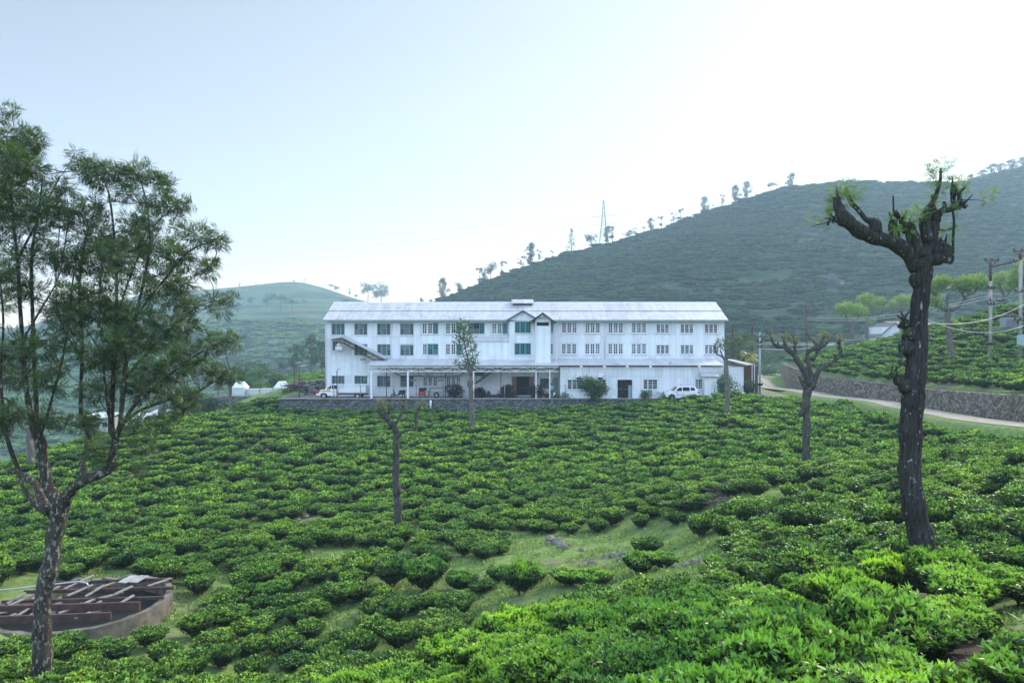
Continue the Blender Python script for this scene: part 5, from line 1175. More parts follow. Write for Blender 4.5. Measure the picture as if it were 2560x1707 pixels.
shrub('potted_shrub','small dark red leaved croton beside the slender tree trunk',gp(1192,77.6),.4,.7,M['redleaf'],220,260,.2,.08)
shrub('potted_shrub','small green plant with red pot tint beside the tall dark bush',gp(1352,77.7),.5,.95,M['shrub'],221,300,.2,.08,young=(0,.4))
shrub('shrub','dark bushy green shrub between annex and pale pole',gp(1877,79,-6.3),.85,2.1,M['broad'],222,1300,.25,.1)
shrub('shrub','loose green bush with red flowers before the annex',gp(1815,76.8),1.3,3.2,M['shrub'],223,900,.3,.13)
shrub('shrub','round bright green bush behind the white tanks',gp(622,112,-8.0),2.3,3.6,M['shrub'],224,2600,.35,.16,young=(.4,1))
shrub('shrub','pale grey green bush right of the round bright one behind the tanks',gp(690,106,-7.3),1.8,2.6,M['grevillea'],225,1200,.35,.14)
shrub('shrub','yellowish weeds by the low wall at the right of the white tanks',gp(713,83,-6.7),.7,1.0,M['grevillea'],226,300,.25,.08)
shrub('weeds','low weeds along the wing plinth left of the big round shrub',gp(1408,76.9),1.1,.7,M['grevillea'],227,500,.2,.06,cat='weeds')
shrub('weeds','low weeds along the wing plinth right of the doorway',gp(1655,76.9),1.5,.7,M['grevillea'],228,600,.2,.06,cat='weeds')
shrub('hedge','clipped green hedge at the road bend behind the pale pole',gp(1925,132,-6.6),2.4,1.7,M['shrub'],229,1500,.3,.14,cat='hedge')
shrub('shrub','dark bushes at the outer foot of the left yard wall',gp(522,82,-8.9),1.3,2.3,M['broad'],230,1200,.3,.12)
shrub('shrub','tall thicket below the left wall end half hidden by the feathery tree',gp(488,84,-10.5),2.2,4.5,M['broad'],231,1800,.35,.14)
def palm(label,p,h,r,seed,m,n=22):
    g=np.random.default_rng(seed); t=thing('palm_tree',label,'palm',p); mb=MB(); mb.tube([p,(p[0]+.05,p[1],p[2]+h*.5),(p[0],p[1],p[2]+h)],[.09,.07,.06],7); mb.build('trunk',M['barkgrey'],t)
    c=np.array([p[0],p[1],p[2]+h]); a=g.uniform(0,6.28,n); e=g.uniform(-.5,1.1,n); d=np.c_[np.cos(a)*np.cos(e),np.sin(a)*np.cos(e),np.sin(e)]
    V,Q,TT=frond_mesh(np.repeat(c[None],n,0),d,np.clip(.7-e*.35+g.normal(0,.15,n),0,1),r,.45,seed,11,.5); attach(t,'crown',V,Q,TT,m)
palm('slim palm with orange dead fronds behind the annex roof',gp(1870,84,-6.5),4.7,1.5,301,M['palm'])
palm('greener palm rising behind and left of the orange fronded one',gp(1864,90,-6.5),6.8,1.6,302,M['shrub'])
# ---------------------------------------------------------------- walls and yard things
def stone_wall(name,label,path,th,mat_,cat='retaining wall'):
    """path of (x,y,ztop,zbase): coursed wall with an uneven top"""
    t=thing(name,label,cat,(path[0][0],path[0][1],path[0][3])); g=random.Random(len(path)); pts=[]
    for i in range(len(path)-1):
        a,b=path[i],path[i+1]; L_=math.hypot(b[0]-a[0],b[1]-a[1]); k_=max(2,int(L_/.45))
        for k in range(k_): q=k/k_; pts.append([a[j]+(b[j]-a[j])*q for j in range(4)])
    pts.append(list(path[-1])); mb=MB(); rows=7; V=[];Fq=[]
    n=len(pts)
    for i,p in enumerate(pts):
        a=pts[max(0,i-1)]; b=pts[min(n-1,i+1)]; d=Vector((b[0]-a[0],b[1]-a[1],0)).normalized(); nr_=Vector((-d.y,d.x,0)); tj=g.uniform(-.05,.05)
        for j in range(rows): z=p[3]+(p[2]+tj-p[3])*j/(rows-1); o_=g.uniform(-.045,.045)+.10*(1-j/(rows-1)); V.append((p[0]-nr_.x*(0+o_)*SGN,p[1]-nr_.y*(0+o_)*SGN,z))
        V.append((p[0]+nr_.x*th*SGN,p[1]+nr_.y*th*SGN,p[2]+tj)); V.append((p[0]+nr_.x*th*SGN,p[1]+nr_.y*th*SGN,p[3]))
    m_=rows+2
    for i in range(n-1):
        for j in range(m_-1): Fq.append((i*m_+j,(i+1)*m_+j,(i+1)*m_+j+1,i*m_+j+1))
    mb.add(V,Fq); mb.add(V[:m_],[tuple(range(m_))]); mb.add(V[-m_:],[tuple(range(m_))]); mb.build('stonework',mat_,t); return t
SGN=1
w=stone_wall('retaining_wall','long dark rubble stone retaining wall under the factory yard',[(-26.35,84,-6.45,-9.4),(-26.35,77,-6.47,-9.4),(-18,76.9,-6.47,-9.6),(0,76.85,-6.47,-9.8),(12,76.85,-6.47,-9.0),(24,76.9,-6.46,-8.0)],1.5,M['stone'])
stone_wall('retaining_wall','set back rubble stone wall carrying the white tanks at the left',[(-37.6,90,-6.9,-10.5),(-37.5,84,-6.85,-10.5),(-34,83.9,-6.8,-10),(-26.9,83.9,-6.75,-9.6)],1.4,M['stone'])
stone_wall('retaining_wall','tan rubble stone retaining wall holding the tea bank beside the dirt road',[(x,y,t_+.05,b_-.3) for x,y,t_,b_ in WALL2],-1.7,M['stone2'])
# coping line of the yard wall
mb=MB(); mb.box(-26.3,24,76.78,77.35,-6.468,-6.40); cp=mb.build('coping',M['concrete'],w)
# mossy holes / drain pipe
mb=MB(); mb.tube([(PX(1077,76.8),76.7,PZ(1000,76.7)),(PX(1077,76.8),76.7,PZ(1022,76.7))],.11,8); tag(mb.build('drain_pipe',M['white'],None),'short white drain pipe standing against the stone yard wall','pipe')

def tank_shed(label,u0,u1,Y,vt,vb,vr,group=None,hole=False):
    t=thing('water_tank',label,'tank',(PX((u0+u1)/2,Y),Y,PZ(vb,Y)),0,group); x0,x1=PX(u0,Y),PX(u1,Y); z0,z1=PZ(vb,Y)-.1,PZ(vt,Y); d=(x1-x0)
    mb=MB(); mb.box(x0,x1,Y,Y+d,z0,z1); mb.build('body',M['tankwhite'],t)
    if vr:
        zr=PZ(vr,Y); a=.27*d; mb=MB(); o=.06
        v=[(x0-o,Y-o,z1),(x1+o,Y-o,z1),(x1+o,Y+d+o,z1),(x0-o,Y+d+o,z1),(x0+a,Y+a,zr),(x1-a,Y+a,zr),(x1-a,Y+d-a,zr),(x0+a,Y+d-a,zr)]
        mb.add(v,[(0,1,5,4),(1,2,6,5),(2,3,7,6),(3,0,4,7),(4,5,6,7),(0,3,2,1)]); mb.box(x0-.03,x1+.03,Y-.03,Y+d+.03,z1-.06,z1-.003)
        rf_=mb.build('roof',M['white'],t)
        if hole: mb=MB(); mb.box((x0+x1)/2-.15,(x0+x1)/2+.05,Y+.12,Y+.3,z1+.05,z1+.25); mb.build('hatch',M['dark'],rf_)
    else:
        mb=MB(); mb.box(x0-.05,x1+.05,Y-.05,Y+d*.6,z1+.002,z1+.08); mb.build('lid',M['croof2'],t)
    return t
tank_shed('white hip topped cabin with a dark hatch, left end of the white tank row',579,610.5,86.5,969,991,954.5,hole=True)
tank_shed('white hip topped cabin at the right end of the white tank row',684.5,715.5,86.5,969,990,954)
tank_shed('low flat lidded white tank next to the left hip topped cabin',614,648,87,974,989,None)
tank_shed('low flat lidded white tank next to the right hip topped cabin',649.5,682,87,973,988,None)
# street lamps: maroon poles with a flat head
def lamp(u,Y,vt,vb,head,lab,grp='maroon lamp poles along the yard',tall=None):
    z0=PZ(vb,Y) if vb else GZ; t=thing('street_lamp',lab,'lamp post',(PX(u,Y),Y,z0),0,grp); x=PX(u,Y); z1=PZ(vt,Y)
    mb=MB(); mb.tube([(x,Y,z0-.1),(x,Y,z1-.2)],.05,7); mb.tube([(x,Y,z1-.2),(x+head*.12,Y,z1-.02),(x+head*.35,Y,z1+.06)],.03,6); mb.build('pole',M['red'],t)
    mb=MB(); c=Vector((x+head*.5,Y,z1+.1)); mb.slab(c+Vector((-.32,-.13,-.07*head)),c+Vector((.32,-.13,.07*head)),c+Vector((.32,.13,.07*head)),c+Vector((-.32,.13,-.07*head)),.07); mb.build('lamp_head',M['whitedull'],t)
L1=lambda x,y:c1(x,y)
for u,vt,hd,lab in [(c1(267,0)[0],c1(0,866)[1],1,'maroon lamp pole beside the rear of the cab of the pickup'),(c1(797,0)[0],c1(0,850)[1],1,'maroon lamp pole left of the black scooter'),(c1(1428,0)[0],c1(0,850)[1],1,'maroon lamp pole at the right end of the frame table'),(c1(2020,0)[0],c1(0,837)[1],-1,'maroon lamp pole in front of the white sheet hopper'),
  (c2(1127,0)[0],c2(0,785)[1],-1,'maroon lamp pole in front of the dark wing doorway'),(c2(1620,0)[0],c2(0,768)[1],1,'maroon lamp pole at the nose of the white hatchback')]: lamp(u,77.6,vt,None,hd,lab)
lamp(c2(603,0)[0],77.6,c2(0,800)[1],None,.01,'maroon pole at the left edge of the first wing window')
lamp(736,84.5,909,PZ and 981,1,'taller maroon lamp pole standing in the firewood pile'); lamp(748,79,917,None,1,'maroon lamp pole on the yard wall right of the firewood lamp')
# fence posts
for k,u in enumerate([703,775,c1(235,0)[0],c1(518,0)[0],c1(1115,0)[0],c1(1410,0)[0],c1(2058,0)[0],c2(262,0)[0],c2(552,0)[0],c2(1435,0)[0],c2(1748,0)[0],c2(2075,0)[0]]):
    labs=['at the left corner of the yard wall','before the firewood pile','in front of the cab of the pickup','in front of the bed of the pickup','left of the red compressor','at the corner of the frame table','between the hopper and the entrance','at the tall dark bush','left of the big round shrub','beside the low spiky bush','in front of the white hatchback','in front of the small lean-to shed']
    x=PX(u,77.05); hh=1.45 if k!=0 else 1.5; t=thing('fence_post','thin weathered post '+labs[k],'fence post',(x,77.05,-6.42),0,'fence posts along the yard wall')
    mb=MB(); mb.tube([(x,77.05,-6.42),(x+random.uniform(-.04,.04),77.05,-6.42+hh)],.045,6,jit=.1); mb.tube([(x,77.05,-6.42+hh),(x-.12,77.05,-6.42+hh+.12)],.035,6); mb.build('post',M['wood'],t)
    mb=MB(); mb.tube([(x-.05,77.05,-6.0),(x+.05,77.05,-6.0)],.06,6); mb.build('wire_tie',M['wiredark'],t)
# firewood pile
t=thing('firewood_pile','grey brown heap of cut branches and firewood at the left end of the factory','firewood',gp(775,84,-6.5)); g=random.Random(9)
for j in range(3):
    mb=MB()
    for k in range(170):
        u=g.uniform(716,812); hgt=1.55*(1-abs(u-(745 if u<765 else 795))/45)*1.0+.35; x=PX(u,85+g.uniform(-1.5,1.8)); y=85+g.uniform(-1.5,1.8); z=-6.7+abs(g.random())*max(.3,hgt); a=g.uniform(-.6,.6); l=g.uniform(.5,1.3)
        mb.tube([(x-l*math.cos(a)/2,y,z),(x,y+g.uniform(-.2,.2),z+.1),(x+l*math.cos(a)/2,y+g.uniform(-.4,.4),z+l*math.sin(a)*.5)],g.uniform(.03,.075),5)
    mb.build('branches',[M['drytwig'],M['wood'],M['woodbrown']][j],t)
mb=MB(); mb.box(PX(776,86),PX(792,86),85.2,86.4,-5.35,-5.2); mb.build('sheet',M['whitedull'],t)

# ---------------------------------------------------------------- vehicles (local coordinates, x forward)
def wheel(par,x,y,r,w,side):
    mb=MB(); mb.tube([(x,y-w/2,r),(x,y+w/2,r)],r,18); tw_=mb.build('wheel',M['rubber'],par,origin=(0,0,0)); mb=MB(); yo=y+side*(w/2+.006); mb.tube([(x,yo-.01,r),(x,yo+.01,r)],r*.5,14); mb.build('rim',M['chrome'],tw_,origin=(0,0,0))
def loc(o,par): return o
def lbuild(mb,name,mat_,par,bevel=0): return mb.build(name,mat_,par,origin=(0,0,0),bevel=bevel)
def arch(cx,r,n=7): return [(cx+r*math.cos(PI-PI*k/(n-1)),.30+r*math.sin(PI-PI*k/(n-1))) for k in range(n)]
pk=thing('pickup_truck','white pickup truck with orange side stripe and open slatted bed parked by the yard wall','pickup truck',(PX(856,78.6),78.6,GZ+.0),0); pk['_local']=1
# nose points to -x
mb=MB(); prof=[(-2.55,.42),(-2.55,.75),(-2.42,.98),(-1.75,1.12),(-1.62,1.15),(-.95,1.18),(-.30,1.18),(-.30,.40),(-1.05,.40)]+arch(-1.75,.42)[::-1]+[(-2.2,.36)]
mb.prism_y(prof,-.85,.85); body=lbuild(mb,'body',M['carwhite'],pk,.04)
mb=MB(); v=[(-1.70,-.80,1.12),(-.30,-.82,1.18),(-.30,-.72,1.80),(-.98,-.70,1.80)]; v+= [(a,-b,c) for a,b,c in v]
mb.add(v,[(0,1,2,3),(7,6,5,4),(3,2,6,7),(0,3,7,4),(1,5,6,2)]); lbuild(mb,'cab',M['carwhite'],pk,.03)
mb=MB(); mb.quad((-1.42,-.800,1.20),(-1.0,-.806,1.22),(-1.0,-.735,1.70),(-1.04,-.733,1.70)); mb.quad((-.94,-.817,1.22),(-.42,-.824,1.22),(-.42,-.748,1.70),(-.94,-.745,1.70)); mb.quad((-1.64,-.70,1.19),(-1.03,-.62,1.76),(-1.03,.62,1.76),(-1.64,.70,1.19)); lbuild(mb,'windows',M['glass'],pk)
mb=MB(); mb.quad((-2.35,-.857,.86),(-1.2,-.857,.86),(-.95,-.857,1.08),(-1.7,-.857,1.08)); mb.box(-.32,2.55,-.882,-.874,.86,.90); mb.box(-1.1,-.34,-.862,-.856,.86,.90); lbuild(mb,'stripe',M['stripe'],pk)
mb=MB(); mb.box(-2.62,-2.5,-.80,.80,.40,.62); mb.box(-2.60,-2.535,-.84,-.55,.64,.88); mb.prism_y([(-2.565,.64),(-2.565,.92),(-2.36,1.02),(-2.1,1.04),(-2.3,.64)],-.866,-.856); lbuild(mb,'front_panel',M['stripered'],pk)
for s_ in (-1,1): mb=MB(); mb.blob((-2.5,s_*.66,.78),.12,squash=(.5,1.2,.8),jit=0); lbuild(mb,'headlight',M['chrome'],pk)
mb=MB(); mb.box(-.26,2.6,-.86,.86,.72,.80); 
for s_ in (-1,1):
    mb.box(-.26,2.6,s_*.86-.02,s_*.86+.02,.78,1.28)
    for z in (1.36,1.52,1.68): mb.box(-.26,2.6,s_*.86-.025,s_*.86+.025,z,z+.08)
    for x in (-.24,.45,1.15,1.85,2.54): mb.box(x,x+.05,s_*.86-.035,s_*.86+.035,1.28,1.77)
mb.box(-.28,-.22,-.85,.85,.78,1.86); mb.box(2.56,2.61,-.85,.85,.78,1.5); bed=lbuild(mb,'bed',M['carwhite'],pk)
mb=MB(); mb.box(-.2,2.5,-.5,.5,.5,.7); mb.box(2.5,2.7,-.7,.7,.45,.55); lbuild(mb,'chassis',M['black'],pk)
mb=MB(); mb.box(2.62,2.66,-.84,-.62,.82,1.0); mb.box(2.62,2.66,.62,.84,.82,1.0); lbuild(mb,'tail_light',M['redbright'],pk)
for x in (-1.75,1.75):
    for s_ in (-1,1): wheel(pk,x,s_*.74,.34,.2,s_)
mb=MB(); mb.box(-1.35,-1.25,-.98,-.86,1.2,1.36); lbuild(mb,'mirror',M['black'],pk)
pk.scale=(1.10,1.0,.90)
car=thing('hatchback_car','small white hatchback parked facing left before the wing of the factory','car',(PX(1703,76.35),76.35,GZ-.0),0); car['_local']=1; car.location.y=76.35
car.location=(PX(1703,76.4),76.4,GZ)
mb=MB(); prof=[(-1.88,.38),(-1.92,.62),(-1.80,.80),(-1.45,.90),(-1.0,.96),(1.70,1.02),(1.88,.95),(1.90,.55),(1.84,.32)]+[(1.62,.28)]+[(1.22+.38*math.cos(PI*k/6),.30+.38*math.sin(PI*k/6)) for k in range(7)][0:]+[(-.80,.22)]+[(-1.22+.38*math.cos(PI*k/6),.30+.38*math.sin(PI*k/6)) for k in range(7)]
mb.prism_y(prof,-.82,.82); lbuild(mb,'body',M['carwhite'],car,.05)
mb=MB(); v=[(-1.02,-.78,.95),(1.78,-.76,.99),(1.45,-.62,1.46),(.9,-.64,1.51),(-.28,-.64,1.49),(-.50,-.64,1.44)]; v2=[(a,-b,c) for a,b,c in v]
mb.add(v+v2,[(0,1,2,3,4,5),(11,10,9,8,7,6),(5,4,10,11),(4,3,9,10),(3,2,8,9),(2,1,7,8),(0,5,11,6)]); lbuild(mb,'cabin',M['carwhite'],car,.04)
def sidey(z): return -.785+(z-.95)*.27-.012
mb=MB()
for a,b,c,d in (((-.86,1.0),(-.10,1.02),(-.10,1.42),(-.38,1.40)),((-.02,1.02),(.78,1.03),(.74,1.44),(-.02,1.43)),((.88,1.04),(1.38,1.08),(1.28,1.38),(.86,1.43))):
    mb.add([(x,sidey(z)-.01,z) for x,z in (a,b,c,d)],[(0,1,2,3)]); mb.add([(x,-sidey(z)+.01,z) for x,z in (a,b,c,d)],[(0,1,2,3)])
mb.quad((-1.01,-.68,1.00),(-.53,-.58,1.42),(-.53,.58,1.42),(-1.01,.68,1.00)); mb.quad((1.80,-.66,1.05),(1.80,.66,1.05),(1.50,.56,1.42),(1.50,-.56,1.42)); lbuild(mb,'windows',M['glass'],car)
mb=MB(); mb.blob((-1.70,-.70,.72),.16,squash=(1.1,.7,.6),jit=0); lbuild(mb,'headlight',M['chrome'],car); mb=MB(); mb.blob((-1.70,.70,.72),.16,squash=(1.1,.7,.6),jit=0); lbuild(mb,'headlight',M['chrome'],car)
for s_ in (-1,1): mb=MB(); mb.prism_y([(1.58,.92),(1.80,.98),(1.86,.78),(1.74,.74)],s_*.80-.03,s_*.80+.03); lbuild(mb,'tail_light',M['redbright'],car)
mb=MB(); mb.box(-.75,.75,-.835,-.822,.52,.56); mb.box(-.6,-.57,-.828,-.821,.5,.95); mb.box(.02,.04,-.828,-.821,.35,.98); mb.box(-1.935,-1.90,-.5,.5,.42,.56); lbuild(mb,'trim',M['black'],car)
mb=MB(); mb.blob((-.72,-.90,1.0),.09,jit=0); lbuild(mb,'mirror',M['carwhite'],car)
for x in (-1.22,1.22):
    for s_ in (-1,1): wheel(car,x,s_*.72,.30,.19,s_)
scs=thing('scooter','black motor scooter parked under the factory canopy','scooter',(PX(c1(922,0)[0],79.2),79.2,GZ),0); scs['_local']=1
for x in (-.62,.62): wheel(scs,x,0,.22,.1,-1)
mb=MB(); mb.prism_y([(-.42,.18),(-.30,.22),(.05,.22),(.18,.35),(.75,.42),(.88,.62),(.80,.72),(.15,.74),(.02,.5),(-.1,.30),(-.35,.32),(-.52,.9),(-.60,.9)],-.16,.16); lbuild(mb,'body',M['black'],scs,.03)
mb=MB(); mb.prism_y([(.05,.74),(.15,.84),(.8,.88),(.9,.8),(.8,.73)],-.14,.14); lbuild(mb,'seat',M['rubber'],scs,.03)
mb=MB(); mb.tube([(-.62,0,.22),(-.50,0,.95)],.035,6); mb.tube([(-.47,-.32,1.02),(-.5,0,.98),(-.47,.32,1.02)],.02,6); lbuild(mb,'handlebar',M['chrome'],scs)
mb=MB(); mb.blob((-.56,0,.93),.12,jit=0); lbuild(mb,'headlight',M['chrome'],scs); mb=MB(); mb.tube([(-.45,-.3,1.02),(-.42,-.34,1.2)],.012,5); mb.blob((-.42,-.34,1.24),.06,jit=0); lbuild(mb,'mirror',M['black'],scs)
# compressor, frame table, tyre, hopper
cm=thing('air_compressor','red horizontal tank compressor with dark motor under the canopy','compressor',gp(1056,79.2)); x=PX(1055,79.2)
mb=MB(); mb.tube([(x-.45,79.2,GZ+.5),(x-.38,79.2,GZ+.5),(x+.38,79.2,GZ+.5),(x+.45,79.2,GZ+.5)],[.12,.22,.22,.12],12); mb.build('tank',M['redbright'],cm)
mb=MB(); mb.box(x-.35,x+.3,79.05,79.35,GZ+.76,GZ+1.1); mb.blob((x+.35,79.2,GZ+.98),.2); mb.build('motor',M['black'],cm)
mb=MB()
for a in (-.3,.3,.75):
    mb.bar((x+a,79.05,GZ),(x+a,79.05,GZ+.75),.03); mb.bar((x+a,79.4,GZ),(x+a,79.4,GZ+.75),.03)
mb.bar((x-.3,79.05,GZ+.2),(x+.75,79.05,GZ+.2),.03); mb.bar((x-.3,79.05,GZ+.74),(x+.75,79.05,GZ+.74),.03); mb.build('frame',M['rust'],cm)
ft=thing('work_table','tall weathered timber frame table under the canopy with a tyre beneath','table',gp(1091,79)); x0,x1=PX(1073,79),PX(1109,79)
mb=MB(); mb.box(x0,x1,78.7,79.6,GZ+1.06,GZ+1.13); mb.build('tabletop',M['wood'],ft)
for a,b in ((x0+.05,78.75),(x1-.05,78.75),(x0+.05,79.5),(x1-.05,79.5)): mb=MB(); mb.box(a-.04,a+.04,b-.04,b+.04,GZ,GZ+1.06); mb.build('leg',M['wood'],ft)
mb=MB(); mb.bar((x0+.05,78.75,GZ+.15),(x1-.05,78.75,GZ+.15),.03); mb.bar((x0+.05,79.5,GZ+.6),(x1-.05,79.5,GZ+.6),.03); mb.build('stretcher',M['wood'],ft)
ty=thing('tyre','black tyre leaning under the timber frame table','tyre',gp(1091,78.5)); mb=MB(); n1,n2=22,8
for i_ in range(n1):
    a=2*PI*i_/n1
    for j in range(n2): b=2*PI*j/n2; q=.25+.09*math.cos(b); mb.v.append((PX(1091,78.4)+q*math.cos(a),78.4+.09*math.sin(b)+.12*math.sin(a),GZ+.34+q*math.sin(a)))
for i_ in range(n1):
    for j in range(n2): mb.f.append([i_*n2+j,((i_+1)%n1)*n2+j,((i_+1)%n1)*n2+(j+1)%n2,i_*n2+(j+1)%n2]); mb.m.append(0); mb.sm.append(True)
mb.build('tyre_ring',M['rubber'],ty)
hp=thing('sheet_hopper','white sheet metal hopper lying on a dark frame under the canopy','hopper',gp(1250,79.3)); Yh=79.3; q=lambda u,v,y=Yh:(PX(u,y),y,PZ(v,y))
mb=MB(); a,b,c,d,e,f_=q(1227,967),q(1227,984),q(1250,984),q(1257,981),q(1274,967,79.8),q(1262,978,79.6)
mb.slab(a,b,c,q(1232,970),.03); mb.slab(q(1232,967,79.5),c,q(1274,979,79.9),e,.03); mb.build('panel',M['whitedull'],hp)
mb=MB(); mb.box(PX(1212,Yh),PX(1285,Yh),79.2,80.2,GZ+.12,GZ+.24); mb.build('frame',M['rust'],hp)
for u in (1216,1248,1280): mb=MB(); mb.box(PX(u,Yh)-.05,PX(u,Yh)+.05,79.3,79.4,GZ,GZ+.12); mb.build('leg',M['rust'],hp)
mb=MB(); mb.prism_y([(PX(1216,Yh),GZ+.25),(PX(1226,Yh),GZ+.25),(PX(1226,Yh),GZ+.6),(PX(1219,Yh),GZ+.85)],79.3,79.6); mb.build('bracket',M['rust'],hp)
mb=MB(); x=PX(1357,77.6); mb.tube([(x,77.6,GZ),(x,77.6,GZ+.3)],[.17,.26],12); tag(mb.build('flower_pot',M['orange'],None,origin=(x,77.6,GZ)),'orange clay flower pot beside the person','flower pot')
for k,(u,r) in enumerate(((1368,.42),(1388,.40))):
    mb=MB(); mb.blob((PX(u,77.9),77.9,GZ+.3),r,jit=.12,squash=(1,1,.75)); tag(mb.build('sack',M['darkshrub'] if False else simple('dark maroon sacking %d'%k,(.06,.02,.03),.9),None,origin=(PX(u,77.9),77.9,GZ)),'dark maroon bundle on the ground %s of the person'%('left','right')[k],'bundle')
mb=MB(); x=PX(1165,79.5); mb.box(x-.35,x+.35,79.3,79.9,GZ,GZ+1.15); mb.box(x-.3,x+.3,79.27,79.298,GZ+.15,GZ+1.0); tag(mb.build('meter_cabinet',M['whitedull'],None,origin=(x,79.3,GZ)),'small white cabinet against the wall behind the slender tree trunk','cabinet')
# painted edging stones before the wing
for k in range(14):
    u=1503+k*2.6; x=PX(u,76.9+.35); mb=MB(); mb.blob((x,77.0,GZ+.06),.085,jit=.2,squash=(1,1,.8)); tag(mb.build('edging_stone',M['white'],None,origin=(x,77.0,GZ)),'white painted edging stone in the row before the wing, right of the round shrub','stone','white painted edging stones')

# ---------------------------------------------------------------- person seen from behind
pr=thing('person','person in green striped shirt and grey trousers standing in the yard, holding a pale bag','person',gp(1379,77.6)); pr['_local']=1
def skin(name,verts,edges,mat_,par,sub=1):
    me=bpy.data.meshes.new(name); me.from_pydata([v[:3] for v in verts],edges,[]); me.materials.append(mat_); o=bpy.data.objects.new(name,me); COL.objects.link(o); o.parent=par
    md=o.modifiers.new('skin','SKIN'); md.use_smooth_shade=True; sv=me.skin_vertices[0].data
    for k,v in enumerate(verts): sv[k].radius=(v[3],v[4] if len(v)>4 else v[3]); sv[k].use_root=(k==0)
    s_=o.modifiers.new('sub','SUBSURF'); s_.levels=sub; s_.render_levels=sub; return o
bv=[(0,0,.93,.15,.11),(0,0,1.12,.14,.10),(0,0,1.32,.18,.11),(0,0,1.43,.10,.08),(0,0,1.50,.055,.055),(0,-.01,1.56,.07,.08),(0,-.01,1.65,.085,.1),(0,-.005,1.72,.06,.07),
 (.19,0,1.38,.055),(.23,.02,1.10,.042),(.25,-.06,.86,.032),(.255,-.08,.79,.035),(-.19,0,1.38,.055),(-.24,.01,1.10,.042),(-.27,-.03,.86,.032),(-.275,-.04,.79,.035),
 (.09,0,.86,.09),(.10,0,.48,.06),(.10,.02,.08,.04),(.11,-.10,.03,.035),(-.09,0,.86,.09),(-.10,0,.48,.06),(-.10,.03,.08,.04),(-.11,-.09,.03,.035)]
be=[(0,1),(1,2),(2,3),(3,4),(4,5),(5,6),(6,7),(3,8),(8,9),(9,10),(10,11),(3,12),(12,13),(13,14),(14,15),(0,16),(16,17),(17,18),(18,19),(0,20),(20,21),(21,22),(22,23)]
hv=len(bv)
for sx,(hx,hy,hz_) in ((1,(.255,-.08,.79)),(-1,(-.275,-.04,.79))):
    ix=11 if sx>0 else 15
    for k,(dy,ln) in enumerate(((-.03,.075),(-.012,.085),(.006,.082),(.022,.065))):
        bv+=[(hx,hy+dy,hz_-.05,.010),(hx-sx*.012,hy+dy,hz_-.05-ln*.6,.009),(hx-sx*.03,hy+dy,hz_-.05-ln,.008)]; b_=len(bv)-3; be+=[(ix,b_),(b_,b_+1),(b_+1,b_+2)]
    bv+=[(hx-sx*.01,hy-.045,hz_-.03,.011),(hx-sx*.02,hy-.06,hz_-.07,.009)]; b_=len(bv)-2; be+=[(ix,b_),(b_,b_+1)]
bd=skin('body',bv,be,M['skin'],pr)
mb=MB(); mb.blob((0,.02,1.67),.115,jit=.04,squash=(.9,1.05,1.0)); lbuild(mb,'hair',M['hair'],pr)
skin('shirt',[(0,0,.92,.185,.14),(0,0,1.10,.17,.13),(0,0,1.32,.205,.135),(0,0,1.42,.12,.10),(.20,0,1.38,.085),(.235,.02,1.20,.07),(-.20,0,1.38,.085),(-.245,.01,1.20,.07)],[(0,1),(1,2),(2,3),(3,4),(4,5),(3,6),(6,7)],M['shirt'],pr)
skin('trousers',[(0,0,.92,.165,.125),(.09,0,.84,.11),(.10,0,.48,.085),(.10,.02,.12,.07),(-.09,0,.84,.11),(-.10,0,.48,.085),(-.10,.03,.12,.07)],[(0,1),(1,2),(2,3),(0,4),(4,5),(5,6)],M['trouser'],pr)
mb=MB()
for s_ in (-1,1): mb.blob((s_*.105,-.05,.035),.055,jit=0,squash=(.9,2.2,.7))
lbuild(mb,'shoes',M['black'],pr)
pr.location=gp(1379,77.6); pr.rotation_euler=(0,0,PI)
mb=MB(); x=PX(1379,77.6)+.29; mb.prism_y([(x-.12,GZ+.25),(x+.13,GZ+.25),(x+.11,GZ+.66),(x+.02,GZ+.76),(x-.09,GZ+.66)],77.55,77.72); tag(mb.build('carrier_bag',M['white'],None,origin=(x,77.6,GZ+.25),bevel=.03),"pale carrier bag hanging from the person's right hand",'bag')

# ---------------------------------------------------------------- ruined round tank
tk=thing('ruined_tank','roofless round concrete tank with rotten timber frame in the tea at lower left','tank',(TANKC.x,TANKC.y,-9.6)); zr=-8.9; rO=2.72
mb=MB(); n=40; g=random.Random(12)
for i_ in range(n):
    a=2*PI*i_/n; tp=zr+g.uniform(-.06,.03)-(.18 if g.random()<.12 else 0)
    for r_,z in ((rO,-10.0),(rO,(zr-10)/2),(rO,tp),(rO-.2,tp),(rO-.2,-9.9)): mb.v.append((TANKC.x+r_*math.cos(a),TANKC.y+r_*math.sin(a),z))
for i_ in range(n):
    for j in range(4): b=((i_+1)%n)*5; mb.f.append([i_*5+j,b+j,b+j+1,i_*5+j+1]); mb.m.append(0); mb.sm.append(False)
mb.add([(TANKC.x+2.5*math.cos(2*PI*k/n),TANKC.y+2.5*math.sin(2*PI*k/n),-9.45) for k in range(n)],[tuple(range(n))],1); mb.build('wall',[M['oldwall'],M['dark']],tk)
def tb(dx0,dy0,dx1,dy1,z0,z1,w,h,m,name):
    a=Vector((TANKC.x+dx0,TANKC.y+dy0,z0)); b=Vector((TANKC.x+dx1,TANKC.y+dy1,z1)); d=(b-a).normalized(); s_=Vector((-d.y,d.x,0)).normalized()*w/2; u_=Vector((0,0,h)); mb=MB()
    vs=[a-s_,a+s_,b+s_,b-s_]; vs+= [v+u_ for v in vs]; mb.add(vs,[(0,3,2,1),(4,5,6,7),(0,1,5,4),(1,2,6,5),(2,3,7,6),(3,0,4,7)]); mb.build(name,m,tk)
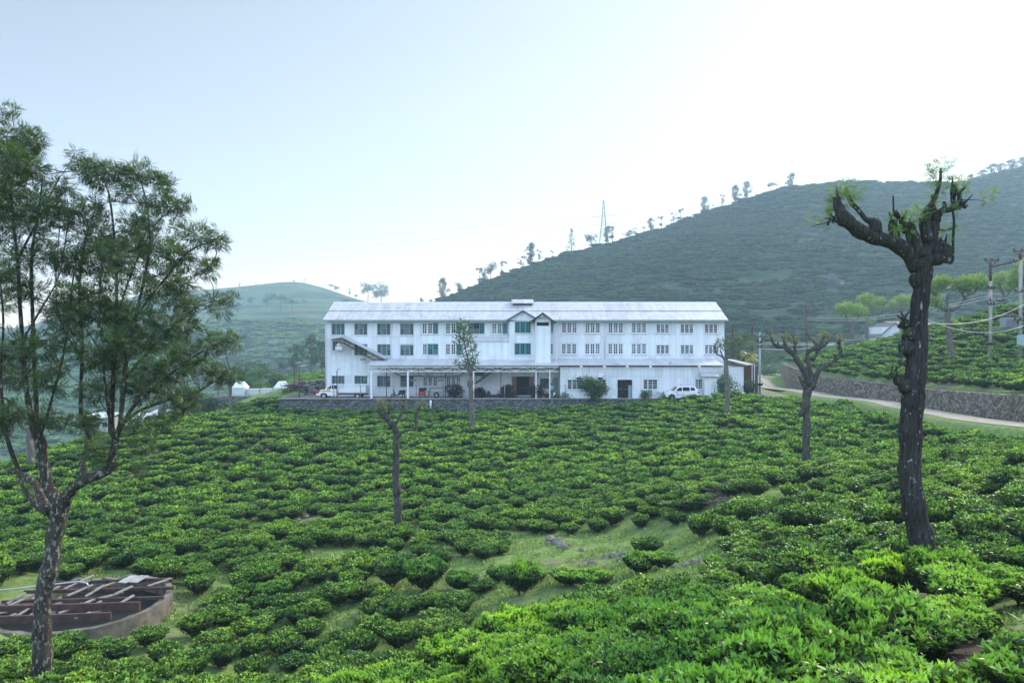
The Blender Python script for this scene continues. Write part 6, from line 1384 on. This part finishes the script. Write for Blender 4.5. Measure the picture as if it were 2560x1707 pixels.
for dy,hh in ((-1.9,.17),(-1.15,.20),(-.1,.06),(.8,.07),(1.7,.07)): c=math.sqrt(max(.1,rO**2-dy**2))-.02; tb(-c,dy-.1,c,dy+.15,zr-.02,zr+.03,.09,hh*1.5,M['woodbrown'],'beam')
for k,(x,y,dx,l) in enumerate([(-2.1,-1.2,.35,1.1),(-1.7,-.2,.4,.9),(-1.3,.9,.45,1.0),(-.9,-1.0,.3,.8),(-.6,.0,.35,.9),(-.2,1.0,.4,1.2),(.1,-1.5,.3,.9),(.35,-.2,.4,1.1),(.6,-1.0,.35,.6),(1.0,.0,.35,.7),(1.1,-1.4,.3,.9),(1.5,-.6,.3,.6),(1.7,.9,.4,.9),(-1.5,-1.9,.3,.5),(-.2,-2.1,.3,.6),(-2.3,-.5,.3,.6),(-1.9,-1.6,.35,.7),(-1.2,-1.7,.3,.5),(-.8,-1.6,.3,.5),(.3,-.9,.35,.5),(-1.0,1.3,.35,.8),(-.3,-1.3,.4,1.0),(.9,-1.9,.3,.5),(-.1,.2,.35,.7)]):
    tb(x,y,x+dx*l,y+l,zr+.10+g.uniform(-.08,.08),zr+.12+g.uniform(-.2,.10),.10,.04,M['wood'],'slat')
tb(.5,1.35,.62,2.0,zr+.12,zr+.15,.36,.02,M['concrete'],'sheet'); tb(.9,1.35,1.0,2.0,zr+.13,zr+.16,.34,.02,M['concrete'],'sheet')
mb=MB(); mb.tube([(TANKC.x-7,TANKC.y-.6,zr+.25),(TANKC.x-2.5,TANKC.y-.1,zr+.42),(TANKC.x-.3,TANKC.y+.2,zr+.58),(TANKC.x-.05,TANKC.y+.22,zr+.5),(TANKC.x,TANKC.y+.22,zr+.25)],.03,8); tag(mb.build('pipe',M['chrome'],None,origin=(TANKC.x-2.5,TANKC.y,zr+.4)),'grey metal water pipe running in from the left over the ruined tank','pipe')

# ---------------------------------------------------------------- rocks, brushwood
g=random.Random(31)
for k,(u,v,r) in enumerate([(1378,1352,.28),(1392,1360,.34),(1400,1368,.25),(1412,1372,.2),(1372,1362,.18),(1425,1365,.14),(1455,1378,.15),(1515,1395,.2),(1535,1392,.24),(1563,1396,.38),(1578,1400,.3),(1550,1402,.2),(1478,1412,.26),(1690,1418,.2),(1715,1415,.22),(1738,1412,.3),(1755,1408,.26),(1790,1422,.24),(1800,1418,.2),(1680,1405,.16),(1640,1455,.16),(1725,1440,.15),(1196,1340+120,.14),(1186,1500,.13),(1120,1528,.18),(885,1548,.15),(765,1294,.2),(745,1302,.16),(610,1304,.2),(622,1300,.18),(700,1302,.14),(1530,1350,.12),(1448,1340,.12),(1675,1340,.12)]):
    p=ground_hit(u,v); mb=MB(); r*=.68*p.y/27; mb.blob((p.x,p.y,p.z+r*.3),r,seg=7,rings=5,jit=.3,squash=(1.15,1,.8))
    for i_ in range(len(mb.sm)): mb.sm[i_]=False
    lab='grey field stone lying in the short grass of a clearing' if u>1300 else 'pale field stone on the grass left of the clearing bushes'
    if k==9: lab='largest pale grey stone in the middle of the grass clearing'
    if k==12: lab='pointed pale stone in front of the line of clearing stones'
    tag(mb.build('rock',M['rock'],None,origin=p),lab,'stone',None if k in (9,12) else ('stones in the clearing' if u>1300 else 'stones left of the clearing'))
p0=ground_hit(1850,1240); t=thing('brushwood_heap','heap of brown pruned twigs lying at the top of the grass clearing','brushwood',p0); mb=MB()
for k in range(420):
    a=g.uniform(-1,1); b=g.uniform(-.5,.5); u=1850+a*62; v=1242-a*24+b*22; Y=34.5+a*2.4-b*2.6; x=PX(u,Y); z=h1(x,Y) if k%6==0 else z_; z_=z
    if k%6: x+=g.uniform(-.6,.6)
    an_=g.uniform(0,6.28); l=g.uniform(.3,.9); mb.tube([(x,Y,z+g.uniform(.02,.22)),(x+math.cos(an_)*l,Y+math.sin(an_)*l*.6,z+g.uniform(.02,.28))],g.uniform(.01,.022),4)
mb.build('twigs',M['drytwig'],t)
for u,v,r,lab in ((2078,705,4.6,'largest grey rock outcrop half way up the big hill'),(1722,738,2.4,'pale rock on the hill above the right end of the factory roof'),(1628,742,1.9,'pale rock on the hill left of the other rock over the roof'),(1672,715,3.0,'dark rock ledge higher on the hill over the roof'),(2092,735,2.6,'smaller rock shelf just below the largest outcrop')):
    p=hill_at(VH,usH,tsH,u,v); t=thing('rock_outcrop',lab,'rock',p); mb=MB()
    for k in range(9): mb.blob((p.x+g.gauss(0,r*.45),p.y+g.gauss(0,r*.25),p.z-r*.25+g.gauss(0,r*.22)),r*g.uniform(.25,.5),seg=9,rings=7,jit=.28,squash=(1.1,.8,.9))
    for i_ in range(len(mb.sm)): mb.sm[i_]=False
    mb.build('boulders',M['hillrock'],t)

# ---------------------------------------------------------------- poles, pylon, wires
def insul(mb,x,y,z): mb.tube([(x,y,z),(x,y,z+.10),(x,y,z+.2)],[.06,.09,.04],6)
def pole(label,u,Y,vt,vb,mt,r=.09,grp=None,arms=(),cat='utility pole',split=None):
    x=PX(u,Y); z0,z1=PZ(vb,Y),PZ(vt,Y); t=thing('utility_pole',label,cat,(x,Y,z0),0,grp); mb=MB()
    if split: zs=PZ(split,Y); mb.tube([(x,Y,z0-.5),(x,Y,zs)],r,8,0); mb.tube([(x,Y,zs),(x,Y,z1)],r*.9,8,1)
    else: mb.tube([(x,Y,z0-.5),(x,Y,z1)],[r,r*.8],8,0)
    mb.build('pole',[M[mt],M['red']],t)
    for v,du0,du1 in arms:
        mb=MB(); z=PZ(v,Y); a,b=PX(u+du0,Y),PX(u+du1,Y); mb.box(a,b,Y-r-.07,Y-r-.01,z-.05,z+.05); ar=mb.build('crossarm',M['red'],t); mb=MB()
        for k in range(3): insul(mb,a+(b-a)*(.06+.44*k),Y-r-.04,z+.05)
        mb.build('insulators',M['black'],ar)
    return t
p1=pole('maroon electricity pole with V shaped arms above the gnarled pollard',2017,116,752,902,'red',.14,arms=((780,-20,20),))
mb=MB(); x=PX(2017,116); 
for s_ in (-1,1): mb.bar((x,115.9,PZ(776,116)),(x+s_*1.1,115.9,PZ(762,116)),.09); insul(mb,x+s_*1.15,115.9,PZ(762,116))
insul(mb,x,115.9,PZ(752,116)); mb.build('v_arm',M['red'],p1)
pole('pale blue green steel pole beside the annex with a small meter box',1899.5,79.5,831,982,'polegrey',.13,arms=((842,-16,16),(857,-5,5),(868,-5,5)))
mb=MB(); x=PX(1899.5,79.3); mb.box(x-.25,x+.25,79.05,79.3,PZ(964,79.3),PZ(957.5,79.3)); mb.box(x+.0,x+.2,79.02,79.048,PZ(963,79.3),PZ(958.5,79.3)); tag(mb.build('meter_box',M['black'],None,origin=(x,79.3,PZ(964,79.3))),'small dark meter box strapped to the pale steel pole','meter box')
pA=pole('left of the two tall transformer poles on the tea bank, maroon above, grey below',2476,62,655,900,'poletan',.14,split=703,arms=((652,-18,18),(722,-8,8),(752,-6,30),(762,-10,6),(862,-8,5)))
pB=pole('right of the two tall transformer poles on the tea bank, at the picture edge',2551,60,632,885,'poletan',.14,split=650,arms=((629,-22,22),(730,-18,20),(800,-20,12)))
mb=MB(); a=Vector((PX(2476,62),61.9,PZ(668,62))); b=Vector((PX(2551,60),59.9,PZ(650,60))); mb.bar(a,b,.1); insul(mb,*(a.lerp(b,.75)+Vector((0,0,.05)))); mb.build('top_strut',M['red'],pA)
for s_ in (-1,1): mb=MB(); mb.bar((PX(2476,62),61.8,PZ(664,62)),(PX(2476+s_*15,62),61.8,PZ(654,62)),.06); mb.build('arm_brace',M['red'],pA)
for s_ in (-1,1): mb=MB(); mb.bar((PX(2551,60),59.8,PZ(642,60)),(PX(2551+s_*18,60),59.8,PZ(631,60)),.06); mb.build('arm_brace',M['red'],pB)
mb=MB(); mb.bar((PX(2476,62),61.8,PZ(752,62)),(PX(2551,60),59.8,PZ(738,60)),.06); mb.bar((PX(2476,62),61.8,PZ(826,62)),(PX(2551,60),59.8,PZ(817,60)),.08); mb.build('platform_beam',M['steel'],pA)
tr=thing('transformer','grey rust stained transformer on the beam between the two tall poles','transformer',P(2515,818,61)); x0,x1=PX(2502,61),PX(2529,61); z0,z1=PZ(818,61),PZ(794,61)
mb=MB(); mb.box(x0+.1,x1-.1,60.6,61.3,z0,z1)
for k in range(7): x=x0+(x1-x0)*k/6; mb.box(x-.03,x+.03,60.45,60.6,z0+.05,z1-.1)
mb.build('tank',M['steel'],tr); mb=MB()
for k in range(4): insul(mb,x0+.2+k*.2,60.9,z1); mb.tube([(x0+.2+k*.2,60.9,z1+.2),(x0+.2+k*.2,60.9,z1+.35)],.03,5)
mb.build('bushings',M['rust'],tr); mb=MB(); mb.tube([(x1-.05,60.95,z1+.15),(x1+.25,60.95,z1+.15)],.13,8); mb.build('conservator',M['rust'],tr)
mb=MB(); mb.box(PX(2542,59.8),PX(2555,59.8),59.4,59.75,PZ(864,59.8),PZ(836,59.8)); mb.box(PX(2544,59.3),PX(2553,59.3),59.37,59.398,PZ(861,59.8),PZ(839,59.8)); tag(mb.build('switch_box',M['polegrey'],None,origin=P(2548,864,59.8)),'grey switch box low on the right hand transformer pole','switch box')
# steel switch frame behind the annex
sf=thing('switchgear_stand','rusty two post steel stand with insulators right of the factory roof','electrical stand',gp(1855,92))
for u in (1831,1880): mb=MB(); mb.box(PX(u,92)-.09,PX(u,92)+.09,91.9,92.1,GZ,PZ(812,92)); mb.build('post',M['red'],sf)
for v,a,b in ((813,1828,1882),(838.5,1812,1884)):
    mb=MB(); mb.box(PX(a,92),PX(b,92),91.8,91.9,PZ(v,92)-.06,PZ(v,92)+.06)
    for u in (1842,1856,1871): insul(mb,PX(u,92),91.85,PZ(v,92)+(.05 if v>820 else -.25))
    mb.build('crossbar',M['red'],sf)
mb=MB(); x=PX(1854,86); mb.tube([(x,86,PZ(903,86)),(x,86,PZ(889,86)),(x,86,PZ(887,86)),(x,86,PZ(885,86))],[.5,.5,.4,.2],16); tag(mb.build('water_tank',M['black'],None,origin=(x,86,PZ(903,86))),'black plastic water tank standing behind the annex roof','water tank')
mb=MB(); mb.box(PX(1842,77.2),PX(1863,77.2),77.2,78,GZ+.05,GZ+.75)
for k in range(4): mb.box(PX(1842,77.2),PX(1863,77.2),77.17,77.198,GZ+.1+k*.16,GZ+.2+k*.16)
tag(mb.build('crate',M['whitedull'],None,origin=gp(1852,77.2)),'grey slatted crate in front of the annex wall','crate')
def wire(name,label,pts,r,m,sag=0,grp=None):
    pts=[Vector(p) for p in pts]; out=[]
    for a,b in zip(pts,pts[1:]):
        for k in range(10): t=k/10; q=a.lerp(b,t); q.z-=sag*4*t*(1-t); out.append(q)
    out.append(pts[-1]); mb=MB(); mb.tube(out,r,4); return tag(mb.build(name,m,None,origin=pts[0]),label,'cable',grp)
wire('cable','upper sagging pale cable right of the dark trunk rising to the right hand pole',[P(2325,807,50),P(2560+60,720,60)],.018,M['wire'],1.1)
wire('cable','lower sagging pale cable crossing the bank right of the dark trunk',[P(2315,798,50),P(2620,785,60)],.018,M['wire'],1.3)
wire('cable','thin pale cable from the gnarled pollard up to the cottage',[P(1905,872,80),P(2120,850,90),P(2300,808,75)],.03,M['wire'],.5)
for k,(v0,v1,v2) in enumerate(((793,796,738),(798,801,745))): wire('power_line','thin pale power line from the maroon pole to the left transformer pole',[P(2017,v0,116),P(2476,v2,62)],.025,M['wire'],1.0,'power lines to the transformer poles')
for k,v in enumerate((857,861)): wire('power_line','short pale line crossing behind the gnarled pollard to the pale steel pole',[P(1899,v-2,79.5),P(2110,v+1,90)],.022,M['wire'],.1,'power lines behind the gnarled pollard')
# pylons
def pylon(label,u,vt,vb,Y):
    x=PX(u,Y); z0,z1=PZ(vb,Y)-3,PZ(vt,Y); t=thing('pylon',label,'pylon',(x,Y,z0)); Hh=z1-z0; mb=MB(); w0=Hh*.10; w1=Hh*.032
    def wd(z): q=(z-z0)/Hh; return w0+(w1-w0)*min(1,q/.62) if q<.62 else w1*(1-(q-.62)/.38*.85)
    lv=[z0+Hh*q for q in (0,.14,.27,.38,.47,.55,.62,.69,.76,.83,.90,1)]
    for a,b in zip(lv,lv[1:]):
        wa,wb=wd(a),wd(b)
        for sx,sy in ((-1,-1),(1,-1),(1,1),(-1,1)): mb.bar((x+sx*wa,Y+sy*wa,a),(x+sx*wb,Y+sy*wb,b),.22)
        for s_ in (-1,1): mb.bar((x-wa,Y+s_*wa,a),(x+wb,Y+s_*wb,b),.12); mb.bar((x+wa,Y+s_*wa,a),(x-wb,Y+s_*wb,b),.07); mb.bar((x+s_*wa,Y-wa,a),(x+s_*wb,Y+wb,b),.07)
    mb.build('tower_frame',M['steel'],t)
    for q in (.46,.60,.74):
        z=z0+Hh*q; l=Hh*.14; mb=MB()
        for s_ in (-1,1): mb.bar((x,Y,z+.9),(x+s_*l,Y-s_*3,z-s_*.0),.10); mb.bar((x,Y,z-.2),(x+s_*l,Y-s_*3,z),.10); mb.bar((x+s_*l,Y-s_*3,z),(x+s_*(l+1.6),Y-s_*4,z+.25),.16)
        mb.build('crossarm',M['steel'],t)
    return t
pylon('tall lattice electricity pylon on the big hill skyline',1509,500,640,372)
pylon('faint distant lattice pylon seen through the feathery tree at the left',135,722,790,690)
for k,q in enumerate((.46,.60,.74)):
    Hh=34; zz=PZ(640,372)-3+(PZ(500,372)-PZ(640,372)+3)*q
    for s_ in (-1,1): wire('power_line','faint high power line strung from the skyline pylon across the sky',[(PX(1509,372)+s_*5,372,zz),P(-100 if s_<0 else 700,700-k*25,620) if s_<0 else P(2500,380-k*30,520)],.05,M['steel'],4,'high power lines from the pylon')
# ---------------------------------------------------------------- cottage and valley houses
ct=thing('cottage','small white cottage with old tiled roof on the tea bank left of the dark trunk','cottage',P(2245,850,112)); Yc=112
x0,x1=PX(2204,Yc),PX(2345,Yc); xm=PX(2262,Yc); z0=PZ(858,Yc)
mb=MB(); mb.add([(x0,Yc,z0),(xm,Yc,z0),(xm,Yc,PZ(828,Yc)),(PX(2236,Yc),Yc,PZ(808,Yc)),(x0,Yc,PZ(838,Yc))],[(0,1,2,3,4)]); mb.box(x0,x1,Yc+.05,Yc+5,z0,PZ(817,Yc)); mb.build('wall',M['plaster'],ct)
mb=MB(); a=(x0-.5,Yc-.35,PZ(841,Yc)); b=(PX(2236,Yc),Yc-.35,PZ(806,Yc)); c=(PX(2268,Yc),Yc-.35,PZ(828,Yc)); mb.slab(a,b,(b[0]+.0,Yc+5.5,b[2]),(a[0],Yc+5.5,a[2]),-.12); mb.slab(b,c,(c[0],Yc+5.5,c[2]),(b[0],Yc+5.5,b[2]),-.12); mb.slab((PX(2258,Yc),Yc-.2,PZ(818,Yc)),(x1+.4,Yc-.2,PZ(817,Yc)),(x1+.4,Yc+5,PZ(800,Yc)),(PX(2250,Yc),Yc+5,PZ(803,Yc)),.12); mb.build('roof',M['tile'],ct)
mb=MB(); mb.box(PX(2247,Yc),PX(2253,Yc),Yc-.04,Yc-.005,z0,PZ(830,Yc)); mb.build('door',M['woodbrown'],ct)
def house(label,u0,u1,ve,vr,vb,Y,grp=None):
    t=thing('house',label,'house',(PX((u0+u1)/2,Y),Y,PZ(vb,Y)),0,grp); a,b=PX(u0,Y),PX(u1,Y); mb=MB(); mb.box(a,b,Y,Y+7,PZ(vb,Y)-2,PZ(ve,Y))
    mb.build('wall',M['concrete'],t); mb=MB(); mb.slab((a-.5,Y-.5,PZ(ve,Y)+.1),(b+.5,Y-.5,PZ(ve,Y)+.1),(b+.5,Y+3.5,PZ(vr,Y)),(a-.5,Y+3.5,PZ(vr,Y)),.2); mb.slab((a-.5,Y+3.51,PZ(vr,Y)),(b+.5,Y+3.51,PZ(vr,Y)),(b+.5,Y+7.5,PZ(ve,Y)+.1),(a-.5,Y+7.5,PZ(ve,Y)+.1),.2); mb.build('roof',M['croof2'],t)
    for k in range(3): x=a+(b-a)*(k+.5)/3; mb=MB(); mb.box(x-.5,x+.5,Y-.05,Y-.004,PZ(ve,Y)-1.9,PZ(ve,Y)-.8); mb.build('window',M['glass'],t)
house('long pale roofed building low in the valley, seen through the feathery tree',215,272,1046,1036,1056,150)
house('small white house in the valley just left of the short grey trunk',374,398,1040,1030,1052,140)
house('pale blue roofed shed in the valley beside the wall end',300,352,1048,1038,1060,160)

# bare earth and litter under the bushes at the lower right corner
pc=ground_hit(2490,1625); n_=26; xs_=np.linspace(-1.5,1.5,n_); XX,YY=np.meshgrid(xs_,xs_); zz=H((XX+pc.x).ravel(),(YY+pc.y).ravel()).reshape(n_,n_)
mb=MB(); vs=[(XX[j,i]+pc.x,YY[j,i]+pc.y,zz[j,i]+.035-.10*max(0,math.hypot(XX[j,i],YY[j,i])-.75)) for j in range(n_) for i in range(n_)]; fs=[]
for j in range(n_-1):
    for i in range(n_-1):
        x,y=XX[j,i],YY[j,i]
        if math.hypot(x,y)<1.25+.25*mnoise.noise(Vector((x*2,y*2,4)))*2: fs.append((j*n_+i,j*n_+i+1,(j+1)*n_+i+1,(j+1)*n_+i))
mb.add(vs,fs); tag(mb.build('bare_soil',simple('bare brown soil',(.085,.058,.042),.95,var=.5,scale=9,bmp=.8),None),kind='structure')
g=random.Random(8); mb=MB()
for k in range(70):
    a=g.uniform(0,6.28); r=g.uniform(0,1.2); x=pc.x+r*math.cos(a); y=pc.y+r*math.sin(a); z=h1(x,y)+.04 if k<12 else z; q=g.uniform(0,3.1); l=g.uniform(.03,.12)
    mb.tube([(x,y,z+.02),(x+math.cos(q)*l,y+math.sin(q)*l,z+.03+g.uniform(0,.04))],.006,4)
tag(mb.build('litter',M['drytwig'],None,origin=(pc.x,pc.y,pc.z)),'dry twigs and litter strewn on the bare soil at the lower right corner','litter',kind='stuff')
EXPO=1.22
# ---------------------------------------------------------------- air, light, camera
HAZE_D=.00072
mb=MB(); mb.box(-1300,1300,-960,1060,-62,230)
hz=mb.build('haze',None); tag(hz,kind='stuff'); hz['label']='pale blue morning haze filling the valley'; hz['category']='haze'
m=bpy.data.materials.new('haze'); m.use_nodes=True; nt=m.node_tree; nt.nodes.clear()
out=nt.nodes.new('ShaderNodeOutputMaterial'); pv=nt.nodes.new('ShaderNodeVolumePrincipled')
pv.inputs['Color'].default_value=(.56,.79,1.0,1); pv.inputs['Density'].default_value=HAZE_D; pv.inputs['Anisotropy'].default_value=.2
nt.links.new(pv.outputs[0],out.inputs['Volume']); hz.data.materials.clear(); hz.data.materials.append(m)

SUN_EL,SUN_AZ=34,50     # low sun behind the right hand hill
w=bpy.data.worlds.new('World'); sc.world=w; w.use_nodes=True; nt=w.node_tree; bg=nt.nodes['Background']
sky=nt.nodes.new('ShaderNodeTexSky'); sky.sky_type='NISHITA'; sky.sun_disc=False; sky.sun_elevation=R(SUN_EL); sky.sun_rotation=R(SUN_AZ)
sky.air_density=1.0; sky.dust_density=1.2; sky.ozone_density=1.0; sky.altitude=1500
# thin bright overcast veil, whitest low down and towards the sun
tc=nt.nodes.new('ShaderNodeTexCoord'); sp=nt.nodes.new('ShaderNodeSeparateXYZ'); nt.links.new(tc.outputs['Generated'],sp.inputs[0])
ve=ramp(nt,sp.outputs['Z'],[(0,(1.75,1.1,.95)),(.12,(1.55,.98,.8)),(.25,(1.02,.64,.42)),(.42,(.66,.48,.22)),(.6,(.8,.9,1.0)),(1,(1.0,1.3,1.7))])
dt=nt.nodes.new('ShaderNodeVectorMath'); dt.operation='DOT_PRODUCT'; nt.links.new(tc.outputs['Generated'],dt.inputs[0]); dt.inputs[1].default_value=(math.sin(R(SUN_AZ)),math.cos(R(SUN_AZ)),.1)
vs=ramp(nt,dt.outputs['Value'],[(.1,(.0,.0,.0)),(.95,(1.3,1.2,1.1))])
def addc(a,b):
    m=N(nt,'ShaderNodeMix',data_type='RGBA',blend_type='ADD'); m.inputs[0].default_value=1; nt.links.new(a,m.inputs[6]); nt.links.new(b,m.inputs[7]); return m.outputs[2]
d2=nt.nodes.new('ShaderNodeVectorMath'); d2.operation='DOT_PRODUCT'; nt.links.new(tc.outputs['Generated'],d2.inputs[0]); d2.inputs[1].default_value=(-.2,-.9,.4)
back_fill=ramp(nt,d2.outputs['Value'],[(.1,(0,0,0)),(.8,(5.0,6.8,10.2))])  # unseen bright sky patch added behind the camera to light the factory front
nt.links.new(addc(addc(addc(mixc(nt,1.0,sky.outputs[0],(1.08,.90,.69),'MULTIPLY'),ve),vs),back_fill),bg.inputs[0]); bg.inputs[1].default_value=.10
ld=bpy.data.lights.new('sun','SUN'); ld.energy=2.3; ld.angle=R(14); ld.color=(1,.92,.78)
lo=bpy.data.objects.new('sun',ld); COL.objects.link(lo)
d=Vector((math.sin(R(SUN_AZ))*math.cos(R(SUN_EL)),math.cos(R(SUN_AZ))*math.cos(R(SUN_EL)),math.sin(R(SUN_EL))))
lo.rotation_euler=d.to_track_quat('Z','Y').to_euler()
cam=bpy.data.cameras.new('camera'); cam.lens=24; cam.sensor_width=36; cam.clip_end=6000; cam.clip_start=.1
co=bpy.data.objects.new('camera',cam); COL.objects.link(co); co.location=(0,0,0); co.rotation_euler=(R(90),0,0); sc.camera=co
sc.view_settings.view_transform='Standard'; sc.view_settings.look='None'; sc.view_settings.gamma=1; sc.view_settings.exposure=EXPO
sc.cycles.max_bounces=6; sc.cycles.diffuse_bounces=2; sc.cycles.glossy_bounces=2; sc.cycles.transparent_max_bounces=8; sc.cycles.volume_bounces=1
sc.cycles.use_denoising=True
